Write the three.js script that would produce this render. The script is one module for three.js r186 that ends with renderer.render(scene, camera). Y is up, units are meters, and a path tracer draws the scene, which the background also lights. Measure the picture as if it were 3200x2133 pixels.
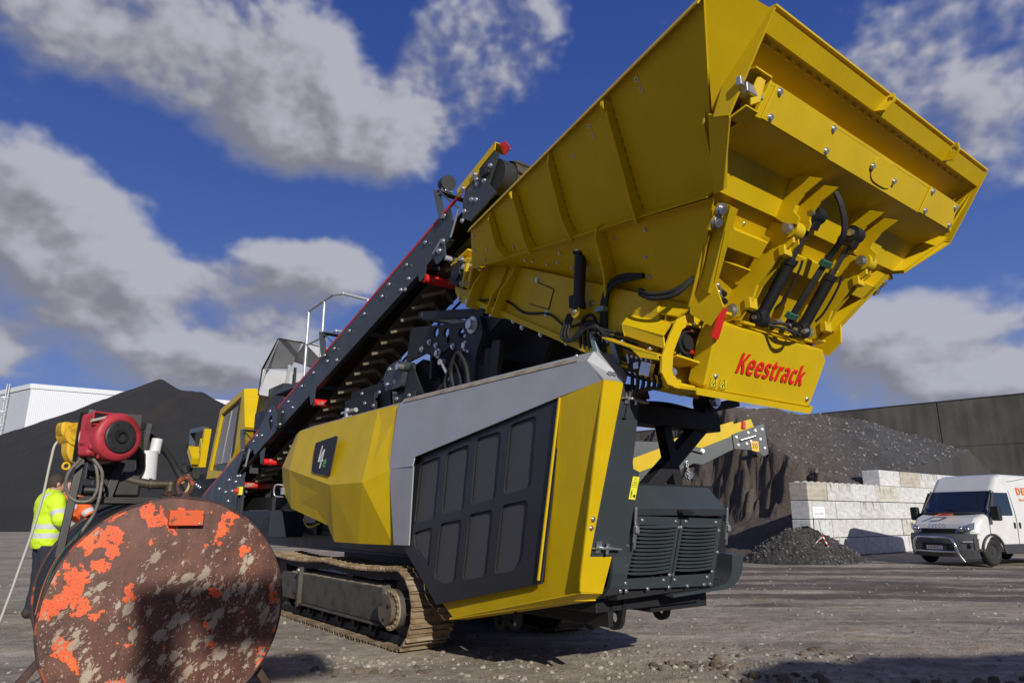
import * as THREE from 'three';
import { mergeGeometries } from 'three/addons/utils/BufferGeometryUtils.js';
import { RoundedBoxGeometry } from 'three/addons/geometries/RoundedBoxGeometry.js';
import { TextGeometry } from 'three/addons/geometries/TextGeometry.js';
import { FontLoader } from 'three/addons/loaders/FontLoader.js';

// ---------------------------------------------------------------- camera, sun, exposure
const scene = new THREE.Scene();
const camera = new THREE.PerspectiveCamera(53.13, 1024 / 682, 0.1, 2000);
camera.position.set(0, 1.25, 0);
camera.rotation.set(THREE.MathUtils.degToRad(14.295), 0, 0);
const renderer = new THREE.WebGLRenderer({ antialias: true });
renderer.toneMapping = THREE.LinearToneMapping;
renderer.toneMappingExposure = 1.0;
renderer.shadowMap.enabled = true;
const SUN = new THREE.Vector3(Math.sin(0.36) * Math.cos(0.40), Math.sin(0.40), Math.cos(0.36) * Math.cos(0.40));
const sun = new THREE.DirectionalLight(new THREE.Color(1.0, 0.955, 0.875), 4.3);
sun.position.copy(SUN).multiplyScalar(60); sun.target.position.set(0, 0, -8);
sun.position.add(sun.target.position);
sun.castShadow = true; sun.shadow.mapSize.set(4096, 4096);
Object.assign(sun.shadow.camera, { left: -40, right: 40, top: 40, bottom: -40, near: 1, far: 200 });
scene.add(sun, sun.target);

// ---------------------------------------------------------------- noise
function rng(seed) { let s = seed >>> 0; return () => { s = (s + 0x6D2B79F5) | 0; let t = Math.imul(s ^ (s >>> 15), 1 | s); t = (t + Math.imul(t ^ (t >>> 7), 61 | t)) ^ t; return ((t ^ (t >>> 14)) >>> 0) / 4294967296; }; }
const perm = new Uint8Array(512), gval = new Float32Array(256);
{ const r = rng(71), p = [...Array(256).keys()]; for (let i = 255; i > 0; i--) { const j = Math.floor(r() * (i + 1)); [p[i], p[j]] = [p[j], p[i]]; } for (let i = 0; i < 512; i++) perm[i] = p[i & 255]; for (let i = 0; i < 256; i++) gval[i] = r() * 2 - 1; }
const fade = t => t * t * t * (t * (t * 6 - 15) + 10);
const GX = new Float32Array(256), GY = new Float32Array(256); for (let i = 0; i < 256; i++) { GX[i] = Math.cos(gval[i] * 99); GY[i] = Math.sin(gval[i] * 99); }
function n2(x, y, px = 0, py = 0) {                     // gradient noise, period px, py when given
  let X = Math.floor(x), Y = Math.floor(y); const fx = x - X, fy = y - Y; let X1 = X + 1, Y1 = Y + 1;
  if (px) { X = ((X % px) + px) % px; X1 = ((X1 % px) + px) % px; Y = ((Y % py) + py) % py; Y1 = ((Y1 % py) + py) % py; }
  const a = perm[(perm[X & 255] + Y) & 255], b = perm[(perm[X1 & 255] + Y) & 255], c = perm[(perm[X & 255] + Y1) & 255], d = perm[(perm[X1 & 255] + Y1) & 255];
  const u = fade(fx), v = fade(fy);
  const p = GX[a] * fx + GY[a] * fy, q = GX[b] * (fx - 1) + GY[b] * fy, r = GX[c] * fx + GY[c] * (fy - 1), s = GX[d] * (fx - 1) + GY[d] * (fy - 1);
  return ((p + (q - p) * u) * (1 - v) + (r + (s - r) * u) * v) * 1.5;
}
function fbm(x, y, o = 4, per = 0) { let a = 0, w = 0.5; for (let i = 0; i < o; i++) { a += n2(x, y, per, per) * w; x *= 2; y *= 2; per *= 2; w *= 0.5; x += per ? 0 : 3.7; y += per ? 0 : 1.3; } return a; }
function n3(x, y, z) { const Z = Math.floor(z), f = fade(z - Z); const h0 = perm[Z & 255] * 1.37, h1 = perm[(Z + 1) & 255] * 1.37; return n2(x + h0, y + h0 * 0.7) * (1 - f) + n2(x + h1, y + h1 * 0.7) * f; }
const sstep = (a, b, x) => { const t = Math.min(1, Math.max(0, (x - a) / (b - a))); return t * t * (3 - 2 * t); };
const lerp = (a, b, t) => a + (b - a) * t;

// ---------------------------------------------------------------- sky: blue air with broken cumulus
{
  const W = 3072, H = 1536, data = new Float32Array(W * H * 4);
  const rad = Math.PI / 180;
  // cloud banks: azimuth, elevation, half widths (degrees), strength
  const banks = [[-28, 34, 11, 4.4, 0.85], [-38, 32.5, 6.5, 3, .5], [-17.5, 32.5, 7, 4.9, 1.1], [-11, 29.6, 3.6, 2.9, 1], [-20, 28.9, 4.9, 2.6, .8], [-37, 21.5, 5.6, 3.6, 1.1], [-34, 17.6, 6.4, 3.7, 1.1], [-29.7, 17.1, 2.9, 2, .6], [-34, 13.9, 3.9, 1.6, .6], [-16.5, 20.3, 4.8, 1.8, 1.2], [-20.4, 16.7, 4.3, 3.3, .9], [-14.6, 18.4, 3.4, 2.2, .7], [-25, 11.3, 6.4, 2.3, 1.7], [-37.6, 10.5, 1.5, 1.4, .9], [-1, 38, 7.5, 5, .5], [-5, 33, 3.3, 4, .22], [35.6, 30.5, 7.5, 5.2, .55], [38.4, 23.3, 3, 5.2, .42], [32, 11.7, 7.5, 3, 1.1], [28.6, 14, 4, 2.4, .8], [35, 8.5, 7, 1.6, .9], [14, 7, 5, 1.3, .7]];
  const gaps = [[-34, 27, 5.5, 1.9, .9], [-21.7, 23.5, 6, 1.9, 1.1], [-6.5, 23, 6.5, 4, 1.2], [5, 31, 4.5, 5, .8], [36.4, 18.6, 5, 2.6, .9], [26, 36, 2.6, 3, .8], [-26.5, 21.5, 2.6, 2, .8], [-13, 38.5, 2, 4.5, 1], [9.5, 38.5, 3, 8, .8], [-30, 7, 9, 1.0, .3], [22, 22, 5, 6, .6]];
  const r = rng(5);                                      // the same broken cloud all round
  for (let az = 52; az < 310; az += 9) for (const el of [9, 17, 27, 38, 52]) if (r() < 0.5) banks.push([az + r() * 9, el + r() * 5, 5 + r() * 5, 1.6 + r() * 3, 0.6 + r() * 0.5]);
  const bump = (L, az, el) => { let s = 0; for (const b of L) { let d = az - b[0]; if (d > 180) d -= 360; if (d < -180) d += 360; const x = d / b[2], y = (el - b[1]) / b[3]; const q = x * x + y * y; if (q < 5) s += b[4] * Math.exp(-q * 0.9); } return s; };
  const dens = (az, el) => {
    const x = az / 9, y = el / 6;
    const wx = fbm(x * 1.1 + 7, y * 1.1, 3) * 0.4, wy = fbm(x * 1.1, y * 1.1 + 9, 3) * 0.4;
    const c = Math.min(1.25, bump(banks, az + wx * 2.4, el + wy * 1.6)) - bump(gaps, az + wx * 2.4, el + wy * 1.6);
    return c * 1.05 + fbm(x * 1.3 + wx, y * 1.3 + wy, 4) * 0.62 + fbm(x * 5.2 + 3, y * 5.2 + wy, 5) * 0.3 - 0.24;
  };
  for (let j = 0; j < H; j++) {
    const el = ((j + 0.5) / H - 0.5) * 180;
    for (let i = 0; i < W; i++) {
      const k = (j * W + i) * 4; data[k + 3] = 1;
      if (el < -0.2) { data[k] = 0.16; data[k + 1] = 0.15; data[k + 2] = 0.14; continue; }
      const ph = ((i + 0.5) / W - 0.5) * 2 * Math.PI;    // atan2(z, x)
      let az = Math.atan2(Math.cos(ph), -Math.sin(ph)) / rad; // right of -z
      if (az < -180) az += 360;
      const e = Math.max(0, el), t1 = Math.exp(-e / 9), t2 = Math.exp(-e / 26);
      let R = 0.012 + 0.085 * t2 + 0.17 * t1, G = 0.028 + 0.2 * t2 + 0.15 * t1, B = 0.19 + 0.43 * t2 + 0.06 * t1;
      const d = el < 75 ? dens(az, el) : -1;
      if (d > -0.24) {
        const lit = sstep(-0.4, 0.5, d - dens(az + 1.7, el + 1.5));         // edges turned to the sun are brighter and crisper, bases greyer
        const a = sstep(-0.22, lerp(0.95, 0.42, lit), d), thick = sstep(0.2, 1.15, d);
        const s = lerp(0.26, 0.45, lit) - 0.05 * thick * (1 - lit);
        R = lerp(R, s * 0.98, a * 0.97); G = lerp(G, s, a * 0.97); B = lerp(B, s * 1.13 + 0.012, a * 0.97);
      }
      data[k] = R; data[k + 1] = G; data[k + 2] = B;
    }
  }
  const sky = new THREE.DataTexture(data, W, H, THREE.RGBAFormat, THREE.FloatType);
  sky.mapping = THREE.EquirectangularReflectionMapping; sky.magFilter = THREE.LinearFilter; sky.colorSpace = THREE.LinearSRGBColorSpace; sky.needsUpdate = true;
  scene.background = sky; scene.environment = sky;
}

// ---------------------------------------------------------------- geometry helpers
const V3 = (x, y, z) => new THREE.Vector3(x, y, z);
const vv = p => p.isVector3 ? p.clone() : V3(p[0], p[1], p[2]);
function clean(g) { const o = g.index ? g.toNonIndexed() : g.clone(); for (const k of Object.keys(o.attributes)) if (k !== 'position' && k !== 'normal') o.deleteAttribute(k); if (!o.attributes.normal) o.computeVertexNormals(); o.groups = []; o.clearGroups(); return o; }
function boxUV(g) {
  const p = g.attributes.position, n = g.attributes.normal, uv = new Float32Array(p.count * 2);
  for (let i = 0; i < p.count; i += 3) {
    let ax = 0, ay = 0, az = 0; for (let k = 0; k < 3 && i + k < p.count; k++) { ax += Math.abs(n.getX(i + k)); ay += Math.abs(n.getY(i + k)); az += Math.abs(n.getZ(i + k)); }
    for (let k = 0; k < 3 && i + k < p.count; k++) {
      const x = p.getX(i + k), y = p.getY(i + k), z = p.getZ(i + k), q = (i + k) * 2;
      if (ax >= ay && ax >= az) { uv[q] = z; uv[q + 1] = y; } else if (ay >= az) { uv[q] = x; uv[q + 1] = z; } else { uv[q] = x; uv[q + 1] = y; }
    }
  }
  g.setAttribute('uv', new THREE.BufferAttribute(uv, 2)); return g;
}
function join(list) { const L = (Array.isArray(list) ? list : [list]).map(clean); return boxUV(L.length > 1 ? mergeGeometries(L) : L[0]); }
function mk(name, geos, mat, parent = scene, label) { const m = new THREE.Mesh(join(geos), mat); m.name = name; parent.add(m); if (label) m.userData.label = label; return m; }
function box(cx, cy, cz, sx, sy, sz, r = 0.006, rot) {
  const m = Math.min(sx, sy, sz); const g = r > 0 && m > 0.012 ? new RoundedBoxGeometry(sx, sy, sz, 1, Math.min(r, m * 0.3)) : new THREE.BoxGeometry(sx, sy, sz);
  if (rot) { g.rotateX(rot[0]); g.rotateY(rot[1]); g.rotateZ(rot[2]); } g.translate(cx, cy, cz); return g;
}
function frame(p, q, up) { p = vv(p); q = vv(q); const z = q.clone().sub(p), L = z.length(); z.normalize(); let u = up ? vv(up) : V3(0, 1, 0); if (Math.abs(u.dot(z)) > 0.98) u = V3(1, 0, 0.02); const x = u.clone().cross(z).normalize(), y = z.clone().cross(x); return [new THREE.Matrix4().makeBasis(x, y, z).setPosition(p.add(q).multiplyScalar(0.5)), L]; }
function bar(p, q, w, h, up, r = 0.006) { const [m, L] = frame(p, q, up); const g = Math.min(w, h) > 0.012 && r > 0 ? new RoundedBoxGeometry(w, h, L, 1, Math.min(r, Math.min(w, h) * 0.3)) : new THREE.BoxGeometry(w, h, L); return g.applyMatrix4(m); }
function cyl(p, q, r, r2 = r, seg = 16) { const [m, L] = frame(p, q); return new THREE.CylinderGeometry(r2, r, L, seg).rotateX(Math.PI / 2).applyMatrix4(m); }
function ring(p, q, r, ri, seg = 24) { const [m, L] = frame(p, q); const s = new THREE.Shape(); s.absarc(0, 0, r, 0, Math.PI * 2); const h = new THREE.Path(); h.absarc(0, 0, ri, 0, Math.PI * 2, true); s.holes.push(h); return new THREE.ExtrudeGeometry(s, { depth: L, bevelEnabled: false, curveSegments: seg }).translate(0, 0, -L / 2).applyMatrix4(m); }
function tube(pts, r, seg = 8, n = 0) { const c = new THREE.CatmullRomCurve3(pts.map(vv), false, 'centripetal'); return new THREE.TubeGeometry(c, n || Math.max(8, pts.length * 8), r, seg, false); }
function pipe(pts, r, seg = 10) { const L = []; for (let i = 0; i + 1 < pts.length; i++) { L.push(cyl(pts[i], pts[i + 1], r, r, seg)); if (i) L.push(new THREE.SphereGeometry(r, seg, 6).translate(...vv(pts[i]).toArray())); } return L; }
// a plate from a planar outline in space, t thick towards dir
function slab(pts, t, dir, holes = [], bevel = 0) {
  const P = pts.map(vv), n = V3(0, 0, 0);
  for (let i = 0; i < P.length; i++) { const a = P[i], b = P[(i + 1) % P.length]; n.x += (a.y - b.y) * (a.z + b.z); n.y += (a.z - b.z) * (a.x + b.x); n.z += (a.x - b.x) * (a.y + b.y); }
  n.normalize(); const d = vv(dir); if (n.dot(d) < 0) n.negate();
  const o = P[0], ex = P[1].clone().sub(o); ex.addScaledVector(n, -ex.dot(n)).normalize(); const ey = n.clone().cross(ex);
  const to = p => { const q = vv(p).sub(o); return new THREE.Vector2(q.dot(ex), q.dot(ey)); };
  const s = new THREE.Shape(P.map(to)); for (const h of holes) s.holes.push(new THREE.Path(h.map(to)));
  const g = new THREE.ExtrudeGeometry(s, { depth: t - 2 * bevel, bevelEnabled: bevel > 0, bevelSize: bevel, bevelThickness: bevel, bevelOffset: -bevel, bevelSegments: 1, curveSegments: 6 }).translate(0, 0, bevel);
  return g.applyMatrix4(new THREE.Matrix4().makeBasis(ex, ey, n).setPosition(o));
}
// outline in the x-y plane of a part, extruded from z0 to z1
const prism = (pts, z0, z1, holes = [], bevel = 0) => slab(pts.map(p => [p[0], p[1], z0]), z1 - z0, [0, 0, 1], holes.map(h => h.map(p => [p[0], p[1], z0])), bevel);
const circ = (x, y, r, n = 14) => [...Array(n).keys()].map(i => [x + r * Math.cos(i / n * 6.2832), y + r * Math.sin(i / n * 6.2832)]);
function roundPoly(pts, r, n = 4) { const out = []; const N = pts.length; for (let i = 0; i < N; i++) { const a = new THREE.Vector2(...pts[(i + N - 1) % N]), b = new THREE.Vector2(...pts[i]), c = new THREE.Vector2(...pts[(i + 1) % N]); const d1 = a.clone().sub(b), d2 = c.clone().sub(b); const rr = Math.min(r, d1.length() * 0.45, d2.length() * 0.45); const p = b.clone().addScaledVector(d1.normalize(), rr), q = b.clone().addScaledVector(d2.normalize(), rr); for (let k = 0; k <= n; k++) { const t = k / n; out.push([(1 - t) * (1 - t) * p.x + 2 * t * (1 - t) * b.x + t * t * q.x, (1 - t) * (1 - t) * p.y + 2 * t * (1 - t) * b.y + t * t * q.y]); } } return out; }

// ---------------------------------------------------------------- textures and materials
function tex(w, h, fn, srgb = true, rep = 1, bytes = 4) {
  const d = new Uint8Array(w * h * 4), o = [0, 0, 0, 255];
  for (let j = 0; j < h; j++) for (let i = 0; i < w; i++) { o[3] = 255; fn(i / w, j / h, o, i, j); const k = (j * w + i) * 4; d[k] = Math.max(0, Math.min(255, o[0])); d[k + 1] = Math.max(0, Math.min(255, o[1])); d[k + 2] = Math.max(0, Math.min(255, o[2])); d[k + 3] = o[3]; }
  const t = new THREE.DataTexture(d, w, h); t.wrapS = t.wrapT = THREE.RepeatWrapping; t.magFilter = THREE.LinearFilter; t.minFilter = THREE.LinearMipmapLinearFilter; t.generateMipmaps = true; t.repeat.set(rep, rep); if (srgb) t.colorSpace = THREE.SRGBColorSpace; t.needsUpdate = true; return t;
}
const clone = (t, rep) => { const c = t.clone(); c.repeat.set(rep, rep); c.needsUpdate = true; return c; };
// faint dust, rain streaks and specks on painted steel (multiplied with the paint's colour)
const grime = tex(1024, 1024, (u, v, o) => {
  const n = fbm(u * 6, v * 6, 4, 6), s = fbm(u * 60, v * 5, 3, 5), f = n2(u * 190, v * 190, 190, 190), st = n2(u * 90, v * 6, 90, 6);
  let k = 244 + n * 12 + s * 4; if (f > 0.66) k -= 22 * (f - 0.5);
  o[0] = k; o[1] = k - 1; o[2] = k - 3 + n * 6;
}, true, 0.6);
const grimeRough = tex(512, 512, (u, v, o) => { const n = fbm(u * 7 + .3, v * 7, 5, 7), s = fbm(u * 50, v * 4, 3, 4); o[0] = o[1] = o[2] = 205 + n * 60 + s * 12; }, false, 0.6);
// brushed dirt, heavier
const dirtTex = tex(512, 512, (u, v, o) => { const n = fbm(u * 8, v * 8, 5, 8), f = n2(u * 120, v * 120, 120, 120); const d = sstep(-0.1, 0.5, n + 0.2 * f); o[0] = lerp(205, 255, 1 - d) - f * 10; o[1] = lerp(190, 250, 1 - d) - f * 10; o[2] = lerp(165, 242, 1 - d) - f * 10; }, true, 0.8);
const lin = (r, g, b) => new THREE.Color().setRGB(r, g, b);
const std = (c, rough, o = {}) => new THREE.MeshStandardMaterial({ color: c, roughness: rough, metalness: 0, ...o });
const paint = (c, rough = 0.42, o = {}) => new THREE.MeshPhysicalMaterial({ color: c, roughness: rough, map: grime, roughnessMap: grimeRough, ...o });
const M = {
  yellow: paint(lin(0.66, 0.455, 0.0075), 0.5, { specularIntensity: 0.45 }),
  dark: paint(lin(0.043, 0.053, 0.06), 0.52),
  darkblue: paint(lin(0.026, 0.03, 0.04), 0.6, { specularIntensity: 0.5 }),
  grey: paint(lin(0.35, 0.365, 0.395), 0.5),
  black: std(lin(0.012, 0.012, 0.013), 0.6, { map: grime }),
  grille: paint(lin(0.028, 0.029, 0.033), 0.55),
  rubber: std(lin(0.02, 0.02, 0.021), 0.75, { map: dirtTex }),
  belt: std(lin(0.07, 0.06, 0.045), 0.85, { map: dirtTex }),
  red: paint(lin(0.6, 0.018, 0.012), 0.45),
  zinc: std(lin(0.55, 0.56, 0.57), 0.38, { metalness: 0.85, roughnessMap: grimeRough }),
  galv: std(lin(0.6, 0.61, 0.62), 0.42, { metalness: 0.55, map: grime }),
  shoe: std(lin(0.2, 0.15, 0.095), 0.8, { map: dirtTex }),
  shoeDusty: std(lin(0.3, 0.245, 0.18), 0.9, { map: dirtTex }),
  frameDirty: std(lin(0.075, 0.07, 0.062), 0.75, { map: dirtTex }),
  dust: std(lin(0.33, 0.265, 0.19), 0.95, { map: dirtTex }),
  chrome: std(lin(0.7, 0.7, 0.7), 0.15, { metalness: 1 }),
  white: paint(lin(0.75, 0.75, 0.73), 0.4),
};
const boltGeo = join([new THREE.CylinderGeometry(1, 1, 0.75, 6).translate(0, 0.62, 0), new THREE.CylinderGeometry(1.45, 1.5, 0.25, 10).translate(0, 0.125, 0)]);
const domeGeo = join([new THREE.SphereGeometry(1, 10, 5, 0, 6.2832, 0, 1.5708).scale(1, 0.75, 1)]);
function bolt(parent, p, dir, r = 0.014, geo = boltGeo, mat = M.zinc) { const b = new THREE.Mesh(geo, mat); b.name = 'bolt'; b.position.set(p[0], p[1], p[2]); b.quaternion.setFromUnitVectors(V3(0, 1, 0), vv(dir).normalize()); b.scale.setScalar(r); parent.add(b); return b; }
const used = {};
function numbered(n) { used[n] = (used[n] ?? -1) + 1; return used[n] ? n + '_' + String(used[n]).padStart(3, '0') : n; }
function tag(o, label, category, group) { o.name = numbered(o.name); o.userData.label = label; o.userData.category = category; if (group) o.userData.group = group; return o; }
function thing(name, label, category, pos = [0, 0, 0], turn = 0, group) { const o = new THREE.Group(); o.name = name; o.position.set(...pos); o.rotation.y = turn; scene.add(o); return tag(o, label, category, group); }
function structure(o) { o.userData.kind = 'structure'; return o; }
function canvasTex(w, h, draw) { const c = document.createElement('canvas'); c.width = w; c.height = h; const x = c.getContext('2d'); draw(x, w, h); const t = new THREE.CanvasTexture(c); t.colorSpace = THREE.SRGBColorSpace; t.needsUpdate = true; return t; }
// a printed sheet: four corners (bl, br, tr, tl)
function sheet(name, q, t, parent, rough = 0.5) {
  const g = new THREE.BufferGeometry(); const P = q.map(vv); const pos = [], uv = [0, 0, 1, 0, 1, 1, 0, 0, 1, 1, 0, 1];
  for (const i of [0, 1, 2, 0, 2, 3]) pos.push(P[i].x, P[i].y, P[i].z);
  g.setAttribute('position', new THREE.Float32BufferAttribute(pos, 3)); g.setAttribute('uv', new THREE.Float32BufferAttribute(uv, 2)); g.computeVertexNormals();
  const m = new THREE.Mesh(g, std(0xffffff, rough, { map: t, side: THREE.DoubleSide })); m.name = name; parent.add(m); return m;
}
const fontBold = await new FontLoader().loadAsync('fonts/droid/droid_sans_bold.typeface.json');
const fontReg = await new FontLoader().loadAsync('fonts/droid/droid_sans_regular.typeface.json');
function textGeo(s, size, depth, font = fontBold) { const g = new TextGeometry(s, { font, size, depth, curveSegments: 5, bevelEnabled: false }); g.computeBoundingBox(); return g; }
// ================================================================ the crusher (local axes: x forward along the machine, y up, z across, away from the camera)
const CR = thing('mobile_crusher', 'large yellow and anthracite tracked crusher with raised hopper, filling the middle of the yard', 'crusher', [-1.064, 0, -6.91], THREE.MathUtils.degToRad(127.5));
const mir = p => [p[0], p[1], 2.4 - p[2]];
const IN_ = V3(0, 0, 1); const IN = [0, 0, 1], OUT = [0, 0, -1];
{ // ---- front yellow side cover with folded facets
  const q = { TL: [3.13, 2.375, .05], TLo: [3.55, 2.37, .16], Lm: [3.71, 1.92, .05], L2: [2.999, 1.839, -.1], BL: [3.08, 1.341, 0], rt: [3.59, 1.57, .05], b1: [1.839, 1.137, 0], b2: [1.624, .955, 0], f: [1.471, 1.589, -.16], f2: [.634, 1.587, -.16], f2b: [.95, .957, -.02], f2t: [.716, 2.388, .03], Rb: [.264, .961, .04], Rm: [.228, 1.7, -.05], Rt: [.287, 2.388, .06] };
  const facets = [['TL', 'L2', 'f', 'f2', 'f2t'], ['f2t', 'f2', 'Rm', 'Rt'], ['L2', 'BL', 'b1', 'f'], ['f', 'b1', 'b2', 'f2b', 'f2'], ['f2', 'f2b', 'Rb', 'Rm'], ['TL', 'TLo', 'Lm', 'L2'], ['L2', 'Lm', 'rt', 'BL']];
  const tri = (P) => { const g = new THREE.BufferGeometry(), pos = []; for (let i = 1; i + 1 < P.length; i++) for (const k of [0, i, i + 1]) pos.push(...P[k]); g.setAttribute('position', new THREE.Float32BufferAttribute(pos, 3)); g.computeVertexNormals(); return g; };
  const shell = fs => { const L = []; for (const F of fs) { const P = F.map(k => q[k]), B = P.map(p => [p[0], p[1], p[2] + .014]); L.push(tri(P), tri([...B].reverse())); for (let i = 0; i < P.length; i++) { const j = (i + 1) % P.length; L.push(tri([P[j], P[i], B[i], B[j]])); } } return L; };
  const cover = mk('side_cover', shell(facets), M.yellow, CR, 'yellow folded side cover with a dark model badge');
  mk('top_edge', [slab([q.TL, q.f2t, q.Rt, [.287, 2.45, .16], [3.0, 2.44, .16]], .012, [0, -1, 0])], M.dust, cover);
  mk('rim', [bar([.262, .97, .05], [.225, 1.7, -.04], .02, .012, IN), bar([.225, 1.7, -.04], [.285, 2.385, .065], .02, .012, IN)], M.yellow, cover);
  const han = mk('handle', [tube([[3.55, 1.66, .03], [3.6, 1.66, -.06], [3.6, 1.52, -.06], [3.52, 1.5, .03]], .012), box(3.52, 1.58, .02, .08, .1, .04)], M.zinc, cover);
  // badge
  const n = V3(-.0, .13, -1).normalize();
  const bp = [[2.235, 2.131, -.066], [1.441, 2.137, -.066], [1.454, 1.655, -.16], [2.157, 1.773, -.13]];
  const o = V3(1.83, 1.93, -.108), ex = V3(-1, 0, -.035).normalize(), ey = n.clone().cross(ex).negate();
  if (ey.y < 0) ey.negate();
  const nn = ex.clone().cross(ey); // towards the viewer
  const mat4 = new THREE.Matrix4().makeBasis(ex, ey, nn).setPosition(o.clone().addScaledVector(nn, .004));
  const shp = (pts, d, z) => new THREE.ExtrudeGeometry(new THREE.Shape(pts.map(p => new THREE.Vector2(...p))), { depth: d, bevelEnabled: false }).translate(0, 0, z).applyMatrix4(mat4);
  const outline = roundPoly([[-.37, .20], [.36, .23], [.34, -.24], [-.30, -.17]], .06, 4);
  const badge = mk('model_badge', shp(outline, .01, 0), M.black, cover, 'dark badge reading I4e in white and green');
  const strokes = [[[-.09, .14], [-.065, .14], [-.105, -.03], [-.13, -.03]], [[-.13, -.03], [.03, -.03], [.026, -.055], [-.136, -.055]], [[-.105, -.03], [-.075, -.03], [.02, .09], [-.005, .09]], [[.0, .09], [.03, .09], [-.018, -.135], [-.048, -.135]]];
  mk('lettering', strokes.map(s => shp(s, .003, .0115)), std(lin(.75, .75, .75), .5), badge);
  const e = textGeo('e', .125, .003); e.translate(.055, -.13, .0115); mk('lettering', e.applyMatrix4(mat4), std(lin(.09, .36, .13), .5), badge);
}
{ // ---- grey cover
  const up = [[.255, 1.71, -.05], [.27, 2.38, .05], [-2.61, 2.345, .03], [-2.80, 2.172, 0], [-2.345, 2.112, .004], [-.24, 1.797, -.02], [-.225, 1.71, -.035]];
  const lo = [[.255, 1.71, -.05], [-.225, 1.71, -.035], [-.12, .972, .0], [.168, .968, .0]];
  const g = mk('grey_cover', [slab(up, .014, IN), slab(lo, .014, IN), slab([[.27, 2.38, .05], [-2.61, 2.345, .03], [-2.63, 2.415, .08], [.26, 2.45, .1]], .01, [0, -.2, 1]), slab([[.26, 2.45, .1], [-2.63, 2.415, .08], [-2.62, 2.43, .5], [.26, 2.46, .5]], .01, [0, -1, 0]), slab([[-2.61, 2.345, .03], [-2.63, 2.415, .08], [-2.80, 2.178, .225]], .012, [1, 0, 0]), slab([[-2.61, 2.345, .03], [-2.80, 2.178, .225], [-2.803, 2.172, 0]], .012, [1, 0, 0]), slab([[-2.63, 2.415, .08], [-2.80, 2.178, .225], [-2.62, 2.43, .5]], .012, [1, -.3, 0])], M.grey, CR, 'light grey upper side cover with dusty top edge');
  bolt(g, [-2.755, 2.235, .11], [-1, .7, -.2], .013); bolt(g, [-2.755, 2.235, .155], [-1, .7, -.2], .013);
  mk('dirt_strip', slab([[.2, 2.395, .052], [-2.5, 2.357, .034], [-2.5, 2.395, .062], [.2, 2.44, .09]], .003, OUT), std(lin(.3, .27, .23), .95, { map: dirtTex }), g);
}
{ // ---- dark ventilation panel with eight perforated windows
  const outl = [[-.12, 1.86], [-2.36, 2.14], [-2.07, .765], [-.614, .486], [.03, .958], [-.04, 1.0]];
  const W = [[[-.26, 1.74], [-.63, 1.79], [-.55, 1.22], [-.17, 1.18]], [[-.73, 1.81], [-1.11, 1.86], [-1.03, 1.3], [-.66, 1.26]], [[-1.2, 1.9], [-1.58, 1.93], [-1.5, 1.39], [-1.13, 1.33]], [[-1.69, 1.97], [-2.04, 2.01], [-1.96, 1.46], [-1.6, 1.41]], [[-.16, 1.09], [-.52, 1.15], [-.47, .78], [-.2, .95]], [[-.64, 1.18], [-1.01, 1.22], [-.92, .7], [-.67, .66], [-.56, .7]], [[-1.11, 1.26], [-1.47, 1.3], [-1.38, .78], [-1.02, .71]], [[-1.58, 1.33], [-1.93, 1.37], [-1.85, .93], [-1.75, .84], [-1.48, .79]]];
  const win = W.map(w => roundPoly(w, .055, 3));
  const p = mk('grille_panel', [prism(outl, .022, .04, win)], M.grille, CR, 'dark ventilation panel with eight perforated windows');
  const meshMat = std(lin(.075, .076, .08), .5, { metalness: .2 });
  const clip = (poly, a, b) => { let t0 = 0, t1 = 1; const cx = poly.reduce((s, q) => s + q[0], 0) / poly.length, cy = poly.reduce((s, q) => s + q[1], 0) / poly.length; for (let i = 0; i < poly.length; i++) { const p0 = poly[i], p1 = poly[(i + 1) % poly.length]; let nx = p1[1] - p0[1], ny = p0[0] - p1[0]; if (nx * (cx - p0[0]) + ny * (cy - p0[1]) < 0) { nx = -nx; ny = -ny; } const da = nx * (a[0] - p0[0]) + ny * (a[1] - p0[1]), db = nx * (b[0] - p0[0]) + ny * (b[1] - p0[1]); if (da < 0 && db < 0) return null; if (da < 0) t0 = Math.max(t0, da / (da - db)); else if (db < 0) t1 = Math.min(t1, da / (da - db)); } return t0 < t1 - 1e-4 ? [[lerp(a[0], b[0], t0), lerp(a[1], b[1], t0)], [lerp(a[0], b[0], t1), lerp(a[1], b[1], t1)]] : null; };
  for (const w of W) {
    const xs = w.map(q => q[0]), ys = w.map(q => q[1]), x0 = Math.min(...xs), x1 = Math.max(...xs), y0 = Math.min(...ys), y1 = Math.max(...ys), L = [];
    for (const s of [1, -1]) for (let c = -3; c < 3; c += .021) { const a = [x0, y0 + c], b = [x1, y0 + c + s * 1.75 * (x1 - x0)]; const k = clip(w, a, b); if (k) L.push(bar([...k[0], s > 0 ? .046 : .0485], [...k[1], s > 0 ? .046 : .0485], .0075, .003, IN, 0)); }
    const m = mk('mesh_screen', L, meshMat, p); m.userData.kind = 'stuff';
  }
  // radiator core and fans behind the screens
  mk('radiator', [box(-1.2, 1.35, .34, 2.0, 1.0, .08), ...[...Array(30).keys()].map(i => box(-.25 - i * .066, 1.35, .29, .012, .98, .03, 0))], std(lin(.05, .05, .05), .5, { metalness: .5 }), CR);
  mk('engine_bay', [box(-1.15, 1.3, .5, 2.3, 1.7, .05), box(-.0, 1.6, .3, .05, 1.3, .5), box(-1.1, 2.3, .4, 2.4, .05, .6)], M.black, CR); mk('engine_block', [box(-1.2, 1.0, 1.2, 2.2, .7, 1.5), box(.1, 1.5, 1.3, .9, 1.2, 1.2)], M.black, CR);
}
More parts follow.
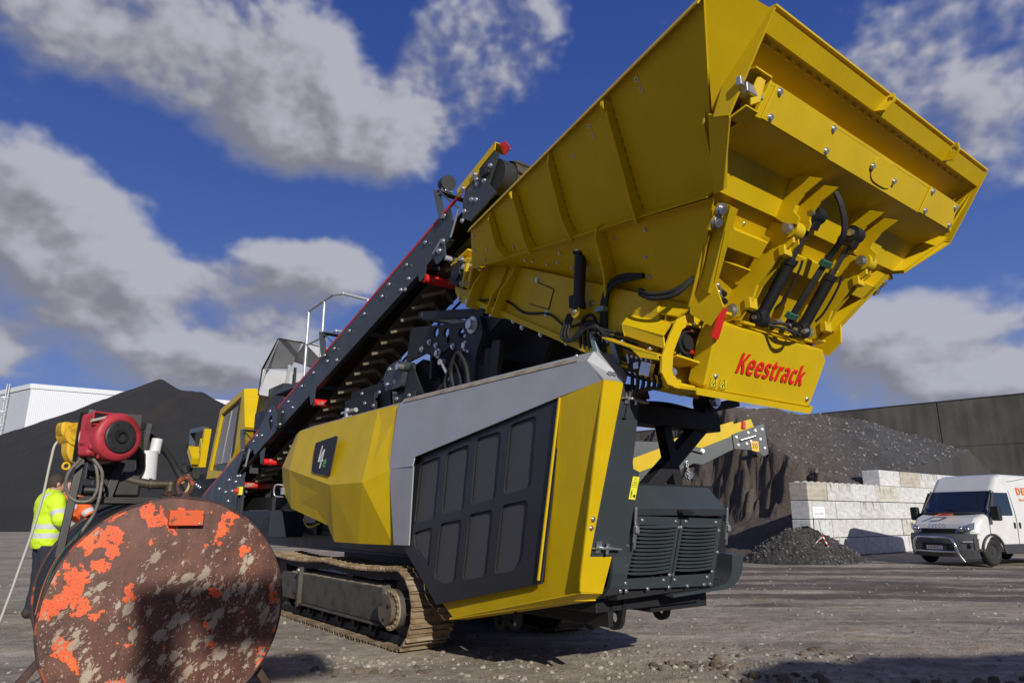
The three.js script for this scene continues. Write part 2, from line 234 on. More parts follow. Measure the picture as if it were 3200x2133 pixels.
{ // ---- yellow corner cover
  const A = [[-2.345, 2.112, .004], [-2.803, 2.170, .0], [-2.515, .82, .0], [-2.50, .735, .018], [-.79, .385, .05], [-.614, .486, .022], [-2.05, .77, .01]];
  const c = mk('corner_cover', [slab(A, .014, IN),
    slab([[-2.803, 2.170, 0], [-2.803, 2.172, .20], [-2.548, .975, .062], [-2.54, .97, .28], [-2.487, .72, .225], [-2.505, .745, .01], [-2.515, .82, 0]], .014, [1, 0, 0]),
    slab([[-2.5, .735, .018], [-2.487, .715, .225], [-2.40, .672, .25], [-2.38, .672, .06]], .012, [.3, 1, 0]),
    slab([[-2.38, .672, .06], [-2.40, .672, .25], [-.78, .36, .25], [-.79, .385, .05]], .012, [0, 1, 0]),
    slab([[-2.5, .735, .018], [-2.38, .672, .06], [-.79, .385, .05]], .012, [0, 1, 1])], M.yellow, CR, 'bright yellow rear corner cover');
  mk('edge_strip', [bar([-2.335, 2.105, .0], [-2.06, .79, .004], .012, .018, IN)], M.yellow, c);
  bolt(c, [-2.607, 1.225, .048], [-1, -.2, 0], .013); bolt(c, [-2.59, 1.165, .043], [-1, -.2, 0], .013);
}
const Rp = (y, z, off = 0) => [-2.337 - .213 * y - off, y, z];
const REAR = V3(-1, -.213, 0).normalize();
{ // ---- dark rear plate, latches, decal
  const o = .006;
  const pl = mk('rear_plate', [slab([Rp(2.165, .205, o), Rp(2.168, .33, o), Rp(2.13, .384, o), Rp(1.62, .386, o), Rp(1.577, .4, o), Rp(1.558, .465, o), Rp(.962, .425, o), Rp(.972, .064, o)], .016, [1, 0, 0], [], .003)], M.dark, CR, 'narrow anthracite rear plate');
  const latch = (y, z, flip) => { const L = mk('latch', [slab([Rp(y + .045, z - .03, .014), Rp(y + .05, z + .02, .014), Rp(y - .03, z + .02, .014), Rp(y - .035, z - .03, .014)], .006, REAR), bar(Rp(y, z, .03), Rp(y - .005, z + .1, .035), .05, .02, [0, 1, 0]), bar(Rp(y - .005, z + .09, .03), Rp(y - .012, z + .19, .03), .045, .012, [0, 1, 0]), cyl(Rp(y + .03, z + .06, .04), Rp(y - .04, z + .06, .04), .012), bar(Rp(y, z - .06, .018), Rp(y, z - .01, .022), .035, .008, [0, 1, 0])], M.zinc, pl); return L; };
  latch(2.06, .25); latch(1.03, .13);
  mk('hook', [cyl(Rp(2.04, .25, .02), Rp(1.93, .235, .02), .004), bar(Rp(1.925, .215, .02), Rp(1.925, .255, .02), .01, .008)], M.black, pl);
  const warn = canvasTex(128, 288, (c, w, h) => { c.fillStyle = '#e8e23a'; c.fillRect(0, 0, w, h); c.strokeStyle = '#151515'; c.lineWidth = 5; c.beginPath(); c.moveTo(64, 18); c.lineTo(112, 112); c.lineTo(16, 112); c.closePath(); c.stroke(); c.lineWidth = 6; c.beginPath(); c.moveTo(50, 66); c.lineTo(62, 92); c.lineTo(84, 96); c.moveTo(58, 80); c.lineTo(84, 78); c.stroke(); c.fillStyle = '#151515'; c.fillRect(0, 132, w, 3); c.beginPath(); c.arc(34, 180, 10, 0, 7); c.fill(); c.fillRect(24, 192, 20, 34); c.fillRect(26, 224, 7, 40); c.fillRect(36, 224, 7, 40); c.fillRect(52, 240, 18, 4); c.fillRect(78, 226, 38, 26); c.fillRect(74, 246, 46, 14); });
  sheet('warning_decal', [Rp(1.365, .378, .009), Rp(1.36, .448, .009), Rp(1.522, .468, .009), Rp(1.525, .398, .009)], warn, pl);
}
{ // ---- louvred rear box, hood
  const bx = mk('louvre_frame', [slab([Rp(1.246, .48), Rp(1.222, 1.518), Rp(.70, 1.485), Rp(.737, .38)], .012, [1, 0, 0], [[Rp(1.185, .535), Rp(1.175, .955), Rp(.80, .915), Rp(.805, .46)], [Rp(1.172, 1.035), Rp(1.162, 1.46), Rp(.795, 1.44), Rp(.80, .99)]])], M.dark, CR, 'anthracite rear frame holding two louvred doors');
  mk('rear_housing', [slab([Rp(1.246, 1.518), Rp(.70, 1.485), [-1.6, .70, 1.5], [-1.6, 1.24, 1.52]], .012, OUT), box(-1.9, .95, .99, .5, .5, .98)], M.black, CR);
  for (const [a0, a1, b0, b1] of [[.535, .955, .46, .915], [1.035, 1.46, .99, 1.44]]) for (let k = 0; k < 13; k++) {
    const t = k / 13, y = lerp(1.178, .822, t), l = lerp(a0, b0, t), r = lerp(a1, b1, t), P = [], n = 10;
    const row = (yy, off, d) => [...Array(n + 1).keys()].map(i => { const s = i / n * 2 - 1, w = Math.sqrt(Math.max(0, 1 - s * s)); return Rp(yy - d * w, lerp(l, r, i / n), off * w); });
    const a = row(y, .0, 0), b = row(y - .009, .03, .01), c = row(y - .0115, .028, .0115);
    const pos = []; const q = (A, B) => { for (let i = 0; i < n; i++) pos.push(...A[i], ...B[i], ...B[i + 1], ...A[i], ...B[i + 1], ...A[i + 1]); };
    q(a, b); q(b, c); q(c, a);
    const g = new THREE.BufferGeometry(); g.setAttribute('position', new THREE.Float32BufferAttribute(pos, 3)); g.computeVertexNormals();
    mk('louvre', g, M.dark, bx);
  }
  for (const [y, z] of [[1.215, .56], [1.205, .94], [1.205, 1.06], [1.195, 1.44], [1.16, .985], [1.16, 1.01], [.9, .435], [.775, .455], [.775, .87], [.77, 1.0], [.77, 1.4], [.81, .93], [.81, .965], [.81, 1.455], [1.13, 1.49], [.96, 1.5], [.725, .41], [.722, .47], [.722, .7], [.72, .94], [.716, 1.16], [.714, 1.37], [.713, 1.45], [1.04, .425]]) bolt(bx, Rp(y, z), REAR, .0105);
  mk('door_gap', [slab([Rp(1.235, .992, .003), Rp(1.235, .998, .003), Rp(.75, .952, .003), Rp(.75, .946, .003)], .004, REAR)], M.black, bx);
  const hood = mk('rear_hood', [prism([[-2.607, 1.252], [-2.628, 1.30], [-2.47, 1.475], [-1.7, 1.5], [-1.7, 1.25]], .47, 1.54, [], .006)], M.dark, CR, 'anthracite sloping hood above the louvres');
  mk('pull_handle', [slab([[-2.62, 1.285, .92], [-2.62, 1.28, 1.09], [-2.67, 1.262, 1.07], [-2.67, 1.266, .94]], .012, [0, 1, 0]), slab([[-2.67, 1.285, .94], [-2.67, 1.28, 1.07], [-2.67, 1.25, 1.07], [-2.67, 1.255, .94]], .008, [1, 0, 0])], M.black, hood);
  for (const z of [.455, 1.545]) { const k = mk('hood_latch', [bar([-2.635, 1.31, z], [-2.622, 1.20, z], .022, .02, [1, 0, 0]), bar([-2.63, 1.2, z], [-2.6, 1.06, z], .03, .016, [1, 0, 0]), box(-2.63, 1.15, z, .035, .05, .035), bar([-2.61, 1.08, z], [-2.60, 1.02, z], .018, .01, [1, 0, 0])], M.zinc, hood); }
}
{ // ---- rear tray: rounded bumpers, belly, lugs
  const prof = (z0, z1, dir) => { const o = [], i = []; for (let k = 0; k <= 8; k++) { const a = k / 8 * Math.PI / 2; o.push([z1 - dir * (.24 - .24 * Math.cos(a)), .86 - .2 * Math.sin(a)]); i.push([z0 - dir * (.12 - .12 * Math.cos(a)), .88 - .12 * Math.sin(a)]); } return { o, i }; };
  const far = prof(1.75, 1.905, 1);
  const outline = [[1.75, .93], [1.905, .925], ...far.o, [1.0, .64], [1.0, .66], [1.5, .68], ...[...far.i].reverse().map(p => [p[0], p[1] - .06])];
  mk('rear_bumper', slab(outline.map(p => [-2.50 + (p[1] - .9) * -.1, p[1], p[0]]), .75, [1, .12, 0]), M.dark, CR, 'dark rounded far corner of the rear tray');
  // near bumper: plate bending under the machine
  const P = [[-2.558, .965], [-2.55, .85], [-2.52, .76], [-2.46, .70], [-2.36, .665], [-2.2, .65]];
  const Q = P.map(p => [p[0] + .03, p[1] + .012]).reverse();
  mk('rear_bumper', prism([...P, ...Q], .278, .42), M.dark, CR, 'dark rounded near corner of the rear tray');
  mk('belly_plate', [slab([[-2.45, .66, .42], [-2.45, .62, 1.7], [-.2, .42, 1.7], [-.2, .42, .25], [-.75, .37, .25]], .05, [0, 1, 0]), box(-1.3, .62, .95, 2.0, .12, 1.2), box(-1.6, .66, 1.35, 1.3, .3, .7)], M.black, CR);
  for (const [x, z] of [[-2.2, .62], [-1.95, .62], [-.75, .62], [-.95, .62], [-1.9, 1.5]]) {
    const o = [], n = 12; o.push([-.13, .16]); for (let k = 0; k <= n; k++) { const a = Math.PI + k / n * Math.PI; o.push([.09 * Math.cos(a), .0 + .09 * Math.sin(a)]); } o.push([.13, .16]);
    mk('lifting_lug', prism(o.map(p => [x + p[0], .5 + p[1] + (-.12) * (x + 2.2)]), z, z + .04, [circ(x, .5 - .12 * (x + 2.2), .042)]), M.black, CR);
  }
  mk('drain_hose', tube([[-1.55, .56, .18], [-1.57, .48, .17], [-1.56, .41, .17]], .013), M.darkblue, CR);
}
{ // ---- chassis
  const chassis = mk('chassis', [box(3.4, .95, .7, 7.6, .34, .14), box(3.4, .95, 1.7, 7.6, .34, .14), ...[.2, 1.6, 3, 4.5, 6, 7].map(x => box(x, .95, 1.2, .16, .3, .9)), box(1.7, .72, 1.2, 2.6, .22, .9), box(2.2, .9, .62, 3.6, .16, .05)], M.dark, CR);
  mk('side_frame', [bar([2.2, 1.1, .4], [3.1, 1.45, .4], .05, .08), bar([3.1, 1.0, .4], [3.1, 2.3, .4], .08, .08), box(2.8, 1.35, .75, 1.6, .8, .08), bar([3.6, 1.1, .45], [2.6, 1.0, .45], .05, .05)], M.black, CR);
  const tb = mk('tool_box', [box(4.6, 1.13, .26, 1.35, .37, .5, .012)], M.darkblue, CR, 'blue grey tool box under the return conveyor');
  mk('handle', [tube([[4.1, 1.2, .0], [4.1, 1.2, -.035], [4.1, 1.08, -.035], [4.1, 1.08, .0]], .009)], M.black, tb);
  mk('hydraulic_hose', [tube([[3.3, 1.3, .3], [3.0, 1.24, .25], [2.7, 1.28, .28], [2.5, 1.16, .3]], .014), tube([[3.4, 1.2, .3], [3.1, 1.1, .26], [2.8, 1.15, .3]], .012)], std(lin(.5, .4, .02), .6), CR);
}
{ // ---- tracks
  const Rr = .345, x0 = .15, x1 = 3.75, cy = .372, Lx = x1 - x0, per = 2 * Lx + 2 * Math.PI * Rr, N = 68;
  const at = s => { s = ((s % per) + per) % per; if (s < Lx) return [x0 + s, cy - Rr, 1, 0]; s -= Lx; if (s < Math.PI * Rr) { const a = -Math.PI / 2 + s / Rr; return [x1 + Rr * Math.cos(a), cy + Rr * Math.sin(a), -Math.sin(a), Math.cos(a)]; } s -= Math.PI * Rr; if (s < Lx) { const t = s / Lx; return [x1 - s, cy + Rr - .035 * Math.sin(Math.PI * ((t * 2) % 1)), -1, 0]; } s -= Lx; const a = Math.PI / 2 + s / Rr; return [x0 + Rr * Math.cos(a), cy + Rr * Math.sin(a), -Math.sin(a), Math.cos(a)]; };
  const pitch = per / N;
  const shoeGeo = [0, 1, 2].map(k => join([box(0, -.012, .24, pitch * .94, .018, .48, .004), box(-pitch * .36, -.031 - k * .002, .24, .016, .03, .476, .004), box(pitch * .12, -.026, .24, .012, .02, .476, .003), box(pitch * .47, -.009, .24, pitch * .14, .02, .47, .003)]));
  const mats = [M.shoe, M.shoeDusty, std(lin(.25, .185, .115), .82, { map: dirtTex })];
  for (const z of [0, 1.92]) {
    const f = mk('track_frame', [box(1.55, .37, z + .24, 2.2, .34, .38, .015), box(3.0, .37, z + .24, .8, .32, .36, .015), slab([[.47, .56, z + .045], [.47, .17, z + .045], [.40, .17, z + .14], [.40, .58, z + .14]], .03, [1, 0, 0]), bar([2.66, .16, z + .03], [2.66, .62, z + .03], .06, .06), box(1.5, .6, z + .24, .16, .12, .16), box(2.9, .6, z + .24, .16, .12, .16), box(1.6, .19, z + .038, 2.3, .02, .06)], M.frameDirty, CR, z ? 'far crawler track frame' : 'dusty near crawler track frame');
    const d = mk('dust_layer', [(() => { const g = new THREE.PlaneGeometry(2.6, .3, 90, 10); g.rotateX(-Math.PI / 2); const p = g.attributes.position; for (let i = 0; i < p.count; i++) { const x = p.getX(i), zz = p.getZ(i); p.setXYZ(i, x + 1.8, .535 + .02 * (1 - Math.pow(Math.abs(zz) / .15, 4)) + .016 * fbm(x * 9, zz * 9 + z, 3), z + .25 + zz * 1.26); } g.computeVertexNormals(); return g; })()], M.dust, f); d.userData.kind = 'stuff';
    bolt(f, [2.66, .585, z + .0], OUT, .02);
    mk('inspection_cover', [slab(roundPoly([[2.78, .46], [2.95, .46], [2.95, .3], [2.78, .3]], .03).map(p => [p[0], p[1], z + .052]), .006, OUT)], M.frameDirty, f);
    const rol = []; for (let k = 0; k < 7; k++) rol.push(cyl([.75 + k * .42, .13, z + .1], [.75 + k * .42, .13, z + .38], .085, .085, 14), cyl([.75 + k * .42, .13, z + .07], [.75 + k * .42, .13, z + .41], .04, .04, 10)); rol.forEach((g, i) => { if (i % 2 === 0) mk('roller', [g, rol[i + 1]], M.black, f); });
    const hub = mk('sprocket', [cyl([x0, cy, z + .02], [x0, cy, z + .44], .17, .17, 28), ring([x0, cy, z + .16], [x0, cy, z + .22], .3, .1, 20), ring([x0, cy, z + .26], [x0, cy, z + .32], .3, .1, 20), cyl([x0, cy, z - .015], [x0, cy, z + .03], .185, .185, 32)], M.frameDirty, CR, z ? undefined : 'dusty drive sprocket with round hub cover');
    mk('hub_cover', [cyl([x0 + .02, cy, z - .075], [x0 + .02, cy, z - .01], .14, .132, 28)], std(lin(.12, .1, .08), .7, { map: dirtTex }), hub);
    mk('dust_rim', [ring([x0, cy, z - .03], [x0, cy, z - .012], .19, .14, 20)], M.dust, hub);
    for (let k = 0; k < 18; k++) { const a = k / 18 * 6.283; bolt(hub, [x0 + .165 * Math.cos(a), cy + .165 * Math.sin(a), z - .03], OUT, .011, boltGeo, M.dust); }
    for (let k = 0; k < 3; k++) { const a = .6 + k * 2.1; mk('plug', cyl([x0 + .02 + .09 * Math.cos(a), cy + .09 * Math.sin(a), z - .085], [x0 + .02 + .09 * Math.cos(a), cy + .09 * Math.sin(a), z - .07], .016), M.black, hub); }
    mk('idler', [ring([x1, cy, z + .15], [x1, cy, z + .33], .32, .1, 20), cyl([x1, cy, z + .08], [x1, cy, z + .4], .1)], M.frameDirty, CR);
    const links = []; for (let k = 0; k < N; k++) { const [x, y, tx, ty] = at((k + .5) * pitch); for (const zz of [.15, .29]) { const g = new THREE.BoxGeometry(pitch * .98, .075, .04); g.translate(0, .045, zz + z); g.applyMatrix4(new THREE.Matrix4().makeBasis(V3(tx, ty, 0), V3(-ty, tx, 0), IN_).setPosition(x, y, 0)); links.push(g); } }
    const chain = mk('track_chain', links, M.black, CR, z ? 'far crawler track with steel shoes' : 'near crawler track with steel shoes');
    for (let k = 0; k < N; k++) { const [x, y, tx, ty] = at(k * pitch + .03); const m = new THREE.Mesh(shoeGeo[k % 3], mats[(k * 7 + (k % 5)) % 3]); m.name = 'track_shoe'; m.matrixAutoUpdate = true; const b = new THREE.Matrix4().makeBasis(V3(tx, ty, 0), V3(-ty, tx, 0), IN_).setPosition(x, y, z); b.decompose(m.position, m.quaternion, m.scale); chain.add(m); }
  }
}
// ================================================================ hopper and feeder
{
  const c0 = [-.84, 3.63, .2], c1 = [-3.8, 3.2, .02], t0 = [-1.1, 3.9, 0], t1 = [-4.3, 3.97, -.66], b0 = [-1.0, 3.66, .44], b1 = [-3.3, 2.66, .43];
  const mix = (p, q, t) => p.map((v, i) => lerp(v, q[i], t));
  const wp = (a, b) => mix(mix(c0, c1, a), mix(t0, t1, a), b);
  const lp = (a, b) => mix(mix(b0, b1, a), mix(c0, c1, a), b);
  const nrm = (() => { const a = vv(wp(.5, .5)); return vv(wp(.6, .5)).sub(a).cross(vv(wp(.5, .6)).sub(a)).normalize(); })(); if (nrm.z > 0) nrm.negate();
  const wall = (fn, f, holes = []) => { // thick skin from a bilinear patch with small punched holes left out
    const n = 24, m = 10, pos = []; const P = (i, j, o) => { const p = vv(fn(i / n, j / m)).addScaledVector(nrm, o); const q = f([p.x, p.y, p.z]); return q; };
    const quad = (a, b, c, d) => pos.push(...a, ...b, ...c, ...a, ...c, ...d);
    for (let i = 0; i < n; i++) for (let j = 0; j < m; j++) for (const o of [0, -.014]) quad(P(i, j, o), P(i + 1, j, o), P(i + 1, j + 1, o), P(i, j + 1, o));
    for (let i = 0; i < n; i++) for (const j of [0, m]) quad(P(i, j, 0), P(i + 1, j, 0), P(i + 1, j, -.014), P(i, j, -.014));
    for (let j = 0; j < m; j++) for (const i of [0, n]) quad(P(i, j, 0), P(i, j + 1, 0), P(i, j + 1, -.014), P(i, j, -.014));
    const g = new THREE.BufferGeometry(); g.setAttribute('position', new THREE.Float32BufferAttribute(pos, 3)); g.computeVertexNormals(); return g;
  };
  const id = p => [...p];
  for (const f of [id, mir]) {
    const near = f === id, S = p => f(p), N = near ? nrm.clone() : V3(nrm.x, nrm.y, -nrm.z);
    const up = mk('hopper_wall', wall(wp, f), M.yellow, CR, near ? 'near upper hopper wall of yellow sheet steel' : 'far upper hopper wall of yellow sheet steel');
    const lo = mk('hopper_wall', wall(lp, f), M.yellow, CR, near ? 'near lower hopper wall of yellow sheet steel' : 'far lower hopper wall of yellow sheet steel');
    const off = (p, d) => { const q = vv(p).addScaledVector(nrm, d); return S([q.x, q.y, q.z]); };
    // flanges along the crease and the top
    mk('flange', [slab([off(wp(0.0, .015), 0), off(wp(1, .015), 0), off(wp(1, .0), .075), off(wp(.0, .0), .06)], .01, [0, 1, 0]), slab([off(lp(0.0, .97), 0), off(lp(1, .98), 0), off(lp(1, .985), .06), off(lp(.0, .985), .05)], .008, [0, -1, 0])], M.yellow, up);
    mk('top_flange', [slab([off(wp(0, 1), 0), off(wp(1, 1), 0), off(wp(1, .965), .05), off(wp(0, .95), .04)], .01, [0, 1, 0])], M.yellow, up);
    // ribs
    for (const [aT, bT, aM, aB, bB, big] of [[.72, .93, .775, .80, -.03, 1], [.48, .97, .52, .55, -.02, 0], [.30, .88, .34, .37, -.03, 1], [.15, .93, .19, .23, .02, 0]]) {
      const d = big ? .11 : .085, P = [], Q = [];
      for (let k = 0; k <= 8; k++) { const t = k / 8, a = t < .75 ? lerp(aT, aM, t / .75) : lerp(aM, aB, (t - .75) / .25), b = lerp(bT, bB, t); const w = d * (big ? (t < .12 ? lerp(.45, .62, t / .12) : t > .7 ? lerp(.75, 1.0, (t - .7) / .3) : lerp(.62, .75, t)) : t < .1 ? lerp(.3, .8, t / .1) : .8 + .2 * t); P.push(off(wp(a, b), 0)); Q.push(off(wp(a, b), w)); }
      const along = vv(P[8]).sub(vv(P[0])), side = along.clone().cross(N).normalize();
      const pos = []; const quad = (a, b, c, e) => pos.push(...a, ...b, ...c, ...a, ...c, ...e); const sh = (p, s) => vv(p).addScaledVector(side, s).toArray();
      for (let k = 0; k < 8; k++) { for (const s of [.009, -.009]) quad(sh(P[k], s), sh(Q[k], s), sh(Q[k + 1], s), sh(P[k + 1], s)); quad(sh(Q[k], .009), sh(Q[k], -.009), sh(Q[k + 1], -.009), sh(Q[k + 1], .009)); }
      for (const k of [0, 8]) quad(sh(P[k], .009), sh(P[k], -.009), sh(Q[k], -.009), sh(Q[k], .009));
      const g = new THREE.BufferGeometry(); g.setAttribute('position', new THREE.Float32BufferAttribute(pos, 3)); g.computeVertexNormals();
      const L = [g]; if (big) { const c = vv(off(wp(aT, bT - .03), d * .4)); L.push(cyl(c.clone().addScaledVector(side, .012), c.clone().addScaledVector(side, -.012), .04, .04, 18)); }
      mk('stiffener', L, M.yellow, up);
      // stitch welds beside the rib
      const Wd = []; for (let k = 1; k < 12; k++) { const t = k / 12.5; const a = t < .75 ? lerp(aT, aM, t / .75) : lerp(aM, aB, (t - .75) / .25); const p = vv(off(wp(a, lerp(bT, bB, t)), .004)).addScaledVector(side, near ? -.014 : .014), q = vv(off(wp(a, lerp(bT, bB, t + .04)), .004)).addScaledVector(side, near ? -.014 : .014); Wd.push(bar(p, q, .014, .012, N, 0)); }
      const w = mk('weld', Wd, std(lin(.42, .27, .01), .6), up); w.userData.kind = 'stuff';
    }
    // tall curved bracket on the lower wall down to the feeder
    { const P = [], a = [[.655, 1.05, .08], [.672, .9, .12], [.70, .6, .12], [.715, .3, .13], [.72, .02, .17], [.72, -.3, .19]]; const O = [], I = []; for (const [x, y, w] of a) { O.push(off(lp(x, y), w)); I.push(off(lp(x, y), 0)); }
      mk('bracket', slab([...O, ...I.reverse()], .02, [1, 0, 0], [], .002), M.yellow, lo); }
    // zinc bolts on the lower wall and the front of the upper one
    for (const [a, b] of [[.06, .3], [.27, .7], [.3, .6], [.45, .72], [.48, .35], [.62, .5], [.52, .2], [.36, .45], [.8, .82], [.8, .5], [.82, .25], [.69, .8], [.62, .28], [.42, .5], [.72, .2]]) bolt(lo, off(lp(a, b), .001), N, .012);
    for (const [a, b] of [[.02, .75], [.02, .4], [.1, .3], [.08, .1], [.25, .12]]) bolt(up, off(wp(a, b), .001), N, .011);
    // punched holes, each a short open zinc ring
    for (const [a, b] of [[.81, .9], [.82, .82], [.64, .88], [.65, .79], [.57, .75], [.48, .84]]) mk('punched_hole', ring(off(wp(a, b), .001), off(wp(a, b), .004), .017, .011, 10), M.zinc, up);
  }
  // ---- rear end: lower wall
  const end = mk('hopper_end_wall', [slab([[-3.80, 3.235, .05], [-3.80, 3.235, 2.35], [-3.28, 2.65, 2.03], [-3.28, 2.65, .37]], .014, [1, 0, 0]), slab([[-3.80, 3.235, .05], [-3.80, 3.235, 2.35], [-3.74, 3.24, 2.33], [-3.74, 3.24, .07]], .02, [0, 1, 0])], M.yellow, CR, 'lower rear end wall of the hopper');
  const en = V3(-.55, -.48, 0).normalize(); const ep = (t, z, d = 0) => [lerp(-3.76, -3.28, t) + en.x * d, lerp(3.2, 2.65, t) + en.y * d, z];
  for (const [z0, z1] of [[.27, .66], [.80, 1.6], [1.78, 2.2]]) mk('cross_beam', slab([ep(.16, z0, .1), ep(.16, z1, .1), ep(.34, z1 - (z1 > 2 ? .06 : 0), .1), ep(.34, z0 + (z0 < .4 ? .01 : 0), .1)], .09, [.75, .66, 0], [], .008), M.yellow, end);
  mk('post', [slab([ep(.0, .13, .1), ep(.0, .21, .1), ep(.78, .42, .1), ep(.78, .35, .1)], .09, [.75, .66, 0], [[ep(.2, .19, .1), ep(.22, .205, .1), ep(.7, .37, .1), ep(.68, .355, .1)]])], M.yellow, end);
  mk('post', [slab([ep(.0, 2.27, .1), ep(.0, 2.19, .1), ep(.78, 1.98, .1), ep(.78, 2.05, .1)], .09, [.75, .66, 0])], M.yellow, end);
  for (const [t, z] of [[.06, .1], [.17, .12]]) bolt(end, ep(t, z, .07), en, .03);
  mk('side_lug', slab([ep(.02, .06, .05), ep(.02, .15, .05), ep(.26, .17, .05), ep(.26, .09, .05)], .02, en, [], .004), M.yellow, end);
  mk('side_lug', slab([ep(.02, 2.34, .05), ep(.02, 2.25, .05), ep(.26, 2.23, .05), ep(.26, 2.31, .05)], .02, en, [], .004), M.yellow, end);
  for (const [t, z] of [[.1, 2.29], [.2, 2.26]]) bolt(end, ep(t, z, .07), en, .028);
  // hinge arms
  for (const z of [.70, 1.70]) {
    const arm = mk('hinge_arm', [slab([ep(-.06, z, .17), ep(.06, z, .24), ep(.2, z, .20), ep(.55, z, .16), ep(.72, z, .19), ep(.9, z, .16), ep(1.05, z, .06), ep(1.05, z, -.01), ep(-.02, z, -.01)], .025, [0, 0, 1], [], .003), slab([ep(-.06, z + .06, .17), ep(.06, z + .06, .24), ep(.2, z + .06, .20), ep(.55, z + .06, .16), ep(.72, z + .06, .17), ep(.72, z + .06, -.01), ep(-.02, z + .06, -.01)], .012, [0, 0, 1])], M.yellow, end);
    mk('stop_block', box(...ep(.17, z + .03, .20), .05, .07, .09, .006), M.yellow, arm); mk('stop_block', box(...ep(.74, z + .03, .175), .05, .08, .09, .006), M.yellow, arm);
    mk('hinge_pin', [cyl(ep(-.03, z - .035, .165), ep(-.03, z + .1, .165), .042, .042, 6), cyl(ep(-.03, z - .02, .165), ep(-.03, z + .085, .165), .062, .062, 20)], M.yellow, arm); bolt(arm, ep(-.03, z - .03, .165), OUT, .03); bolt(arm, ep(.88, z - .005, .09), OUT, .034);
  }
  for (const [t, z] of [[.1, .45], [.55, .44], [.85, .52], [.5, .9], [.62, 1.12], [.1, 1.0], [.5, 1.5], [.12, 2.0], [.56, 1.85]]) bolt(end, ep(t, z, .002), en, .016, domeGeo);
  // ---- hinged upper flap
  const flap = mk('hopper_flap', [slab([[-3.83, 3.205, .02], [-3.83, 3.205, 2.38], [-3.98, 3.47, 2.69], [-3.98, 3.47, -.29]], .014, [1, 0, 0]), slab([[-3.98, 3.47, -.29], [-3.98, 3.47, 2.69], [-4.03, 3.70, 2.69], [-4.03, 3.70, -.29]], .014, [1, 0, 0]), slab([[-4.03, 3.70, -.29], [-4.03, 3.70, 2.69], [-4.43, 3.85, 2.69], [-4.43, 3.85, -.29]], .014, [0, 1, 0])], M.yellow, CR, 'hinged rear flap of the hopper');
  // top channel
  mk('top_channel', [slab([[-4.425, 3.825, -.3], [-4.425, 3.825, 2.7], [-4.497, 3.912, 2.71], [-4.497, 3.912, -.31]], .012, [1, 0, 0]), slab([[-4.425, 3.825, -.3], [-4.425, 3.825, 2.7], [-4.38, 3.85, 2.7], [-4.38, 3.85, -.3]], .012, [.2, 1, 0])], M.yellow, flap);
  mk('top_plate', slab([[-4.515, 3.945, -.31], [-4.515, 3.945, 2.71], [-4.3, 3.985, 2.7], [-4.3, 3.985, -.3]], .012, [0, -1, 0]), M.yellow, flap);
  for (let k = 0; k < 24; k++) mk('spacer', box(-4.47, 3.93, -.26 + k * .126, .03, .022, .07, 0, [0, 0, .2]), M.yellow, flap);
  // notched seam below the channel
  { const L = []; for (let k = 0; k < 26; k++) L.push(box(-4.36, 3.835, -.2 + k * .108, .045, .014, .055, 0, [0, 0, .55])); const s = mk('stitch_seam', L, M.yellow, flap); s.userData.kind = 'stuff'; }
  // end plates
  for (const s of [0, 1]) { const z = s ? 2.69 : -.31, f = p => s ? mir(p) : p;
    mk('end_plate', [slab([[-3.80, 3.195, s ? 2.38 : .02], [-3.90, 3.19, s ? 2.40 : 0], [-4.17, 3.43, s ? 2.70 : -.30], [-4.04, 3.52, s ? 2.70 : -.30]], .012, s ? IN : OUT), slab([[-4.07, 3.47, z], [-4.17, 3.43, z], [-4.51, 3.92, z], [-4.40, 3.95, z], [-4.16, 3.66, z]], .014, s ? IN : OUT, [circ(-4.225, 3.55, .0001, 3).map(p => [p[0], p[1], z])])], M.yellow, flap);
    mk('wing_plate', [slab([[-4.05, 3.53, -.30], [-4.31, 3.975, -.665], [-4.46, 3.955, -.42], [-4.49, 3.92, -.32], [-4.15, 3.47, -.305]].map(f), .012, [1, 0, 0]), slab([[-3.78, 3.2, .035], [-4.03, 3.53, -.28], [-4.15, 3.47, -.31], [-3.90, 3.19, .0]].map(f), .02, [0, 0, s ? -1 : 1])], M.yellow, flap, s ? 'far corner wing plate' : 'sunlit near corner wing plate');
  }
  mk('far_ear', [slab([[-4.49, 3.92, 2.71], [-4.42, 3.92, 2.83], [-4.3, 3.85, 2.84], [-4.15, 3.5, 2.72], [-4.2, 3.5, 2.70]], .014, [1, 0, 0], [])], M.yellow, flap);
  // lower box beam with bolted covers
  const bm = mk('box_beam', [slab([[-4.323, 3.66, -.10], [-4.323, 3.66, 2.5], [-4.225, 3.465, 2.57], [-4.225, 3.465, -.17]], .02, [1, 0, 0], [], .004), slab([[-4.318, 3.655, -.10], [-4.318, 3.655, 2.5], [-4.0, 3.71, 2.5], [-4.0, 3.71, -.1]], .014, [0, -1, 0]), slab([[-4.222, 3.468, -.16], [-4.222, 3.468, 2.56], [-3.95, 3.43, 2.56], [-3.95, 3.43, -.16]], .014, [0, 1, 0])], M.yellow, flap);
  const bn = V3(-.195, -.098, 0).normalize(); const bp = (t, z, d = 0) => [lerp(-4.323, -4.225, t) + bn.x * d, lerp(3.66, 3.465, t) + bn.y * d, z];
  for (const [z0, z1] of [[-.06, .62], [2.0, 2.5]]) { const c = mk('beam_cover', slab([bp(.02, z0, .003), bp(.02, z1, .003), bp(.98, z1 + .02, .003), bp(.98, z0 - .04, .003)], .01, bn, [], .002), M.yellow, flap); for (const [t, z] of [[.15, z0 + .04], [.85, z0 + .03], [.2, z1 - .03], [.85, z1 - .03]]) bolt(c, bp(t, z, .013), bn, .016); }
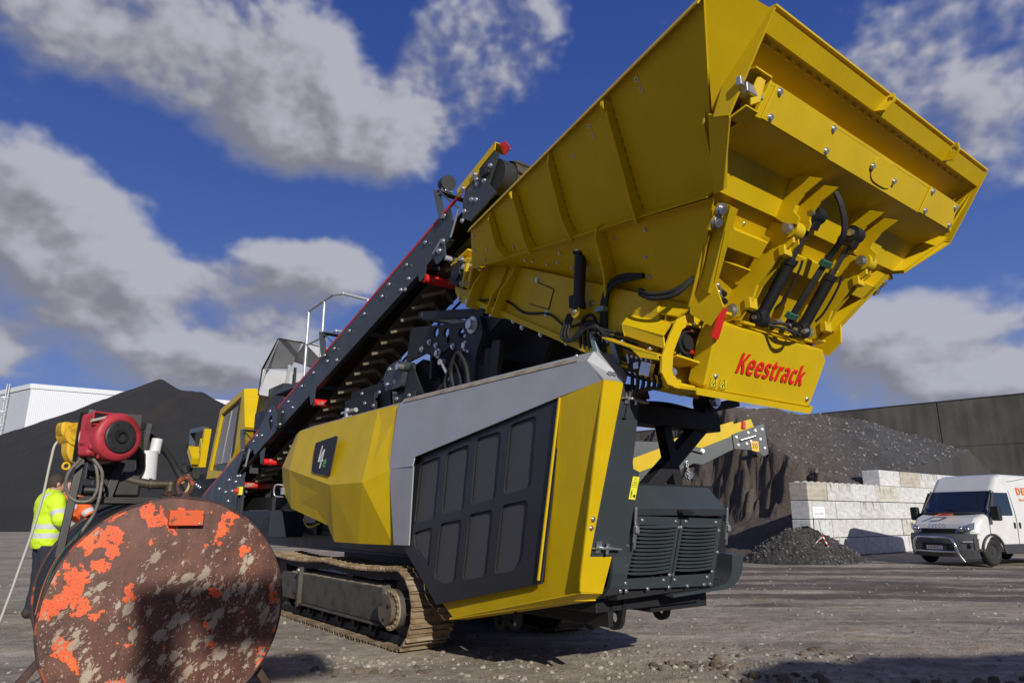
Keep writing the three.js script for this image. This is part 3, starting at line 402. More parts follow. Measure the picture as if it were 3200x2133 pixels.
  { const ov = []; for (let k = 0; k < 24; k++) { const a = k / 24 * 6.283; const c = Math.cos(a), s = Math.sin(a); ov.push(bp(.5 - Math.sign(s) * Math.pow(Math.abs(s), .6) * .4, 1.32 + Math.sign(c) * Math.pow(Math.abs(c), .6) * .15, .003)); } const c = mk('beam_cover', slab(ov, .006, bn, [], .001), M.yellow, flap, 'rounded inspection cover'); bolt(c, bp(.5, 1.16, .009), bn, .016); bolt(c, bp(.55, 1.48, .009), bn, .016); }
  // end box with lock pin
  const lb = mk('lock_box', [slab([[-4.20, 3.69, -.28], [-4.20, 3.69, -.12], [-4.34, 3.66, -.12], [-4.34, 3.66, -.28]], .01, [0, 1, 0]), slab([[-4.15, 3.43, -.29], [-4.15, 3.43, -.14], [-4.26, 3.46, -.17], [-4.26, 3.46, -.28]], .012, [0, 1, 0]), slab([[-4.15, 3.69, -.115], [-4.33, 3.66, -.115], [-4.24, 3.45, -.17], [-4.12, 3.44, -.17]], .012, IN)], M.yellow, flap);
  mk('lock_pin', [box(-4.25, 3.57, -.215, .07, .06, .16, .006)], M.zinc, lb); mk('lock_plate', [slab([[-4.31, 3.66, -.215], [-4.33, 3.63, -.17], [-4.29, 3.51, -.18], [-4.25, 3.49, -.225], [-4.27, 3.55, -.24]], .05, [1, 0, 0], [], .004)], M.yellow, lb);
  mk("lock_pin", [box(-4.27, 3.585, -.335, .03, .055, .035, .004)], M.zinc, lb);
  // lifting eyes on the top channel
  for (const [z, tw] of [[.95, .05], [2.02, 0]]) mk('lifting_eye', slab([[-4.42, 3.83, z], [-4.50, 3.92, z + tw], [-4.545, 3.93, z + tw], [-4.545, 3.87, z + tw], [-4.49, 3.81, z]], .02, IN, [circ(-4.515, 3.885, .022, 12).map(p => [p[0], p[1], z + tw * .8])]), M.yellow, flap);
  // flap ribs above the cylinders
  const fn = V3(-.265, -.27, 0).normalize(); const fp = (t, z, d = 0) => [lerp(-3.83, -3.98, t) + -.87 * d, lerp(3.205, 3.47, t) - .49 * d, z];
  for (const [z, m, w] of [[.66, 1, .17], [.86, -1, .13], [1.5, 1, .13], [1.72, -1, .17]]) mk('flap_rib', slab([fp(.98, z, .23), fp(.85, z, .2), fp(.6, z, .14), fp(.35, z, .11), fp(.2, z, .11), fp(.1, z, w), fp(-.06, z, w), fp(-.08, z, .06), fp(-.02, z, 0), fp(.98, z, 0)], .018, IN, [], .002), M.yellow, flap);
  // cylinders of the flap
  for (const z of [.93, 1.47]) {
    const a = V3(-3.47, 2.62, z), b = V3(-3.955, 3.235, z), at = t => a.clone().lerp(b, t);
    const cy = mk('flap_cylinder', [cyl(at(.05), at(.6), .043, .043, 24), cyl(at(.55), at(.605), .048, .048, 24), cyl(at(.03), at(.1), .05, .043, 20)], M.black, CR, z < 1 ? 'near black hydraulic cylinder of the hopper flap' : 'far black hydraulic cylinder of the hopper flap');
    mk('rod', cyl(at(.6), at(.93), .02, .02, 16), std(lin(.16, .16, .165), .3, { metalness: .8 }), cy);
    mk('clevis', [slab([at(.9).toArray(), at(.9).toArray(), at(1.05).toArray(), at(1.05).toArray()].map((p, i) => [p[0] + (i === 1 || i === 2 ? .04 : -.04), p[1] + (i === 1 || i === 2 ? .03 : -.03), p[2] - .045]), .09, IN, [], .01), cyl(at(1.02).add(V3(0, 0, -.05)), at(1.02).add(V3(0, 0, .05)), .058, .058, 20)], M.black, cy);
    mk('pin', cyl(at(1.02).add(V3(0, 0, -.07)), at(1.02).add(V3(0, 0, .06)), .026, .026, 14), M.zinc, cy);
    mk('foot', [cyl(at(0).add(V3(0, 0, -.05)), at(0).add(V3(0, 0, .05)), .055, .055, 20), cyl(at(0).add(V3(0, 0, -.065)), at(0).add(V3(0, 0, -.045)), .035, .035, 12)], M.black, cy); bolt(cy, at(0).add(V3(0, 0, -.06)).toArray(), OUT, .018);
    mk('feed_line', tube([at(.6).add(V3(-.06, -.02, .03)), at(.5).add(V3(-.075, -.02, .035)), at(.2).add(V3(-.075, -.02, .035)), at(.12).add(V3(-.05, -.02, .03))], .009), M.black, cy);
  }
  // hose bundle between the cylinders
  for (let k = 0; k < 3; k++) { const d = (k - 1) * .024; mk('hydraulic_hose', tube([[-4.08, 3.42, 1.0 + d], [-4.1, 3.30, 1.03 + d], [-4.05, 3.13, 1.12 + d * .8], [-3.9, 3.02, 1.18 + d * .8], [-3.78, 2.88, 1.17 + d], [-3.62, 2.70, 1.17 + d], [-3.50, 2.58, 1.2 + d]], .0115, 8), M.rubber, CR); }
  for (const [x, y, z] of [[-3.87, 2.98, 1.18], [-3.58, 2.66, 1.17]]) mk('hose_clamp', box(x, y, z, .05, .04, .11, .006, [0, 0, -.7]), std(lin(.03, .12, .08), .6), CR);
  for (const p of [[[-3.48, 2.60, .99], [-3.58, 2.58, 1.06], [-3.56, 2.56, 1.2], [-3.52, 2.56, 1.36], [-3.5, 2.6, 1.43]], [[-3.5, 2.58, .98], [-3.6, 2.53, 1.1], [-3.54, 2.52, 1.24], [-3.48, 2.55, 1.3]]]) mk('hydraulic_hose', tube(p, .012), M.rubber, CR);
  for (const p of [[-3.53, 2.6, 1.03], [-3.56, 2.57, 1.1], [-3.55, 2.58, 1.36]]) mk('hose_fitting', [cyl(p, [p[0], p[1] + .02, p[2] + .06], .017, .017, 8)], M.zinc, CR);

  // ---- feeder box
  const ang = Math.atan2(1.34, 2.68); const fe1 = V3(Math.cos(ang), Math.sin(ang), 0);
  const fbox = mk('feeder_box', [prism([[-.46, 3.45], [-2.98, 2.19], [-3.02, 2.4], [-3.04, 2.78], [-1.04, 3.665], [-.9, 3.74], [-.5, 3.88]], .34, 2.06, [], .006)], M.yellow, CR, 'yellow vibrating feeder box under the hopper');
  const fl = (u, t) => [-.46 + fe1.x * u - fe1.y * t, 3.45 + fe1.y * u + fe1.x * t]; // u along (negative to the rear), t up
  mk('bottom_rail', [prism([fl(0, -.02), fl(-3.0, -.02), fl(-3.0, .03), fl(0, .03)], .29, .345), prism([fl(0, -.02), fl(-3.0, -.02), fl(-3.0, .03), fl(0, .03)], 2.055, 2.11)], M.yellow, fbox);
  const hatch = mk('hatch', slab([[-1.69, 3.26], [-1.90, 3.14], [-1.83, 2.985], [-1.62, 3.08]].map(p => [p[0], p[1], .337]), .006, OUT, [], .002), M.yellow, fbox, 'rectangular hatch');
  mk('hatch_seam', [bar([-1.69, 3.265, .335], [-1.905, 3.145, .335], .006, .006, 0, 0), bar([-1.905, 3.145, .335], [-1.835, 2.98, .335], .006, .006, 0, 0), bar([-1.835, 2.98, .335], [-1.56, 3.1, .335], .006, .006, 0, 0)], M.black, hatch);
  for (const [x, y] of [[-1.68, 3.29], [-1.8, 2.95], [-1.33, 2.99], [-1.46, 2.9], [-1.72, 2.78], [-2.05, 2.64], [-2.36, 2.9], [-1.22, 3.06], [-.98, 3.14]]) bolt(fbox, [x, y, .339], OUT, .018);
  // cross ribs at the front
  for (const [T, B, w] of [[[-1.08, 3.77], [-.74, 3.24], .16], [[-1.26, 3.53], [-.99, 3.13], .1], [[-1.51, 3.60], [-1.157, 3.05], .15]]) mk('rib', slab([[T[0], T[1], .36], [T[0], T[1], .36 - w * .5], [lerp(T[0], B[0], .35), lerp(T[1], B[1], .35), .36 - w * .55], [lerp(T[0], B[0], .6), lerp(T[1], B[1], .6), .36 - w], [B[0], B[1], .36 - w], [B[0], B[1], .36]], .018, [1, .3, 0], [], .002), M.yellow, fbox);
  // front bearing and mounting plate
  const fp2 = mk('bearing_plate', [slab(roundPoly([[-.35, 3.9], [-.93, 3.73], [-.72, 3.28], [-.5, 3.36], [-.38, 3.5]], .04).map(p => [p[0], p[1], .3]), .04, IN, [], .004)], M.yellow, fbox);
  mk('bearing_cap', [cyl([-.53, 3.66, .22], [-.53, 3.66, .31], .125, .135, 28), cyl([-.53, 3.66, .2], [-.53, 3.66, .24], .075, .085, 24), box(-.53, 3.66, .28, .27, .27, .04, .02, [0, 0, .45])], M.black, fp2);
  mk('tension_bracket', [slab([[-.70, 3.72, .3], [-.735, 3.71, .3], [-.66, 3.48, .3], [-.62, 3.49, .3]], .09, OUT, [], .003), slab([[-.80, 3.68, .3], [-.845, 3.665, .3], [-.76, 3.44, .3], [-.72, 3.45, .3]], .09, OUT, [], .003)], M.yellow, fp2);
  for (const [x, y] of [[-.5, 3.84], [-.74, 3.78], [-.48, 3.42], [-.62, 3.35]]) bolt(fp2, [x, y, .298], OUT, .022);
  for (const [x, y] of [[-.66, 3.69], [-.63, 3.52], [-.8, 3.65], [-.74, 3.49]]) { bolt(fp2, [x, y, .23], [-.9, -.4, -.3], .026); mk('stud', cyl([x, y, .25], [x - .12, y - .05, .25], .014, .014, 8), M.zinc, fp2); }
  mk('front_lip', slab([[-.28, 3.85, .3], [-.28, 3.85, 2.1], [-.6, 3.93, 2.1], [-.6, 3.93, .3]], .02, [0, -1, 0]), M.yellow, fbox);
  // ---- folding cylinder of the near wall
  { const a = [-2.31, 2.82, .24], b = [-2.355, 3.36, .24]; const at = t => mix(a, b, t);
    const c = mk('wall_cylinder', [cyl(at(.1), at(.86), .048, .048, 24), cyl(at(.04), at(.14), .055, .055, 20)], M.black, CR, 'upright black cylinder against the hopper wall');
    mk('eye', [cyl([at(.96)[0], at(.96)[1], .2], [at(.96)[0], at(.96)[1], .3], .055, .055, 20), cyl(at(.84), at(.95), .025)], M.black, c); bolt(c, [at(.96)[0], at(.96)[1], .205], OUT, .024, domeGeo);
    mk('eye', [cyl([a[0], a[1], .2], [a[0], a[1], .3], .05, .05, 20)], M.yellow, c); bolt(c, [a[0], a[1], .2], OUT, .024, domeGeo);
    mk('port', box(at(.12)[0] + .07, at(.12)[1] + .04, .24, .05, .1, .05), M.black, c); }
  // cable along the feeder
  mk('cable', tube([[-.82, 3.32, .32], [-1.0, 3.27, .31], [-1.25, 3.2, .32], [-1.5, 3.03, .325], [-1.85, 2.93, .325], [-2.1, 2.76, .31], [-2.4, 2.74, .3], [-2.55, 2.62, .28]], .011), M.rubber, CR);
  // hose nests below the feeder
  const R = rng(31);
  for (let k = 0; k < 5; k++) { const d = k * .05; mk('hydraulic_hose', tube([[-2.28 - d, 2.42 - d * .4, .33], [-2.27 - d, 2.6 - d * .35, .29], [-2.33 - d * .8, 2.76 - d, .27], [-2.42 - d * .4, 2.78 - d * 1.1, .28], [-2.47, 2.62, .3], [-2.44 - d * .3, 2.47, .33]], .014), M.rubber, CR); }
  for (let k = 0; k < 3; k++) mk('hydraulic_hose', tube([[-2.24 + k * .03, 2.84, .25], [-2.2 + k * .04, 2.66, .22], [-2.25 + k * .02, 2.6, .22], [-2.45, 2.66 + k * .02, .22], [-2.62, 2.6 - k * .03, .26], [-2.85, 2.5 - k * .05, .3]], .013), M.rubber, CR);
  for (let k = 0; k < 4; k++) { mk('hose_fitting', [cyl([-2.2 - k * .055, 2.5 - k * .025, .31], [-2.2 - k * .055, 2.42 - k * .025, .31], .018, .018, 8)], M.zinc, CR); mk('hose_fitting', cyl([-2.17 - k * .055, 2.41 - k * .025, .31], [-2.12 - k * .055, 2.33 - k * .025, .29], .02, .015, 8), M.rubber, CR); }
  for (let k = 0; k < 4; k++) mk('hydraulic_hose', tube([[-2.46 - k * .02, 2.44 - k * .03, .3], [-2.7, 2.38 - k * .035, .3], [-2.9, 2.3 - k * .035, .32], [-3.0, 2.26 - k * .03, .42]], .013), M.rubber, CR);
  for (const [x, y] of [[-2.44, 2.55], [-2.66, 2.43]]) mk('clamp_block', box(x, y, .29, .05, .2, .06, .006, [0, 0, -.25]), std(lin(.2, .28, .27), .5, { metalness: .4 }), CR);
  // thick hose arch up the lower wall
  for (const d of [0, .035]) mk('hydraulic_hose', tube([[-2.48 - d, 2.52, .33], [-2.5 - d, 2.75, .31], [-2.55 - d, 2.9, .29], [-2.66, 2.99 - d, .27], [-2.78, 3.0 - d, .27], [-2.95, 2.96, .3]], .02), M.rubber, CR);
  mk('clamp_block', box(-2.52, 2.8, .28, .1, .04, .06), std(lin(.2, .28, .27), .5, { metalness: .4 }), CR);
  for (const d of [0, .03]) mk('hydraulic_hose', tube([[-2.95, 2.84 - d, .25], [-3.1, 2.76 - d, .22], [-3.28, 2.75 - d, .24], [-3.4, 2.82, .3]], .018), M.rubber, CR);
  // valve group
  const vb = mk('valve_block', [box(-2.9, 2.28, .33, .26, .1, .1, .008, [0, 0, .35]), box(-2.85, 2.36, .38, .3, .06, .08, .006, [0, 0, .35])], M.black, CR);
  for (let k = 0; k < 6; k++) { mk('fitting', cyl([-2.76 - k * .045, 2.4 - k * .017, .3], [-2.77 - k * .045, 2.33 - k * .017, .3], .017, .013, 8), M.zinc, vb); mk('hydraulic_hose', tube([[-2.8 - k * .05, 2.26 - k * .012, .3], [-2.81 - k * .05, 2.16 - k * .01, .28], [-2.78 - k * .03, 2.06 + k * .012, .3], [-2.68 - k * .03, 2.02 + k * .012, .42]], .0135), M.rubber, CR); }
  mk('valve_body', [box(-2.97, 2.25, .27, .1, .1, .06, .005, [0, 0, .35]), box(-2.88, 2.29, .27, .05, .05, .05, .005)], M.zinc, vb);
  // ---- near rear side: shaft cover, drip pan, bearing frame
  mk('shaft_cover', [slab([[-2.805, 2.607, .2], [-2.748, 2.724, .36], [-3.136, 2.573, .36], [-3.182, 2.431, .2]], .014, [.3, -.6, .6]), slab([[-2.805, 2.607, .2], [-3.182, 2.431, .2], [-3.187, 2.348, .2], [-2.84, 2.511, .2]], .014, IN), slab([[-2.805, 2.607, .2], [-2.748, 2.724, .36], [-2.78, 2.52, .36], [-2.84, 2.511, .2]], .014, [-1, 0, 0]), slab([[-2.84, 2.511, .2], [-3.187, 2.348, .2], [-3.15, 2.34, .36], [-2.8, 2.5, .36]], .014, [0, 1, 0])], M.yellow, CR, 'sunlit bent shaft cover beside the feeder');
  mk('wall_channel', slab([[-2.83, 2.86, .4], [-3.3, 2.66, .4], [-3.2, 2.6, .34], [-2.76, 2.77, .34]], .02, [0, -1, .5]), M.yellow, CR);
  const pan = mk('drip_pan', [slab([[-2.70, 2.515, .1], [-3.0, 2.375, .1], [-3.0, 2.385, .36], [-2.66, 2.54, .36]], .012, [0, -1, 0], [], .002), slab([[-3.0, 2.375, .1], [-3.19, 2.30, .12], [-3.19, 2.305, .3], [-3.0, 2.385, .36]], .012, [0, -1, 0]), slab([[-2.95, 2.40, .1], [-3.19, 2.30, .12], [-3.20, 2.255, .12], [-3.05, 2.30, .1]], .01, IN)], M.yellow, CR);
  bolt(pan, [-2.8, 2.465, .2], [.3, 1, 0], .016); bolt(pan, [-3.06, 2.36, .2], [.3, 1, 0], .016);
  const bu = -3.2, BP = (y, z, o = 0) => [bu - o - (y - 2.35) * .12, y, z];
  const house = mk('bearing_frame', [slab([[2.66, .56], [2.64, .45], [2.565, .313], [2.442, .241], [2.276, .171], [2.18, .17], [2.107, .236], [2.095, .332], [2.085, .575], [2.125, .57], [2.135, .35], [2.2, .278], [2.333, .283], [2.50, .365], [2.55, .44], [2.57, .56]].map(q => BP(...q)), .02, [1, 0, 0], [], .002), slab([[2.64, .36], [2.10, .30], [2.08, .75], [2.64, .9]].map(q => BP(q[0], q[1], -.14)), .016, [1, 0, 0]), slab([BP(2.66, .46), BP(2.56, .315), BP(2.6, .36, -.3), BP(2.72, .46, -.3)], .014, [0, -1, 0]), slab([BP(2.095, .3), BP(2.085, .575), BP(2.085, .575, -.16), BP(2.095, .3, -.16)], .014, [0, 1, 0])], M.yellow, CR, 'yellow C shaped frame around a round bearing');
  mk('bearing', [cyl(BP(2.42, .425, -.12), BP(2.42, .425, -.01), .09, .085, 28), cyl(BP(2.42, .425, -.03), BP(2.42, .425, .012), .058, .055, 24), box(...BP(2.36, .45, -.07), .1, .14, .16, .02)], M.black, house); bolt(house, BP(2.36, .475, .0), [-1, 0, 0], .012, boltGeo, M.red);
  mk('bracket', slab([BP(2.535, .40, .03), BP(2.515, .735, .05), BP(2.515, .735, -.13), BP(2.535, .40, -.13)], .014, [0, 1, 0]), M.yellow, house); mk('bracket', slab([BP(2.30, .285, .03), BP(2.275, .555, .05), BP(2.275, .5, -.13), BP(2.30, .3, -.13)], .014, [0, 1, 0]), M.yellow, house); mk('wear_pad', box(...BP(2.50, .56, -.02), .1, .02, .26, .004), std(lin(.09, .03, .02), .6), house);
  for (const z of [.47, .56]) bolt(house, BP(2.545, z, .01), [0, 1, 0], .017);
  bolt(house, BP(2.20, .30, -.02), [-1, 0, 0], .024); bolt(house, BP(2.125, .42, -.12), [-1, 0, 0], .02); mk('type_plate', slab([BP(2.225, .41, -.135), BP(2.21, .5, -.135), BP(2.165, .49, -.135), BP(2.18, .4, -.135)], .004, [-1, 0, 0]), std(lin(.3, .25, .2), .4, { metalness: .6 }), house);
  mk('side_arm', slab([[-3.29, 2.655, .40], [-3.29, 2.655, .54], [-3.45, 2.86, .60], [-3.60, 3.02, .46], [-3.66, 3.1, .2], [-3.52, 2.93, .25], [-3.40, 2.78, .32]], .016, [1, .5, 0]), M.yellow, CR);
  // hydraulic fittings on the end
  for (let k = 0; k < 2; k++) mk('hose_fitting', pipe([[-3.42, 2.80 - k * .05, .38], [-3.47, 2.78 - k * .05, .46], [-3.44, 2.76 - k * .05, .52]], .016, 8), M.zinc, CR);
  for (let k = 0; k < 2; k++) mk('coupling', cyl([-3.44, 2.76 - k * .055, .52], [-3.42, 2.755 - k * .055, .6], .021, .021, 10), M.black, CR);
  for (const z of [.78, 1.38]) mk('coupling', [cyl([-3.46, 2.68, z], [-3.44, 2.68, z + .09], .022, .022, 10), cyl([-3.48, 2.69, z - .03], [-3.46, 2.68, z], .014, .014, 8)], M.black, CR);
  // wings between end wall and front box
  mk('side_fin', slab([[-3.36, 2.9, .30], [-3.5, 2.93, .3], [-3.52, 2.6, .42], [-3.4, 2.5, .44], [-3.28, 2.6, .37]], .016, IN), M.yellow, CR); mk('side_fin', slab([[-3.42, 2.93, 2.1], [-3.5, 2.93, 2.1], [-3.52, 2.6, 2.0], [-3.4, 2.5, 1.98], [-3.28, 2.6, 2.03]], .016, OUT), M.yellow, CR);
  mk('ledge', [slab([[-3.41, 2.88, .3], [-3.47, 2.86, .68], [-3.6, 2.9, .66], [-3.56, 2.93, .3]], .014, [0, -1, 0])], M.yellow, CR);
  // ---- front box with the maker's name
  const kt = [-3.44, 2.53], kb = [-3.25, 2.09];
  const name = mk('drive_cover', [slab([[kt[0], kt[1], .52], [kt[0], kt[1], 1.85], [kt[0] + .03, kt[1] - .07, 1.93], [kb[0] - .015, kb[1] + .035, 1.88], [kb[0], kb[1], 1.84], [kb[0], kb[1], .55], [kb[0] - .012, kb[1] + .03, .515], [kt[0] + .05, kt[1] - .12, .49]], .16, [1, .45, 0], [], .014), slab([[kt[0] + .005, kt[1] - .005, .52], [kt[0] + .005, kt[1] - .005, 1.85], [-3.3, 2.62, 1.85], [-3.3, 2.62, .52]], .014, [0, -1, 0])], M.yellow, CR, 'bright yellow drive cover lettered Keestrack in red');
  const kn = V3(-.44, -.19, 0).normalize(), kp = (t, z, d = 0) => [lerp(kt[0], kb[0], t) + kn.x * d, lerp(kt[1], kb[1], t) + kn.y * d, z];
  bolt(name, kp(.78, .6), kn, .022, domeGeo); bolt(name, kp(.86, 1.8), kn, .022, domeGeo);
  { const g = textGeo('Keestrack', .15, .003); const b = g.boundingBox, w = b.max.x - b.min.x; g.translate(-b.min.x, 0, 0); g.scale(.86 / w, 1, 1); g.applyMatrix4(new THREE.Matrix4().makeShear(0, 0, .17, 0, 0, 0)); const ex = V3(0, 0, 1), ey = vv(kp(0, 0)).sub(vv(kp(1, 0))).normalize(); g.applyMatrix4(new THREE.Matrix4().makeBasis(ex, ey, ex.clone().cross(ey).normalize()).setPosition(...kp(.66, .80, .006))); mk('lettering', g, std(lin(.68, .018, .012), .45), name, 'red Keestrack lettering'); }
  const tri = canvasTex(128, 128, (c) => { c.fillStyle = '#d8b91c'; c.fillRect(0, 0, 128, 128); c.fillStyle = '#ecd92c'; c.strokeStyle = '#111'; c.lineWidth = 8; c.beginPath(); c.moveTo(64, 10); c.lineTo(118, 114); c.lineTo(10, 114); c.closePath(); c.fill(); c.stroke(); c.fillStyle = '#111'; c.fillRect(52, 76, 26, 26); c.beginPath(); c.arc(70, 64, 8, 0, 7); c.fill(); c.lineWidth = 4; c.beginPath(); c.moveTo(44, 66); c.lineTo(58, 80); c.moveTo(82, 60); c.lineTo(92, 84); c.stroke(); });
  for (const z of [.595, .70]) sheet('warning_decal', [kp(.95, z - .04, .006), kp(.95, z + .04, .006), kp(.79, z + .04, .006), kp(.79, z - .04, .006)], tri, name);
  mk('skirt_plate', slab([[-3.27, 2.09, .40], [-3.27, 2.085, 1.86], [-3.05, 2.14, 1.86], [-3.05, 2.14, .30]], .02, [0, -1, 0]), M.yellow, CR);
  mk('skirt_lip', slab([[-3.275, 2.09, .40], [-3.275, 2.085, 1.86], [-3.26, 2.04, 1.86], [-3.26, 2.045, .42]], .012, [1, 0, 0]), M.yellow, CR);
  mk('red_flap', slab([[-3.475, 2.62, .455], [-3.475, 2.62, .52], [-3.40, 2.42, .50], [-3.405, 2.405, .475], [-3.40, 2.42, .45], [-3.40, 2.425, .425]], .012, [-1, -.3, 0]), M.red, CR, 'red rubber marker strip');
  mk('top_strap', [box(-3.42, 2.58, 1.2, .08, .02, .9, .004, [0, 0, .3]), box(-3.45, 2.60, 1.15, .05, .03, .3, .004, [0, 0, .3]), box(-3.4, 2.6, .55, .12, .02, .12, .004), box(-3.4, 2.6, 1.8, .12, .02, .12, .004)], M.yellow, CR);
}
// ================================================================ return conveyor of the crusher
{
  const be = Math.atan(.3165), e = [Math.cos(be), -Math.sin(be)], dn = [-Math.sin(be), -Math.cos(be)];
  const cp = (s, t, z) => [-1.09 + e[0] * s + dn[0] * t, 4.83 + e[1] * s + dn[1] * t, z];
  const P2 = (s, t) => { const p = cp(s, t, 0); return [p[0], p[1]]; };
  const L = 10.6;
  const wornRed = std(0xffffff, .6, { map: tex(256, 256, (u, v, o) => { const n = fbm(u * 5 + 2, v * 6, 4, 0) + .25 * n2(u * 30, v * 30); const band = sstep(.1, .28, n + .12 * Math.sin(v * 9)); o[0] = lerp(205, 150, band); o[1] = lerp(22, 130, band); o[2] = lerp(18, 108, band); }), });
  const cv = mk('return_conveyor', [prism([P2(.9, .03), P2(L, .03), P2(L, .24), P2(.9, .24)], .3, .312), prism([P2(.9, .24), P2(6.3, .24), P2(6.3, .40), P2(1.0, .40)], .29, .302), slab([cp(1.0, .40, .29), cp(L, .40, .29), cp(L, .40, .36), cp(1.0, .40, .36)], .01, [-.3, -1, 0]),
    prism([P2(.9, .03), P2(L, .03), P2(L, .40), P2(.9, .40)], .94, .952), ...[1.6, 3.2, 4.8, 6.4, 8, 9.4].map(s => bar(cp(s, .33, .3), cp(s, .33, .95), .05, .05))], M.dark, CR, 'long anthracite return conveyor with a red edge strip');
  mk('edge_strip', [prism([P2(.7, -.005), P2(L, -.005), P2(L, .028), P2(.7, .028)], .296, .318)], M.red, cv); mk('edge_strip', [prism([P2(0, -.005), P2(L, -.005), P2(L, .028), P2(0, .028)], .935, .957)], M.red, cv);
  const boltsAt = [[1.45, .12], [1.9, .13], [2.35, .12], [2.55, .17], [3.05, .13], [3.5, .13], [4.0, .13], [4.25, .2], [4.75, .13], [5.2, .13], [5.75, .13], [6.0, .2], [6.5, .13], [7.4, .12], [7.9, .13], [8.2, .13], [8.45, .2], [9.0, .13], [9.5, .13], [9.7, .16], [10.2, .14], [1.9, .33], [2.1, .36], [2.0, .42], [6.15, .34], [5.6, .3], [3.95, .34]];
  for (const [s, t] of boltsAt) bolt(cv, cp(s, t, .29), OUT, .0175);
  // gusset ears half way
  mk('pivot_plate', [prism(roundPoly([P2(6.35, -.09), P2(6.6, -.1), P2(7.0, .03), P2(7.35, .26), P2(7.3, .42), P2(6.2, .42), P2(6.25, .1)], .06, 3), .262, .282, [roundPoly([P2(6.42, .05), P2(6.62, .08), P2(6.55, .3), P2(6.36, .28)], .03, 2)])], M.dark, cv); for (const [s, t] of [[6.5, -.04], [7.15, .12], [6.9, .22]]) bolt(cv, cp(s, t, .262), OUT, .03, domeGeo);
  mk('rib', [slab([cp(6.12, .05, .29), cp(6.16, .4, .29), cp(6.1, .4, .22), cp(6.08, .2, .22)], .02, [1, -.3, 0])], M.dark, cv);
  mk('lever', [bar(cp(7.55, .2, .27), cp(7.75, .44, .26), .05, .012, OUT)], M.galv, cv);
  // head end plates
  const head = [P2(-.02, .03), P2(-.07, .12), P2(.17, .32), P2(.09, .49), P2(.56, .5), P2(.68, .36), P2(.62, .2), P2(.5, .04)];
  const hd = mk('head_plate', [prism(head, .255, .275, [], .003), prism(head, .97, .99)], M.dark, CR, 'dark bearing plates at the conveyor head');
  for (const [s, t] of [[.08, .15], [.33, .12], [.33, .19], [.22, .23], [.47, .28], [.4, .34], [.62, .32], [.68, .4]]) bolt(hd, cp(s, t, .255), OUT, .0195);
  mk('bearing', [cyl(cp(.17, .17, .21), cp(.17, .17, .27), .05, .05, 18), box(...cp(.17, .17, .245), .13, .1, .03, .01, [0, 0, -be])], M.black, hd);
  mk('adjuster', cyl(cp(.72, .2, .27), cp(.95, .42, .27), .012, .012, 8), M.zinc, hd); mk('adjuster', cyl(cp(1.1, .34, .26), cp(1.3, .4, .26), .013, .013, 8), M.zinc, hd);
  const guard = mk('head_guard', [prism([P2(-.08, -.03), P2(.66, -.01), P2(.66, .1), P2(.3, .09), P2(.25, .055), P2(-.04, .045)], .244, .254), slab([cp(-.08, -.03, .24), cp(-.06, -.045, .45), cp(.04, -.045, .45), cp(.04, -.03, .24)], .01, [0, -1, 0])], M.yellow, CR, 'yellow guard strip at the conveyor head');
  bolt(guard, cp(.33, .06, .243), OUT, .024); bolt(guard, cp(.56, .06, .243), OUT, .024);
  mk('red_scraper', slab([cp(-.07, -.03, .3), cp(-.15, .0, .3), cp(-.2, .12, .3), cp(-.1, .15, .3)], .014, IN), M.red, CR);
  // belt
  const sag = s => lerp(.44, .62, sstep(.5, 6, s)), loop = []; const R = .19, c = [.1, .25];
  const zz = [.45, .93];
  const path = []; for (let s = L; s >= .2; s -= .4) path.push([s, .06]); for (let k = 0; k <= 10; k++) { const a = -Math.PI / 2 - k / 10 * Math.PI; path.push([c[0] + R * Math.cos(a), c[1] + R * Math.sin(a)]); } for (let s = .4; s <= L; s += .4) path.push([s, sag(s)]);
  const pos = []; for (let i = 0; i + 1 < path.length; i++) { const a = path[i], b = path[i + 1]; for (const o of [0, .012]) { const q = [cp(a[0], a[1] - o, zz[0]), cp(b[0], b[1] - o, zz[0]), cp(b[0], b[1] - o, zz[1]), cp(a[0], a[1] - o, zz[1])]; pos.push(...q[0], ...q[1], ...q[2], ...q[0], ...q[2], ...q[3]); } }
  const bg = new THREE.BufferGeometry(); bg.setAttribute('position', new THREE.Float32BufferAttribute(pos, 3)); bg.computeVertexNormals();
  const belt = mk('conveyor_belt', bg, M.belt, CR, 'dusty black chevron belt hanging under the conveyor');
  mk('side_skirt', [prism([P2(1.2, .52), P2(8, .70), P2(8, .73), P2(1.2, .55)], .93, .945)], M.rubber, CR);
  const chev = s => { const y = sag(s) + .014, L = []; for (const m of [-1, 1]) { const a = cp(s, y + .012, .70), b = cp(s + .19, y + .012, .70 + m * .215); L.push(bar(a, b, .03, .05, [0, 1, 0], .008)); } L.push(bar(cp(s - .02, y + .012, .70), cp(s + .07, y + .012, .70), .04, .05, [0, 1, 0], .008)); return L; };
  const chevMat = std(lin(.17, .145, .105), .85, { map: dirtTex });
  for (let s = .7; s < 10; s += .27) mk('chevron', chev(s), chevMat, belt);
  for (let k = 0; k < 3; k++) { const a = -2.6 - k * .8; const p = [c[0] + (R + .012) * Math.cos(a), c[1] + (R + .012) * Math.sin(a)]; mk('chevron', bar(cp(p[0], p[1], .45), cp(p[0], p[1], .8), .03, .026, [0, 1, 0], .004), M.belt, belt); }
  mk('head_drum', cyl(cp(c[0], c[1], .3), cp(c[0], c[1], .95), R - .014, R - .014, 28), M.rubber, CR);
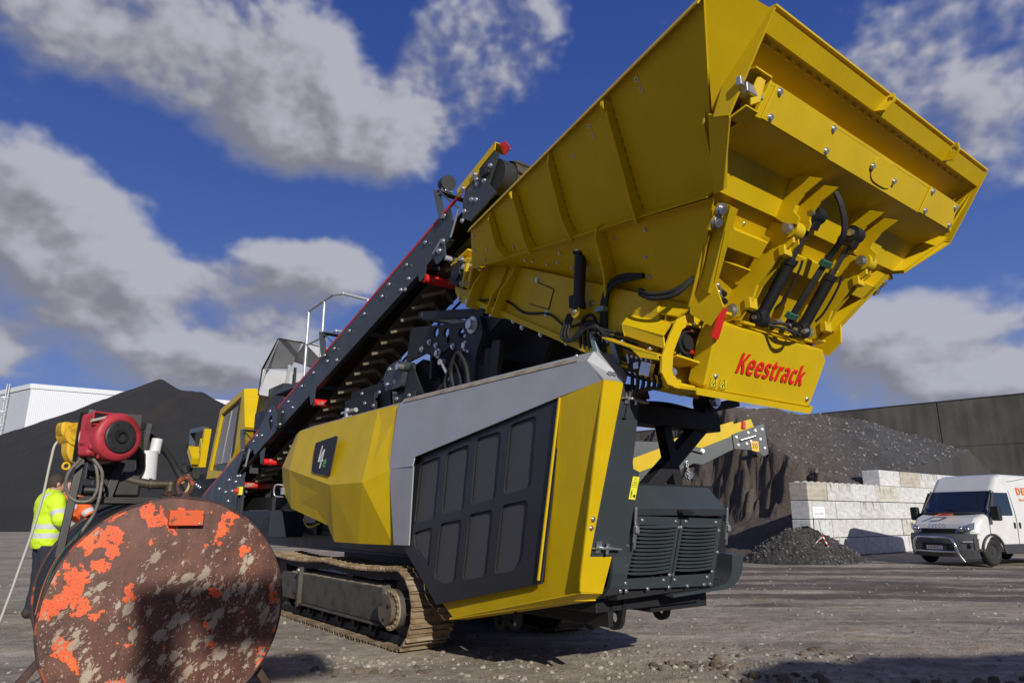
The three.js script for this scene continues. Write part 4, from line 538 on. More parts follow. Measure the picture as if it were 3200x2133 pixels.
  // rollers under the belt
  for (const [s, t] of [[1.62, .36], [4.85, .42], [7.0, .5], [8.0, .55]]) { const r = mk('return_roller', [cyl(cp(s, t + .14, .31), cp(s, t + .14, .95), .052, .052, 20)], wornRed, CR, 'red return roller'); mk('roller_bracket', prism(roundPoly([P2(s - .16, t - .05), P2(s + .08, t - .05), P2(s + .06, t + .17), P2(s - .04, t + .17)], .03, 2), .285, .3), M.dark, r); }
  mk('cross_tube', cyl(cp(1.2, .5, .3), cp(1.2, .5, 1.0), .032, .032, 14), M.galv, cv); mk('cross_bracket', prism(roundPoly([P2(1.08, .3), P2(1.35, .36), P2(1.3, .55), P2(1.12, .55)], .04, 3), .28, .3), M.dark, cv); bolt(cv, cp(1.2, .42, .278), OUT, .026); bolt(cv, cp(1.1, .36, .278), OUT, .024);
  // brackets above the belt, the first with a work lamp
  for (const [s, lamp] of [[1.05, 1], [4.35, 0], [7.95, 0]]) {
    const br = mk('belt_bracket', [bar(cp(s, .1, .285), cp(s + .02, -.34, .285), .09, .014, [1, 0, 0]), bar(cp(s, .1, .965), cp(s + .02, -.34, .965), .09, .014, [1, 0, 0]), bar(cp(s + .02, -.33, .28), cp(s + .02, -.33, .97), .07, .02, dn.concat(0)), bar(cp(s - .02, -.29, .3), cp(s - .1, -.05, .45), .05, .012)], M.dark, CR);
    bolt(br, cp(s, .07, .278), OUT, .018); bolt(br, cp(s - .05, .08, .278), OUT, .018);
    if (lamp) { const c = cp(s - .03, -.46, .42); const l = mk('work_lamp', [cyl([c[0] + .05, c[1], c[2]], [c[0] - .06, c[1] - .02, c[2] - .02], .09, .09, 22), ...[...Array(9).keys()].map(k => box(c[0] + .07, c[1], c[2] - .07 + k * .0175, .05, .15 * Math.sqrt(1 - Math.pow((k - 4) / 4.6, 2)), .006, 0))], M.black, CR, 'small round black work lamp'); mk('lamp_bracket', [box(c[0], c[1] - .1, c[2], .08, .04, .1), box(c[0], c[1] - .06, c[2] - .07, .03, .1, .01)], M.zinc, l); }
  }
  // tail end: side plate, stop switch
  const tail = mk('tail_plate', [prism([P2(7.75, .06), P2(8.35, .42), P2(8.0, .52), P2(7.86, .66), P2(8.08, 1.3), P2(8.6, 1.3), P2(10.6, .75), P2(10.6, .06)], .27, .29)], M.dark, CR, 'anthracite tail plate of the return conveyor');
  for (const [s, t] of [[8.3, .52], [8.5, .62], [8.75, .72], [9.0, .82], [8.2, .45], [8.05, .5], [8.7, .34], [8.9, .5], [9.3, .3], [9.3, .7]]) bolt(tail, cp(s, t, .27), OUT, .022);
  const sw = mk('stop_switch', [box(6.3, 1.66, .25, .16, .14, .08, .01)], std(lin(.7, .6, .03), .5), CR, 'yellow emergency stop box'); mk('button', [cyl([6.28, 1.66, .14], [6.28, 1.66, .21], .035, .045, 18)], M.red, sw); mk('sign_plate', box(6.46, 1.67, .262, .09, .13, .006, 0), std(lin(.6, .62, .03), .5), sw);
  mk('tail_frame', [bar([6.4, 1.05, .3], [6.4, 1.6, .3], .1, .1), bar([5.9, 1.3, .6], [7.6, 1.0, .6], .1, .1), box(6.4, 1.3, .62, 1.6, .5, .06), bar([5.7, 1.28, .25], [5.7, 1.28, 1.0], .06, .12), bar([6.05, 2.0, .3], [5.95, 1.97, .95], .04, .1), box(8.5, 1.2, .62, 1.6, .5, .5)], M.black, CR);
}
// ================================================================ crusher body between conveyor and feeder
{
  const body = mk('impact_crusher', [box(.4, 2.35, 1.25, 2.2, .9, 1.2, .03), prism([[1.6, 2.3], [1.3, 2.95], [.8, 3.05], [.4, 2.75], [.3, 2.2]], .62, .7)], M.black, CR, 'dark impact crusher body');
  const side = mk('bearing_beam', [prism([[.9, 3.44], [-.55, 3.2], [-.58, 2.92], [-.2, 2.92], [-.02, 3.04], [.3, 2.96], [.55, 3.06], [1.0, 3.02]], .5, .53, [circ(.32, 3.26, .055), circ(.1, 3.21, .055), circ(-.2, 3.14, .055), circ(.05, 3.12, .04)])], std(lin(.016, .016, .017), .6, { map: dirtTex }), CR, 'dark plate with three round holes');
  for (const [x, y] of [[.62, 3.12], [.45, 3.17], [.3, 3.1], [-.05, 3.02]]) bolt(side, [x, y, .498], OUT, .024); for (const [x, y] of [[.25, 3.0], [-.3, 2.98]]) bolt(side, [x, y, .498], OUT, .038);
  mk('stub', cyl([-.38, 3.06, .44], [-.55, 3.04, .44], .026, .026, 12), M.zinc, side);
  mk('top_beam', [bar([.75, 3.56, .55], [-.6, 3.28, .55], .07, .1), bar([.75, 3.56, 1.9], [-.6, 3.28, 1.9], .07, .1), bar([.7, 3.55, .5], [.7, 3.55, 1.95], .08, .08)], M.darkblue, CR);
  const arm = mk('lift_arm', [prism(roundPoly([[-.45, 3.22], [-.72, 3.2], [-.78, 3.0], [-.66, 2.8], [-.62, 2.35], [-.42, 2.35], [-.4, 2.7], [-.48, 2.95]], .05, 3), .38, .43), prism([[-.62, 3.22], [-1.05, 3.12], [-.75, 2.98]], .44, .47)], M.darkblue, CR); bolt(arm, [-.6, 3.12, .375], OUT, .055); bolt(arm, [-.52, 2.86, .375], OUT, .02, domeGeo);
  mk('pin_washer', ring([-.6, 3.12, .365], [-.6, 3.12, .378], .09, .05), M.galv, arm);
  mk('lift_cylinder', [cyl([-.72, 2.3, .5], [-.78, 2.85, .5], .08, .08, 18), bar([-.85, 2.35, .45], [-.95, 2.9, .45], .06, .14)], M.black, CR);
  const mot = mk('hydraulic_motor', [prism(roundPoly([[1.35, 2.72], [.95, 2.72], [.9, 2.95], [1.05, 3.06], [1.3, 3.02], [1.42, 2.9]], .05, 3), .42, .56), cyl([.92, 2.96, .36], [.92, 2.96, .56], .06, .06, 18)], M.dark, CR); for (const [x, y] of [[1.3, 2.8], [1.1, 2.8], [1.25, 2.98], [1.0, 3.0]]) bolt(mot, [x, y, .42], OUT, .02); mk('shaft_end', [cyl([.85, 2.93, .3], [.85, 2.93, .38], .045, .045, 6)], M.zinc, mot);
  mk('guard_plate', [prism(roundPoly([[.8, 3.0], [.45, 2.5], [.6, 2.4], [1.0, 2.5]], .06, 3), .46, .48), prism([[1.05, 2.62], [.6, 2.62], [.55, 2.4], [1.1, 2.4]], .4, .42)], std(lin(.02, .023, .024), .55, { map: dirtTex }), CR);
  for (const [x, y] of [[1.0, 2.58], [.7, 2.58], [.65, 2.47], [.85, 2.5]]) bolt(mot, [x, y, .4], OUT, .018);
  mk('gas_strut', [cyl([.08, 2.84, .45], [-.08, 2.64, .45], .018, .018, 10), cyl([-.08, 2.64, .45], [-.2, 2.5, .45], .032, .032, 12)], M.galv, CR); mk('strut_eye', [cyl([.1, 2.87, .42], [.1, 2.87, .48], .035), cyl([-.05, 2.48, .42], [-.05, 2.48, .46], .04)], M.galv, CR);
  mk('latch_lever', [slab([[.0, 2.47, .3], [-.25, 2.46, .3], [-.35, 2.41, .3], [-.02, 2.43, .3]], .05, IN), cyl([.05, 2.45, .32], [.14, 2.45, .32], .03, .03, 10)], M.galv, CR);
  mk('bracket', [box(2.05, 2.50, .25, .06, .16, .04), cyl([2.2, 2.53, .25], [1.85, 2.53, .25], .022, .022, 8), cyl([2.15, 2.46, .25], [1.9, 2.46, .25], .018, .018, 8), cyl([1.85, 2.53, .25], [1.78, 2.53, .25], .03, .03, 6)], M.galv, CR, 'small galvanised clamp above the yellow cover');
  mk('frame_plate', [box(2.6, 2.42, .35, 1.6, .1, .1), box(2.2, 2.6, .5, .9, .35, .05), prism([[2.6, 2.9], [1.5, 2.9], [1.4, 2.4], [2.8, 2.4]], .55, .58)], M.black, CR);
  for (const [x, y] of [[2.4, 2.62], [2.0, 2.66], [1.75, 2.6], [1.6, 2.75], [2.1, 2.8], [2.6, 2.47]]) bolt(body, [x, y, .47], OUT, .018);
  for (const p of [[[-.3, 2.4, .4], [-.25, 2.7, .35], [-.4, 2.86, .33], [-.56, 2.7, .33], [-.58, 2.45, .36]], [[-.2, 2.35, .4], [-.1, 2.6, .38], [-.3, 2.78, .36], [-.42, 2.6, .36], [-.4, 2.4, .38]], [[.2, 2.35, .42], [.1, 2.52, .4], [-.15, 2.6, .4], [-.3, 2.4, .42]]]) mk('hydraulic_hose', tube(p, .022), M.rubber, CR);
  mk('cross_shaft', [cyl([1.2, 3.0, .5], [1.2, 3.0, 1.9], .05, .05), bar([.5, 2.75, .6], [.5, 3.1, .6], .1, .05), bar([-.1, 2.5, .6], [-.12, 3.0, .6], .1, .05)], M.darkblue, CR);
  mk('crusher_hood', [box(.1, 2.75, 1.5, 1.9, 1.2, 1.2, .03), prism([[-.7, 3.2], [-1.3, 2.88], [-1.0, 2.3], [.6, 2.2], [.9, 2.9]], .8, .86)], M.black, CR);
}
// ================================================================ front end: power unit, hood, railing
{
  const P = (x, y, z) => [x, y, z];
  const pu = mk('power_unit', [prism([[9.25, 3.9], [9.0, 3.05], [9.95, 2.1], [11.55, 2.1], [11.0, 3.68]], 1.06, 2.4), slab([[9.25, 3.96, 1.0], [8.9, 3.08, 1.0], [8.9, 3.06, 1.42], [9.25, 4.0, 1.27]], .03, [1, 0, 0]), slab([[8.9, 3.08, 1.0], [9.8, 2.2, 1.0], [9.8, 2.2, 1.3], [8.9, 3.06, 1.42]], .03, [1, 1, 0]), slab([[9.25, 3.96, 1.0], [11.0, 3.71, 1.0], [11.0, 3.71, 1.2], [9.25, 3.99, 1.2]], .02, [0, -1, 0]),
    prism([[9.25, 3.96], [11.0, 3.71], [11.63, 2.1], [9.98, 2.08], [8.9, 3.08]], .98, 1.05, [[[9.38, 3.80], [10.86, 3.58], [11.36, 2.3], [10.2, 2.2], [9.5, 2.6]]])], M.yellow, CR, 'yellow power unit with a silver radiator screen');
  const rs = mk('radiator_screen', [prism([[9.38, 3.80], [10.86, 3.58], [11.36, 2.3], [10.2, 2.2], [9.5, 2.6]], 1.04, 1.07)], M.dark, CR);
  for (const [a, b] of [[.05, .48], [.52, .95]]) { const L = []; for (let k = 0; k < 44; k++) { const t = .05 + k / 44 * .88; const x0 = lerp(9.46, 9.95, t), x1 = lerp(10.84, 11.3, t), y0 = lerp(3.74, 2.28, t), y1 = lerp(3.55, 2.32, t); L.push(bar([lerp(x0, x1, a), lerp(y0, y1, a), 1.03], [lerp(x0, x1, b), lerp(y0, y1, b), 1.03], .018, .016, [0, 1, .6], 0)); } const s = mk('screen_louvres', L, M.galv, rs); s.userData.kind = 'stuff'; }
  mk('screen_post', [bar([9.4, 3.78, .98], [9.62, 2.5, .98], .05, .06)], M.darkblue, rs);
  mk('side_housing', [box(8.2, 3.4, 1.62, 1.5, .9, .8, .03), box(7.9, 3.1, 1.3, .9, .4, .6)], M.darkblue, CR, 'blue grey housing beside the power unit');
  mk('air_box', [box(7.3, 3.62, 1.75, .5, .26, .45, .02), box(7.3, 3.79, 1.75, .56, .1, .5, .02)], M.galv, CR, 'pale metal air box');
  // opened hood, seen from inside
  const u = 8.3, H = [[u, 3.85, 1.02], [u, 4.22, 1.06], [u - .45, 4.72, 1.15], [u - .5, 4.72, 1.7]];
  const hood = mk('open_hood', [slab([[u, 3.7, 1.03], [u, 4.25, 1.06], [u, 4.28, 2.35], [u, 3.6, 2.35]], .03, [1, 0, 0]), slab([[u, 4.25, 1.06], [u - .7, 4.76, 1.12], [u - .7, 4.74, 1.65], [u, 4.5, 1.65], [u, 4.27, 1.66]], .02, [1, 1, 0]), slab([[u - .02, 4.5, 1.66], [u - .75, 4.74, 1.66], [u - .75, 4.66, 2.5], [u, 4.3, 2.4]], .02, [1, 1, 0]), slab([[u - .75, 4.74, 1.66], [u - .75, 4.66, 2.5], [u - .75, 4.35, 2.5], [u - .75, 4.5, 1.95]], .02, [-1, 0, 0]), slab([[u, 3.7, 1.03], [u, 4.25, 1.06], [u - .7, 4.76, 1.12], [u - .1, 4.2, 1.04]], .02, OUT)], paint(lin(.5, .51, .53), .5), CR, 'light grey engine hood swung open');
  mk('seal', [bar([u + .01, 3.68, 1.02], [u + .01, 4.25, 1.05], .03, .03), bar([u + .01, 4.25, 1.05], [u - .7, 4.78, 1.11], .03, .03), bar([u - .72, 4.78, 1.11], [u - .72, 4.76, 1.66], .02, .03)], M.black, hood);
  mk('hood_rib', [bar([u - .04, 3.7, 1.55], [u - .06, 4.4, 1.6], .06, .05), bar([u - .04, 3.7, 1.75], [u - .06, 4.35, 1.75], .04, .05)], M.grey, hood); mk('gas_strut', [cyl([u - .2, 3.7, 1.68], [u - .25, 4.32, 1.66], .03, .03, 10)], M.black, hood);
  for (const z of [2.18, 2.3]) mk('vent_slot', slab([[u - .76, 4.58, z], [u - .76, 4.58, z + .03], [u - .76, 4.47, z + .1], [u - .76, 4.47, z + .07]], .006, [-1, 0, 0]), M.black, hood);
  // railing and platform
  const rail = mk('handrail', [...pipe([[5.7, 3.6, 1.0], [5.7, 4.9, 1.0], [4.6, 4.93, 1.0], [4.42, 4.92, 1.1], [4.42, 4.9, 1.56], [4.42, 3.6, 1.56]], .026, 12), cyl([5.7, 4.25, 1.0], [4.42, 4.25, 1.02], .02, .02, 10), cyl([4.42, 4.25, 1.02], [4.42, 4.25, 1.56], .02, .02, 10), cyl([4.98, 3.6, 1.0], [4.98, 4.92, 1.0], .024, .024, 12)], M.galv, CR, 'galvanised steel handrail');
  mk('platform', [box(5.6, 3.55, 1.5, 3.0, .08, 1.1), box(5.6, 2.4, 1.6, 3.6, 2.2, .9)], M.dark, CR);
  mk('rear_post', [box(-.3, 4.0, 2.3, .12, .9, .12)], paint(lin(.2, .21, .22)), CR);
  // outer front: pre-screen gear
  mk('front_boom', [bar([13.9, 2.75, 1.1], [14.1, 3.5, 1.1], .14, .1), bar([14.1, 3.48, 1.1], [12.7, 3.42, 1.1], .16, .12)], paint(lin(.06, .075, .09)), CR, 'blue grey front boom frame'); mk('front_arm', [bar([12.5, 3.4, 1.1], [12.7, 2.45, 1.1], .16, .14), bar([12.9, 3.1, 1.08], [12.6, 2.9, 1.05], .1, .2), bar([13.5, 2.95, 1.05], [12.95, 2.6, 1.05], .3, .18), bar([13.4, 2.7, 1.05], [13.1, 2.5, 1.05], .2, .1)], M.yellow, CR, 'yellow front arm');
  mk('front_frame', [box(12.4, 2.0, 1.5, 3.0, .5, .9), bar([13.6, 2.3, 1.05], [11.8, 1.9, 1.05], .1, .16), bar([13.6, 2.5, 1.05], [13.9, 2.2, 1.05], .1, .1), cyl([13.9, 2.45, 1.0], [14.35, 2.45, 1.0], .08, .08, 12), cyl([13.2, 2.25, .98], [12.6, 2.25, .98], .1, .1, 12), bar([12.2, .3, 1.2], [12.4, 2.0, 1.2], .15, .15), bar([12.2, .3, 2.2], [12.4, 2.0, 2.2], .15, .15), box(12.2, .12, 1.7, .5, .24, 1.4)], M.black, CR, 'black front frame');
  for (const p of [[[14.2, 3.2, 1.05], [14.35, 2.9, 1.0], [14.3, 2.6, 1.0]], [[14.4, 2.7, 1.0], [14.3, 2.6, .98], [14.0, 2.62, 1.0], [13.7, 2.5, 1.0]]]) mk('cable', tube(p, .02), M.rubber, CR);
  for (let k = 0; k < 8; k++) bolt(rs, [13.6 - k * .2, 2.2 - k * .04, 1.0], OUT, .03);
  // ---- rear support trestle under the feeder
  const ts = mk('feeder_trestle', [box(-2.28, 2.06, 1.05, .2, .16, 1.7, .01), bar([-2.28, 2.02, 1.72], [-2.25, 1.45, 1.0], .12, .12, [1, 0, 0]), bar([-2.28, 2.0, 1.22], [-2.27, 1.5, 1.35], .1, .1, [1, 0, 0]), box(-2.28, 1.75, .5, .2, .7, .2), box(-1.9, 1.45, 1.1, .9, .1, 1.3)], M.black, CR, 'black trestle carrying the feeder');
  mk('pivot', [cyl([-2.36, 2.25, 1.84], [-2.2, 2.25, 1.84], .09, .09, 20), bar([-2.28, 2.02, 1.74], [-2.28, 2.26, 1.84], .14, .14, [1, 0, 0]), bar([-2.28, 2.2, 1.86], [-2.35, 2.28, 2.2], .1, .08)], M.black, ts); bolt(ts, [-2.37, 2.25, 1.84], [-1, 0, 0], .045);
  mk('hose_bundle', [tube([[-2.3, 2.16, .9], [-2.3, 2.18, 1.3], [-2.3, 2.14, 1.8]], .02), tube([[-2.25, 2.16, .9], [-2.25, 2.17, 1.3], [-2.25, 2.14, 1.8]], .02)], M.rubber, ts).userData.kind = 'stuff';
}
// ================================================================ ground
const rough = (x, z) => fbm(x * .35, z * .35, 3) * .03 + fbm(x * 2.1 + 5, z * 2.1, 3) * .012;
{
  const N = 260, b = 5.3, a = 380 / Math.sinh(b), ax = t => a * Math.sinh(b * t), n = 2 * N + 1;
  const pos = new Float32Array(n * n * 3), col = new Float32Array(n * n * 3), uv = new Float32Array(n * n * 2), idx = [];
  for (let j = 0; j < n; j++) for (let i = 0; i < n; i++) {
    const x = 1.5 + ax((i - N) / N), z = -8.5 + ax((j - N) / N), k = j * n + i, d = Math.hypot(x, z);
    const near = 1 - sstep(25, 60, d);
    const rut = fbm(x * .13 + 3 + .25 * z, (z - .12 * x) * 1.1, 4);
    const cl = sstep(.12, .42, fbm(x * 1.6 + 20, z * 1.6, 4)) * sstep(-.05, .25, fbm(x * .4 + 9, z * .4 + 4, 2));
    pos[k * 3] = x; pos[k * 3 + 2] = z; pos[k * 3 + 1] = -.012 + near * (rough(x, z) * .8 + rut * .012 + cl * .018 + n2(x * 9, z * 9) * .004 + n2(x * 23, z * 23) * .0025);
    // dry pale dust, brown mud dragged along by wheels, trodden grey
    const side = sstep(-2, 5, x);
    let mud = sstep(.02, .3, rut + .55 * (sstep(-9.2, -11.5, z) * (1 - sstep(-17.5, -21, z)) * side) - .34 + .25 * fbm(x * .9, z * 1.4, 3));
    mud = Math.max(mud, .8 * sstep(.2, .34, fbm(x * .2 + 31, z * 1.3 + 2, 4)) * sstep(-14, -24, z));
    const g = fbm(x * .5 + 12, z * .7 + 3, 4), pale = sstep(.05, .4, fbm(x * .25 + 2, z * 1.2 + 8, 4));
    let R = lerp(.40, .50, pale), G = lerp(.345, .435, pale), B = lerp(.272, .357, pale);
    R = lerp(R, .135, mud * .9); G = lerp(G, .103, mud * .9); B = lerp(B, .083, mud * .9);
    const sp = 1 + g * .4 + n2(x * 5, z * 5) * .2 + n2(x * 13, z * 13) * .18 + n2(x * 29, z * 29) * .15; const yel = cl * .35;
    R = lerp(R, .3, yel); G = lerp(G, .235, yel); B = lerp(B, .15, yel);
    col[k * 3] = R * sp; col[k * 3 + 1] = G * sp; col[k * 3 + 2] = B * sp; uv[k * 2] = x; uv[k * 2 + 1] = z;
  }
  for (let j = 0; j < n - 1; j++) for (let i = 0; i < n - 1; i++) { const k = j * n + i; idx.push(k, k + n, k + 1, k + 1, k + n, k + n + 1); }
  const g = new THREE.BufferGeometry(); g.setAttribute('position', new THREE.BufferAttribute(pos, 3)); g.setAttribute('color', new THREE.BufferAttribute(col, 3)); g.setAttribute('uv', new THREE.BufferAttribute(uv, 2)); g.setIndex(idx); g.computeVertexNormals();
  const grit = (u, v) => { let p = 0; const f = fbm(u * 24, v * 24, 4, 24); const c = n2(u * 96, v * 96, 96, 96), c2 = n2(u * 190 + 0, v * 190, 190, 190); p = f * .5 + (c > .35 ? (c - .35) * 1.3 : 0) + c2 * .25; return p; };
  const map = tex(2048, 2048, (u, v, o) => { // 24 m of yard: grit, drag marks, scattered chips
    const x = u * 24, z = v * 24; const drag = fbm(x * .9, z * 6.5, 4), f = fbm(x * 3.5, z * 5, 4), g1 = n2(x * 14, z * 14), g2 = n2(x * 31 + 5, z * 31), g3 = n2(x * 45, z * 45 + 9);
    let w = 226 + drag * 34 + f * 30 + g1 * 14 + g2 * 16 + g3 * 14; const chip = n2(x * 22 + 7, z * 22 + 3); if (chip > .52) w += (chip - .52) * 120; if (chip < -.55) w += (chip + .55) * 170; const br = sstep(.15, .5, fbm(x * 1.7 + 4, z * 2.6 + 8, 4)); o[0] = w + 3; o[1] = w - br * 7; o[2] = w - 4 - br * 17; }, true, 1 / 24);
  const bump = tex(1024, 1024, (u, v, o) => { o[0] = o[1] = o[2] = 120 + grit(u, v) * 150; }, false, 1 / 2.3);
  const m = new THREE.Mesh(g, std(0xffffff, .95, { map, bumpMap: bump, bumpScale: .02, vertexColors: true })); m.name = 'ground'; scene.add(m); structure(m);
  // loose stones and clods
  const stone = k => { const s = new THREE.IcosahedronGeometry(1, 1), p = s.attributes.position; for (let i = 0; i < p.count; i++) { const x = p.getX(i), y = p.getY(i), z = p.getZ(i), f = 1 + .35 * n3(x * 1.3 + k * 7, y * 1.3, z * 1.3); p.setXYZ(i, x * f, y * f * .65, z * f); } s.computeVertexNormals(); return s; };
  const scatter = (name, geo, mat, count, seed, place, size, colour) => { const im = new THREE.InstancedMesh(geo, mat, count), r = rng(seed), mm = new THREE.Matrix4(), q = new THREE.Quaternion(), c = new THREE.Color(); for (let i = 0; i < count; i++) { const [x, y, z] = place(r), s = size(r); q.setFromEuler(new THREE.Euler(r() * .8, r() * 6.3, r() * .8)); mm.compose(V3(x, y + s * .12, z), q, V3(s, s * (.7 + r() * .5), s * (.7 + r() * .6))); im.setMatrixAt(i, mm); colour(r, c); im.setColorAt(i, c); } im.name = name; im.userData.kind = 'stuff'; scene.add(im); return im; };
  globalThis.__scatter = scatter; globalThis.__stone = stone;
  const gr = (r, c) => { const k = .14 + r() * .22; c.setRGB(k * 1.04, k * (.93 + r() * .06), k * (.8 + r() * .12)); };
  const onG = (x, z) => [x, rough(x, z) * .8 - .012, z];
  scatter('loose_gravel', stone(1), std(0xffffff, .95), 9000, 3, r => { const d = 4.3 + Math.pow(r(), 1.6) * 14; const x = (r() * 2 - 1) * d * .85; return onG(x, -d); }, r => .003 + Math.pow(r(), 7) * .022, gr).userData.label = 'loose grey stones strewn over the yard';
  scatter('loose_gravel', stone(2), std(0xffffff, .95), 2500, 9, r => { const t = r() * 6.28, e = Math.pow(r(), .6); const c = r() < .5 ? [-2.6, -6.5, 1.6, .35] : [1.4, -6.4, 2.6, .9]; return onG(c[0] + Math.cos(t) * e * c[2], c[1] + Math.sin(t) * e * c[3]); }, r => .003 + Math.pow(r(), 5) * .026, (r, c) => { const k = .2 + r() * .2; c.setRGB(k * 1.05, k * .92, k * .74); }).name = 'track_crumbs';
  scatter('mud_clods', stone(3), std(0xffffff, .95), 160, 17, r => { const c = [[1.55, -6.35, .35, .12], [2.1, -5.9, .4, .15], [-1.2, -6.1, .6, .2], [3.6, -5.75, .5, .12], [2.4, -6.9, .7, .3]][Math.floor(r() * 5)]; return onG(c[0] + (r() * 2 - 1) * c[2], c[1] + (r() * 2 - 1) * c[3]); }, r => .008 + Math.pow(r(), 2.5) * .045, (r, c) => { const k = .07 + r() * .07; c.setRGB(k * 1.15, k * .85, k * .62); });
}
// ================================================================ heaps
const gritBump = (sc, seed) => tex(512, 512, (u, v, o) => { const f = fbm(u * 16 + seed, v * 16, 4, 0) * .5 + (n2(u * 70, v * 70, 70, 70)) * .5 + n2(u * 150, v * 150, 150, 150) * .3; o[0] = o[1] = o[2] = 128 + f * 120; }, false, sc);
const gritMap = (sc, amp) => tex(512, 512, (u, v, o) => { const f = n2(u * 60, v * 60, 60, 60) * .6 + n2(u * 140, v * 140, 140, 140) * .7; const w = 190 + f * amp + (f > .55 ? 40 : 0); o[0] = w + 2; o[1] = w; o[2] = w - 2; }, true, sc);
function heightMesh(name, x0, x1, z0, z1, nx, nz, hf, cf, mat) {
  const pos = [], col = [], uv = [], idx = [];
  for (let j = 0; j <= nz; j++) for (let i = 0; i <= nx; i++) { const x = lerp(x0, x1, i / nx), z = lerp(z0, z1, j / nz); const h = hf(x, z); pos.push(x, h, z); col.push(...cf(x, z, h)); uv.push(x + h * .3, z + h * .8); }
  for (let j = 0; j < nz; j++) for (let i = 0; i < nx; i++) { const k = j * (nx + 1) + i; if (Math.max(pos[k * 3 + 1], pos[k * 3 + 4], pos[(k + nx + 1) * 3 + 1], pos[(k + nx + 2) * 3 + 1]) < -.05) continue; idx.push(k, k + nx + 1, k + 1, k + 1, k + nx + 1, k + nx + 2); }
  const g = new THREE.BufferGeometry(); g.setAttribute('position', new THREE.Float32BufferAttribute(pos, 3)); g.setAttribute('color', new THREE.Float32BufferAttribute(col, 3)); g.setAttribute('uv', new THREE.Float32BufferAttribute(uv, 2)); g.setIndex(idx); g.computeVertexNormals();
  const m = new THREE.Mesh(g, mat); m.name = name; scene.add(m); return m;
}
const segd = (x, z, a, b) => { const dx = b[0] - a[0], dz = b[1] - a[1], t = Math.max(0, Math.min(1, ((x - a[0]) * dx + (z - a[1]) * dz) / (dx * dx + dz * dz))); return [Math.hypot(x - a[0] - dx * t, z - a[1] - dz * t), t]; };
{ // far dark heap on the left
  const hf = (x, z) => { const [d, t] = segd(x, z, [-45.5, -87], [-85, -92]); const [d2] = segd(x, z, [-43.2, -87], [-40.5, -88]); const w = fbm(x * .12, z * .12, 3) * .9; const h1 = 18.5 - t * 13 - d * .60, h2 = 17.0 - d2 * .55; const e = Math.max(h1, h2) + w * .5 + fbm(x * .6, z * .6, 3) * .12; return Math.max(-.2, e); };
  const m = heightMesh('asphalt_heap', -110, -8, -125, -52, 200, 150, hf, (x, z, h) => { const n = fbm(x * .3 + h * .2, z * .3, 4), br = sstep(.14, .3, fbm(x * .35 + 4, h * .12 + 2, 3)) * sstep(6, 14, h); const k = .04 * (1 + n * .35); return [lerp(k, .075, br * .6), lerp(k * .98, .056, br * .6), lerp(k, .04, br * .6)]; }, std(0xffffff, .95, { vertexColors: true, map: gritMap(.25, 22), bumpMap: gritBump(.25, 1), bumpScale: .12 }));
  tag(m, 'huge dark asphalt heap with a pointed top behind the workers on the left', 'heap');
}
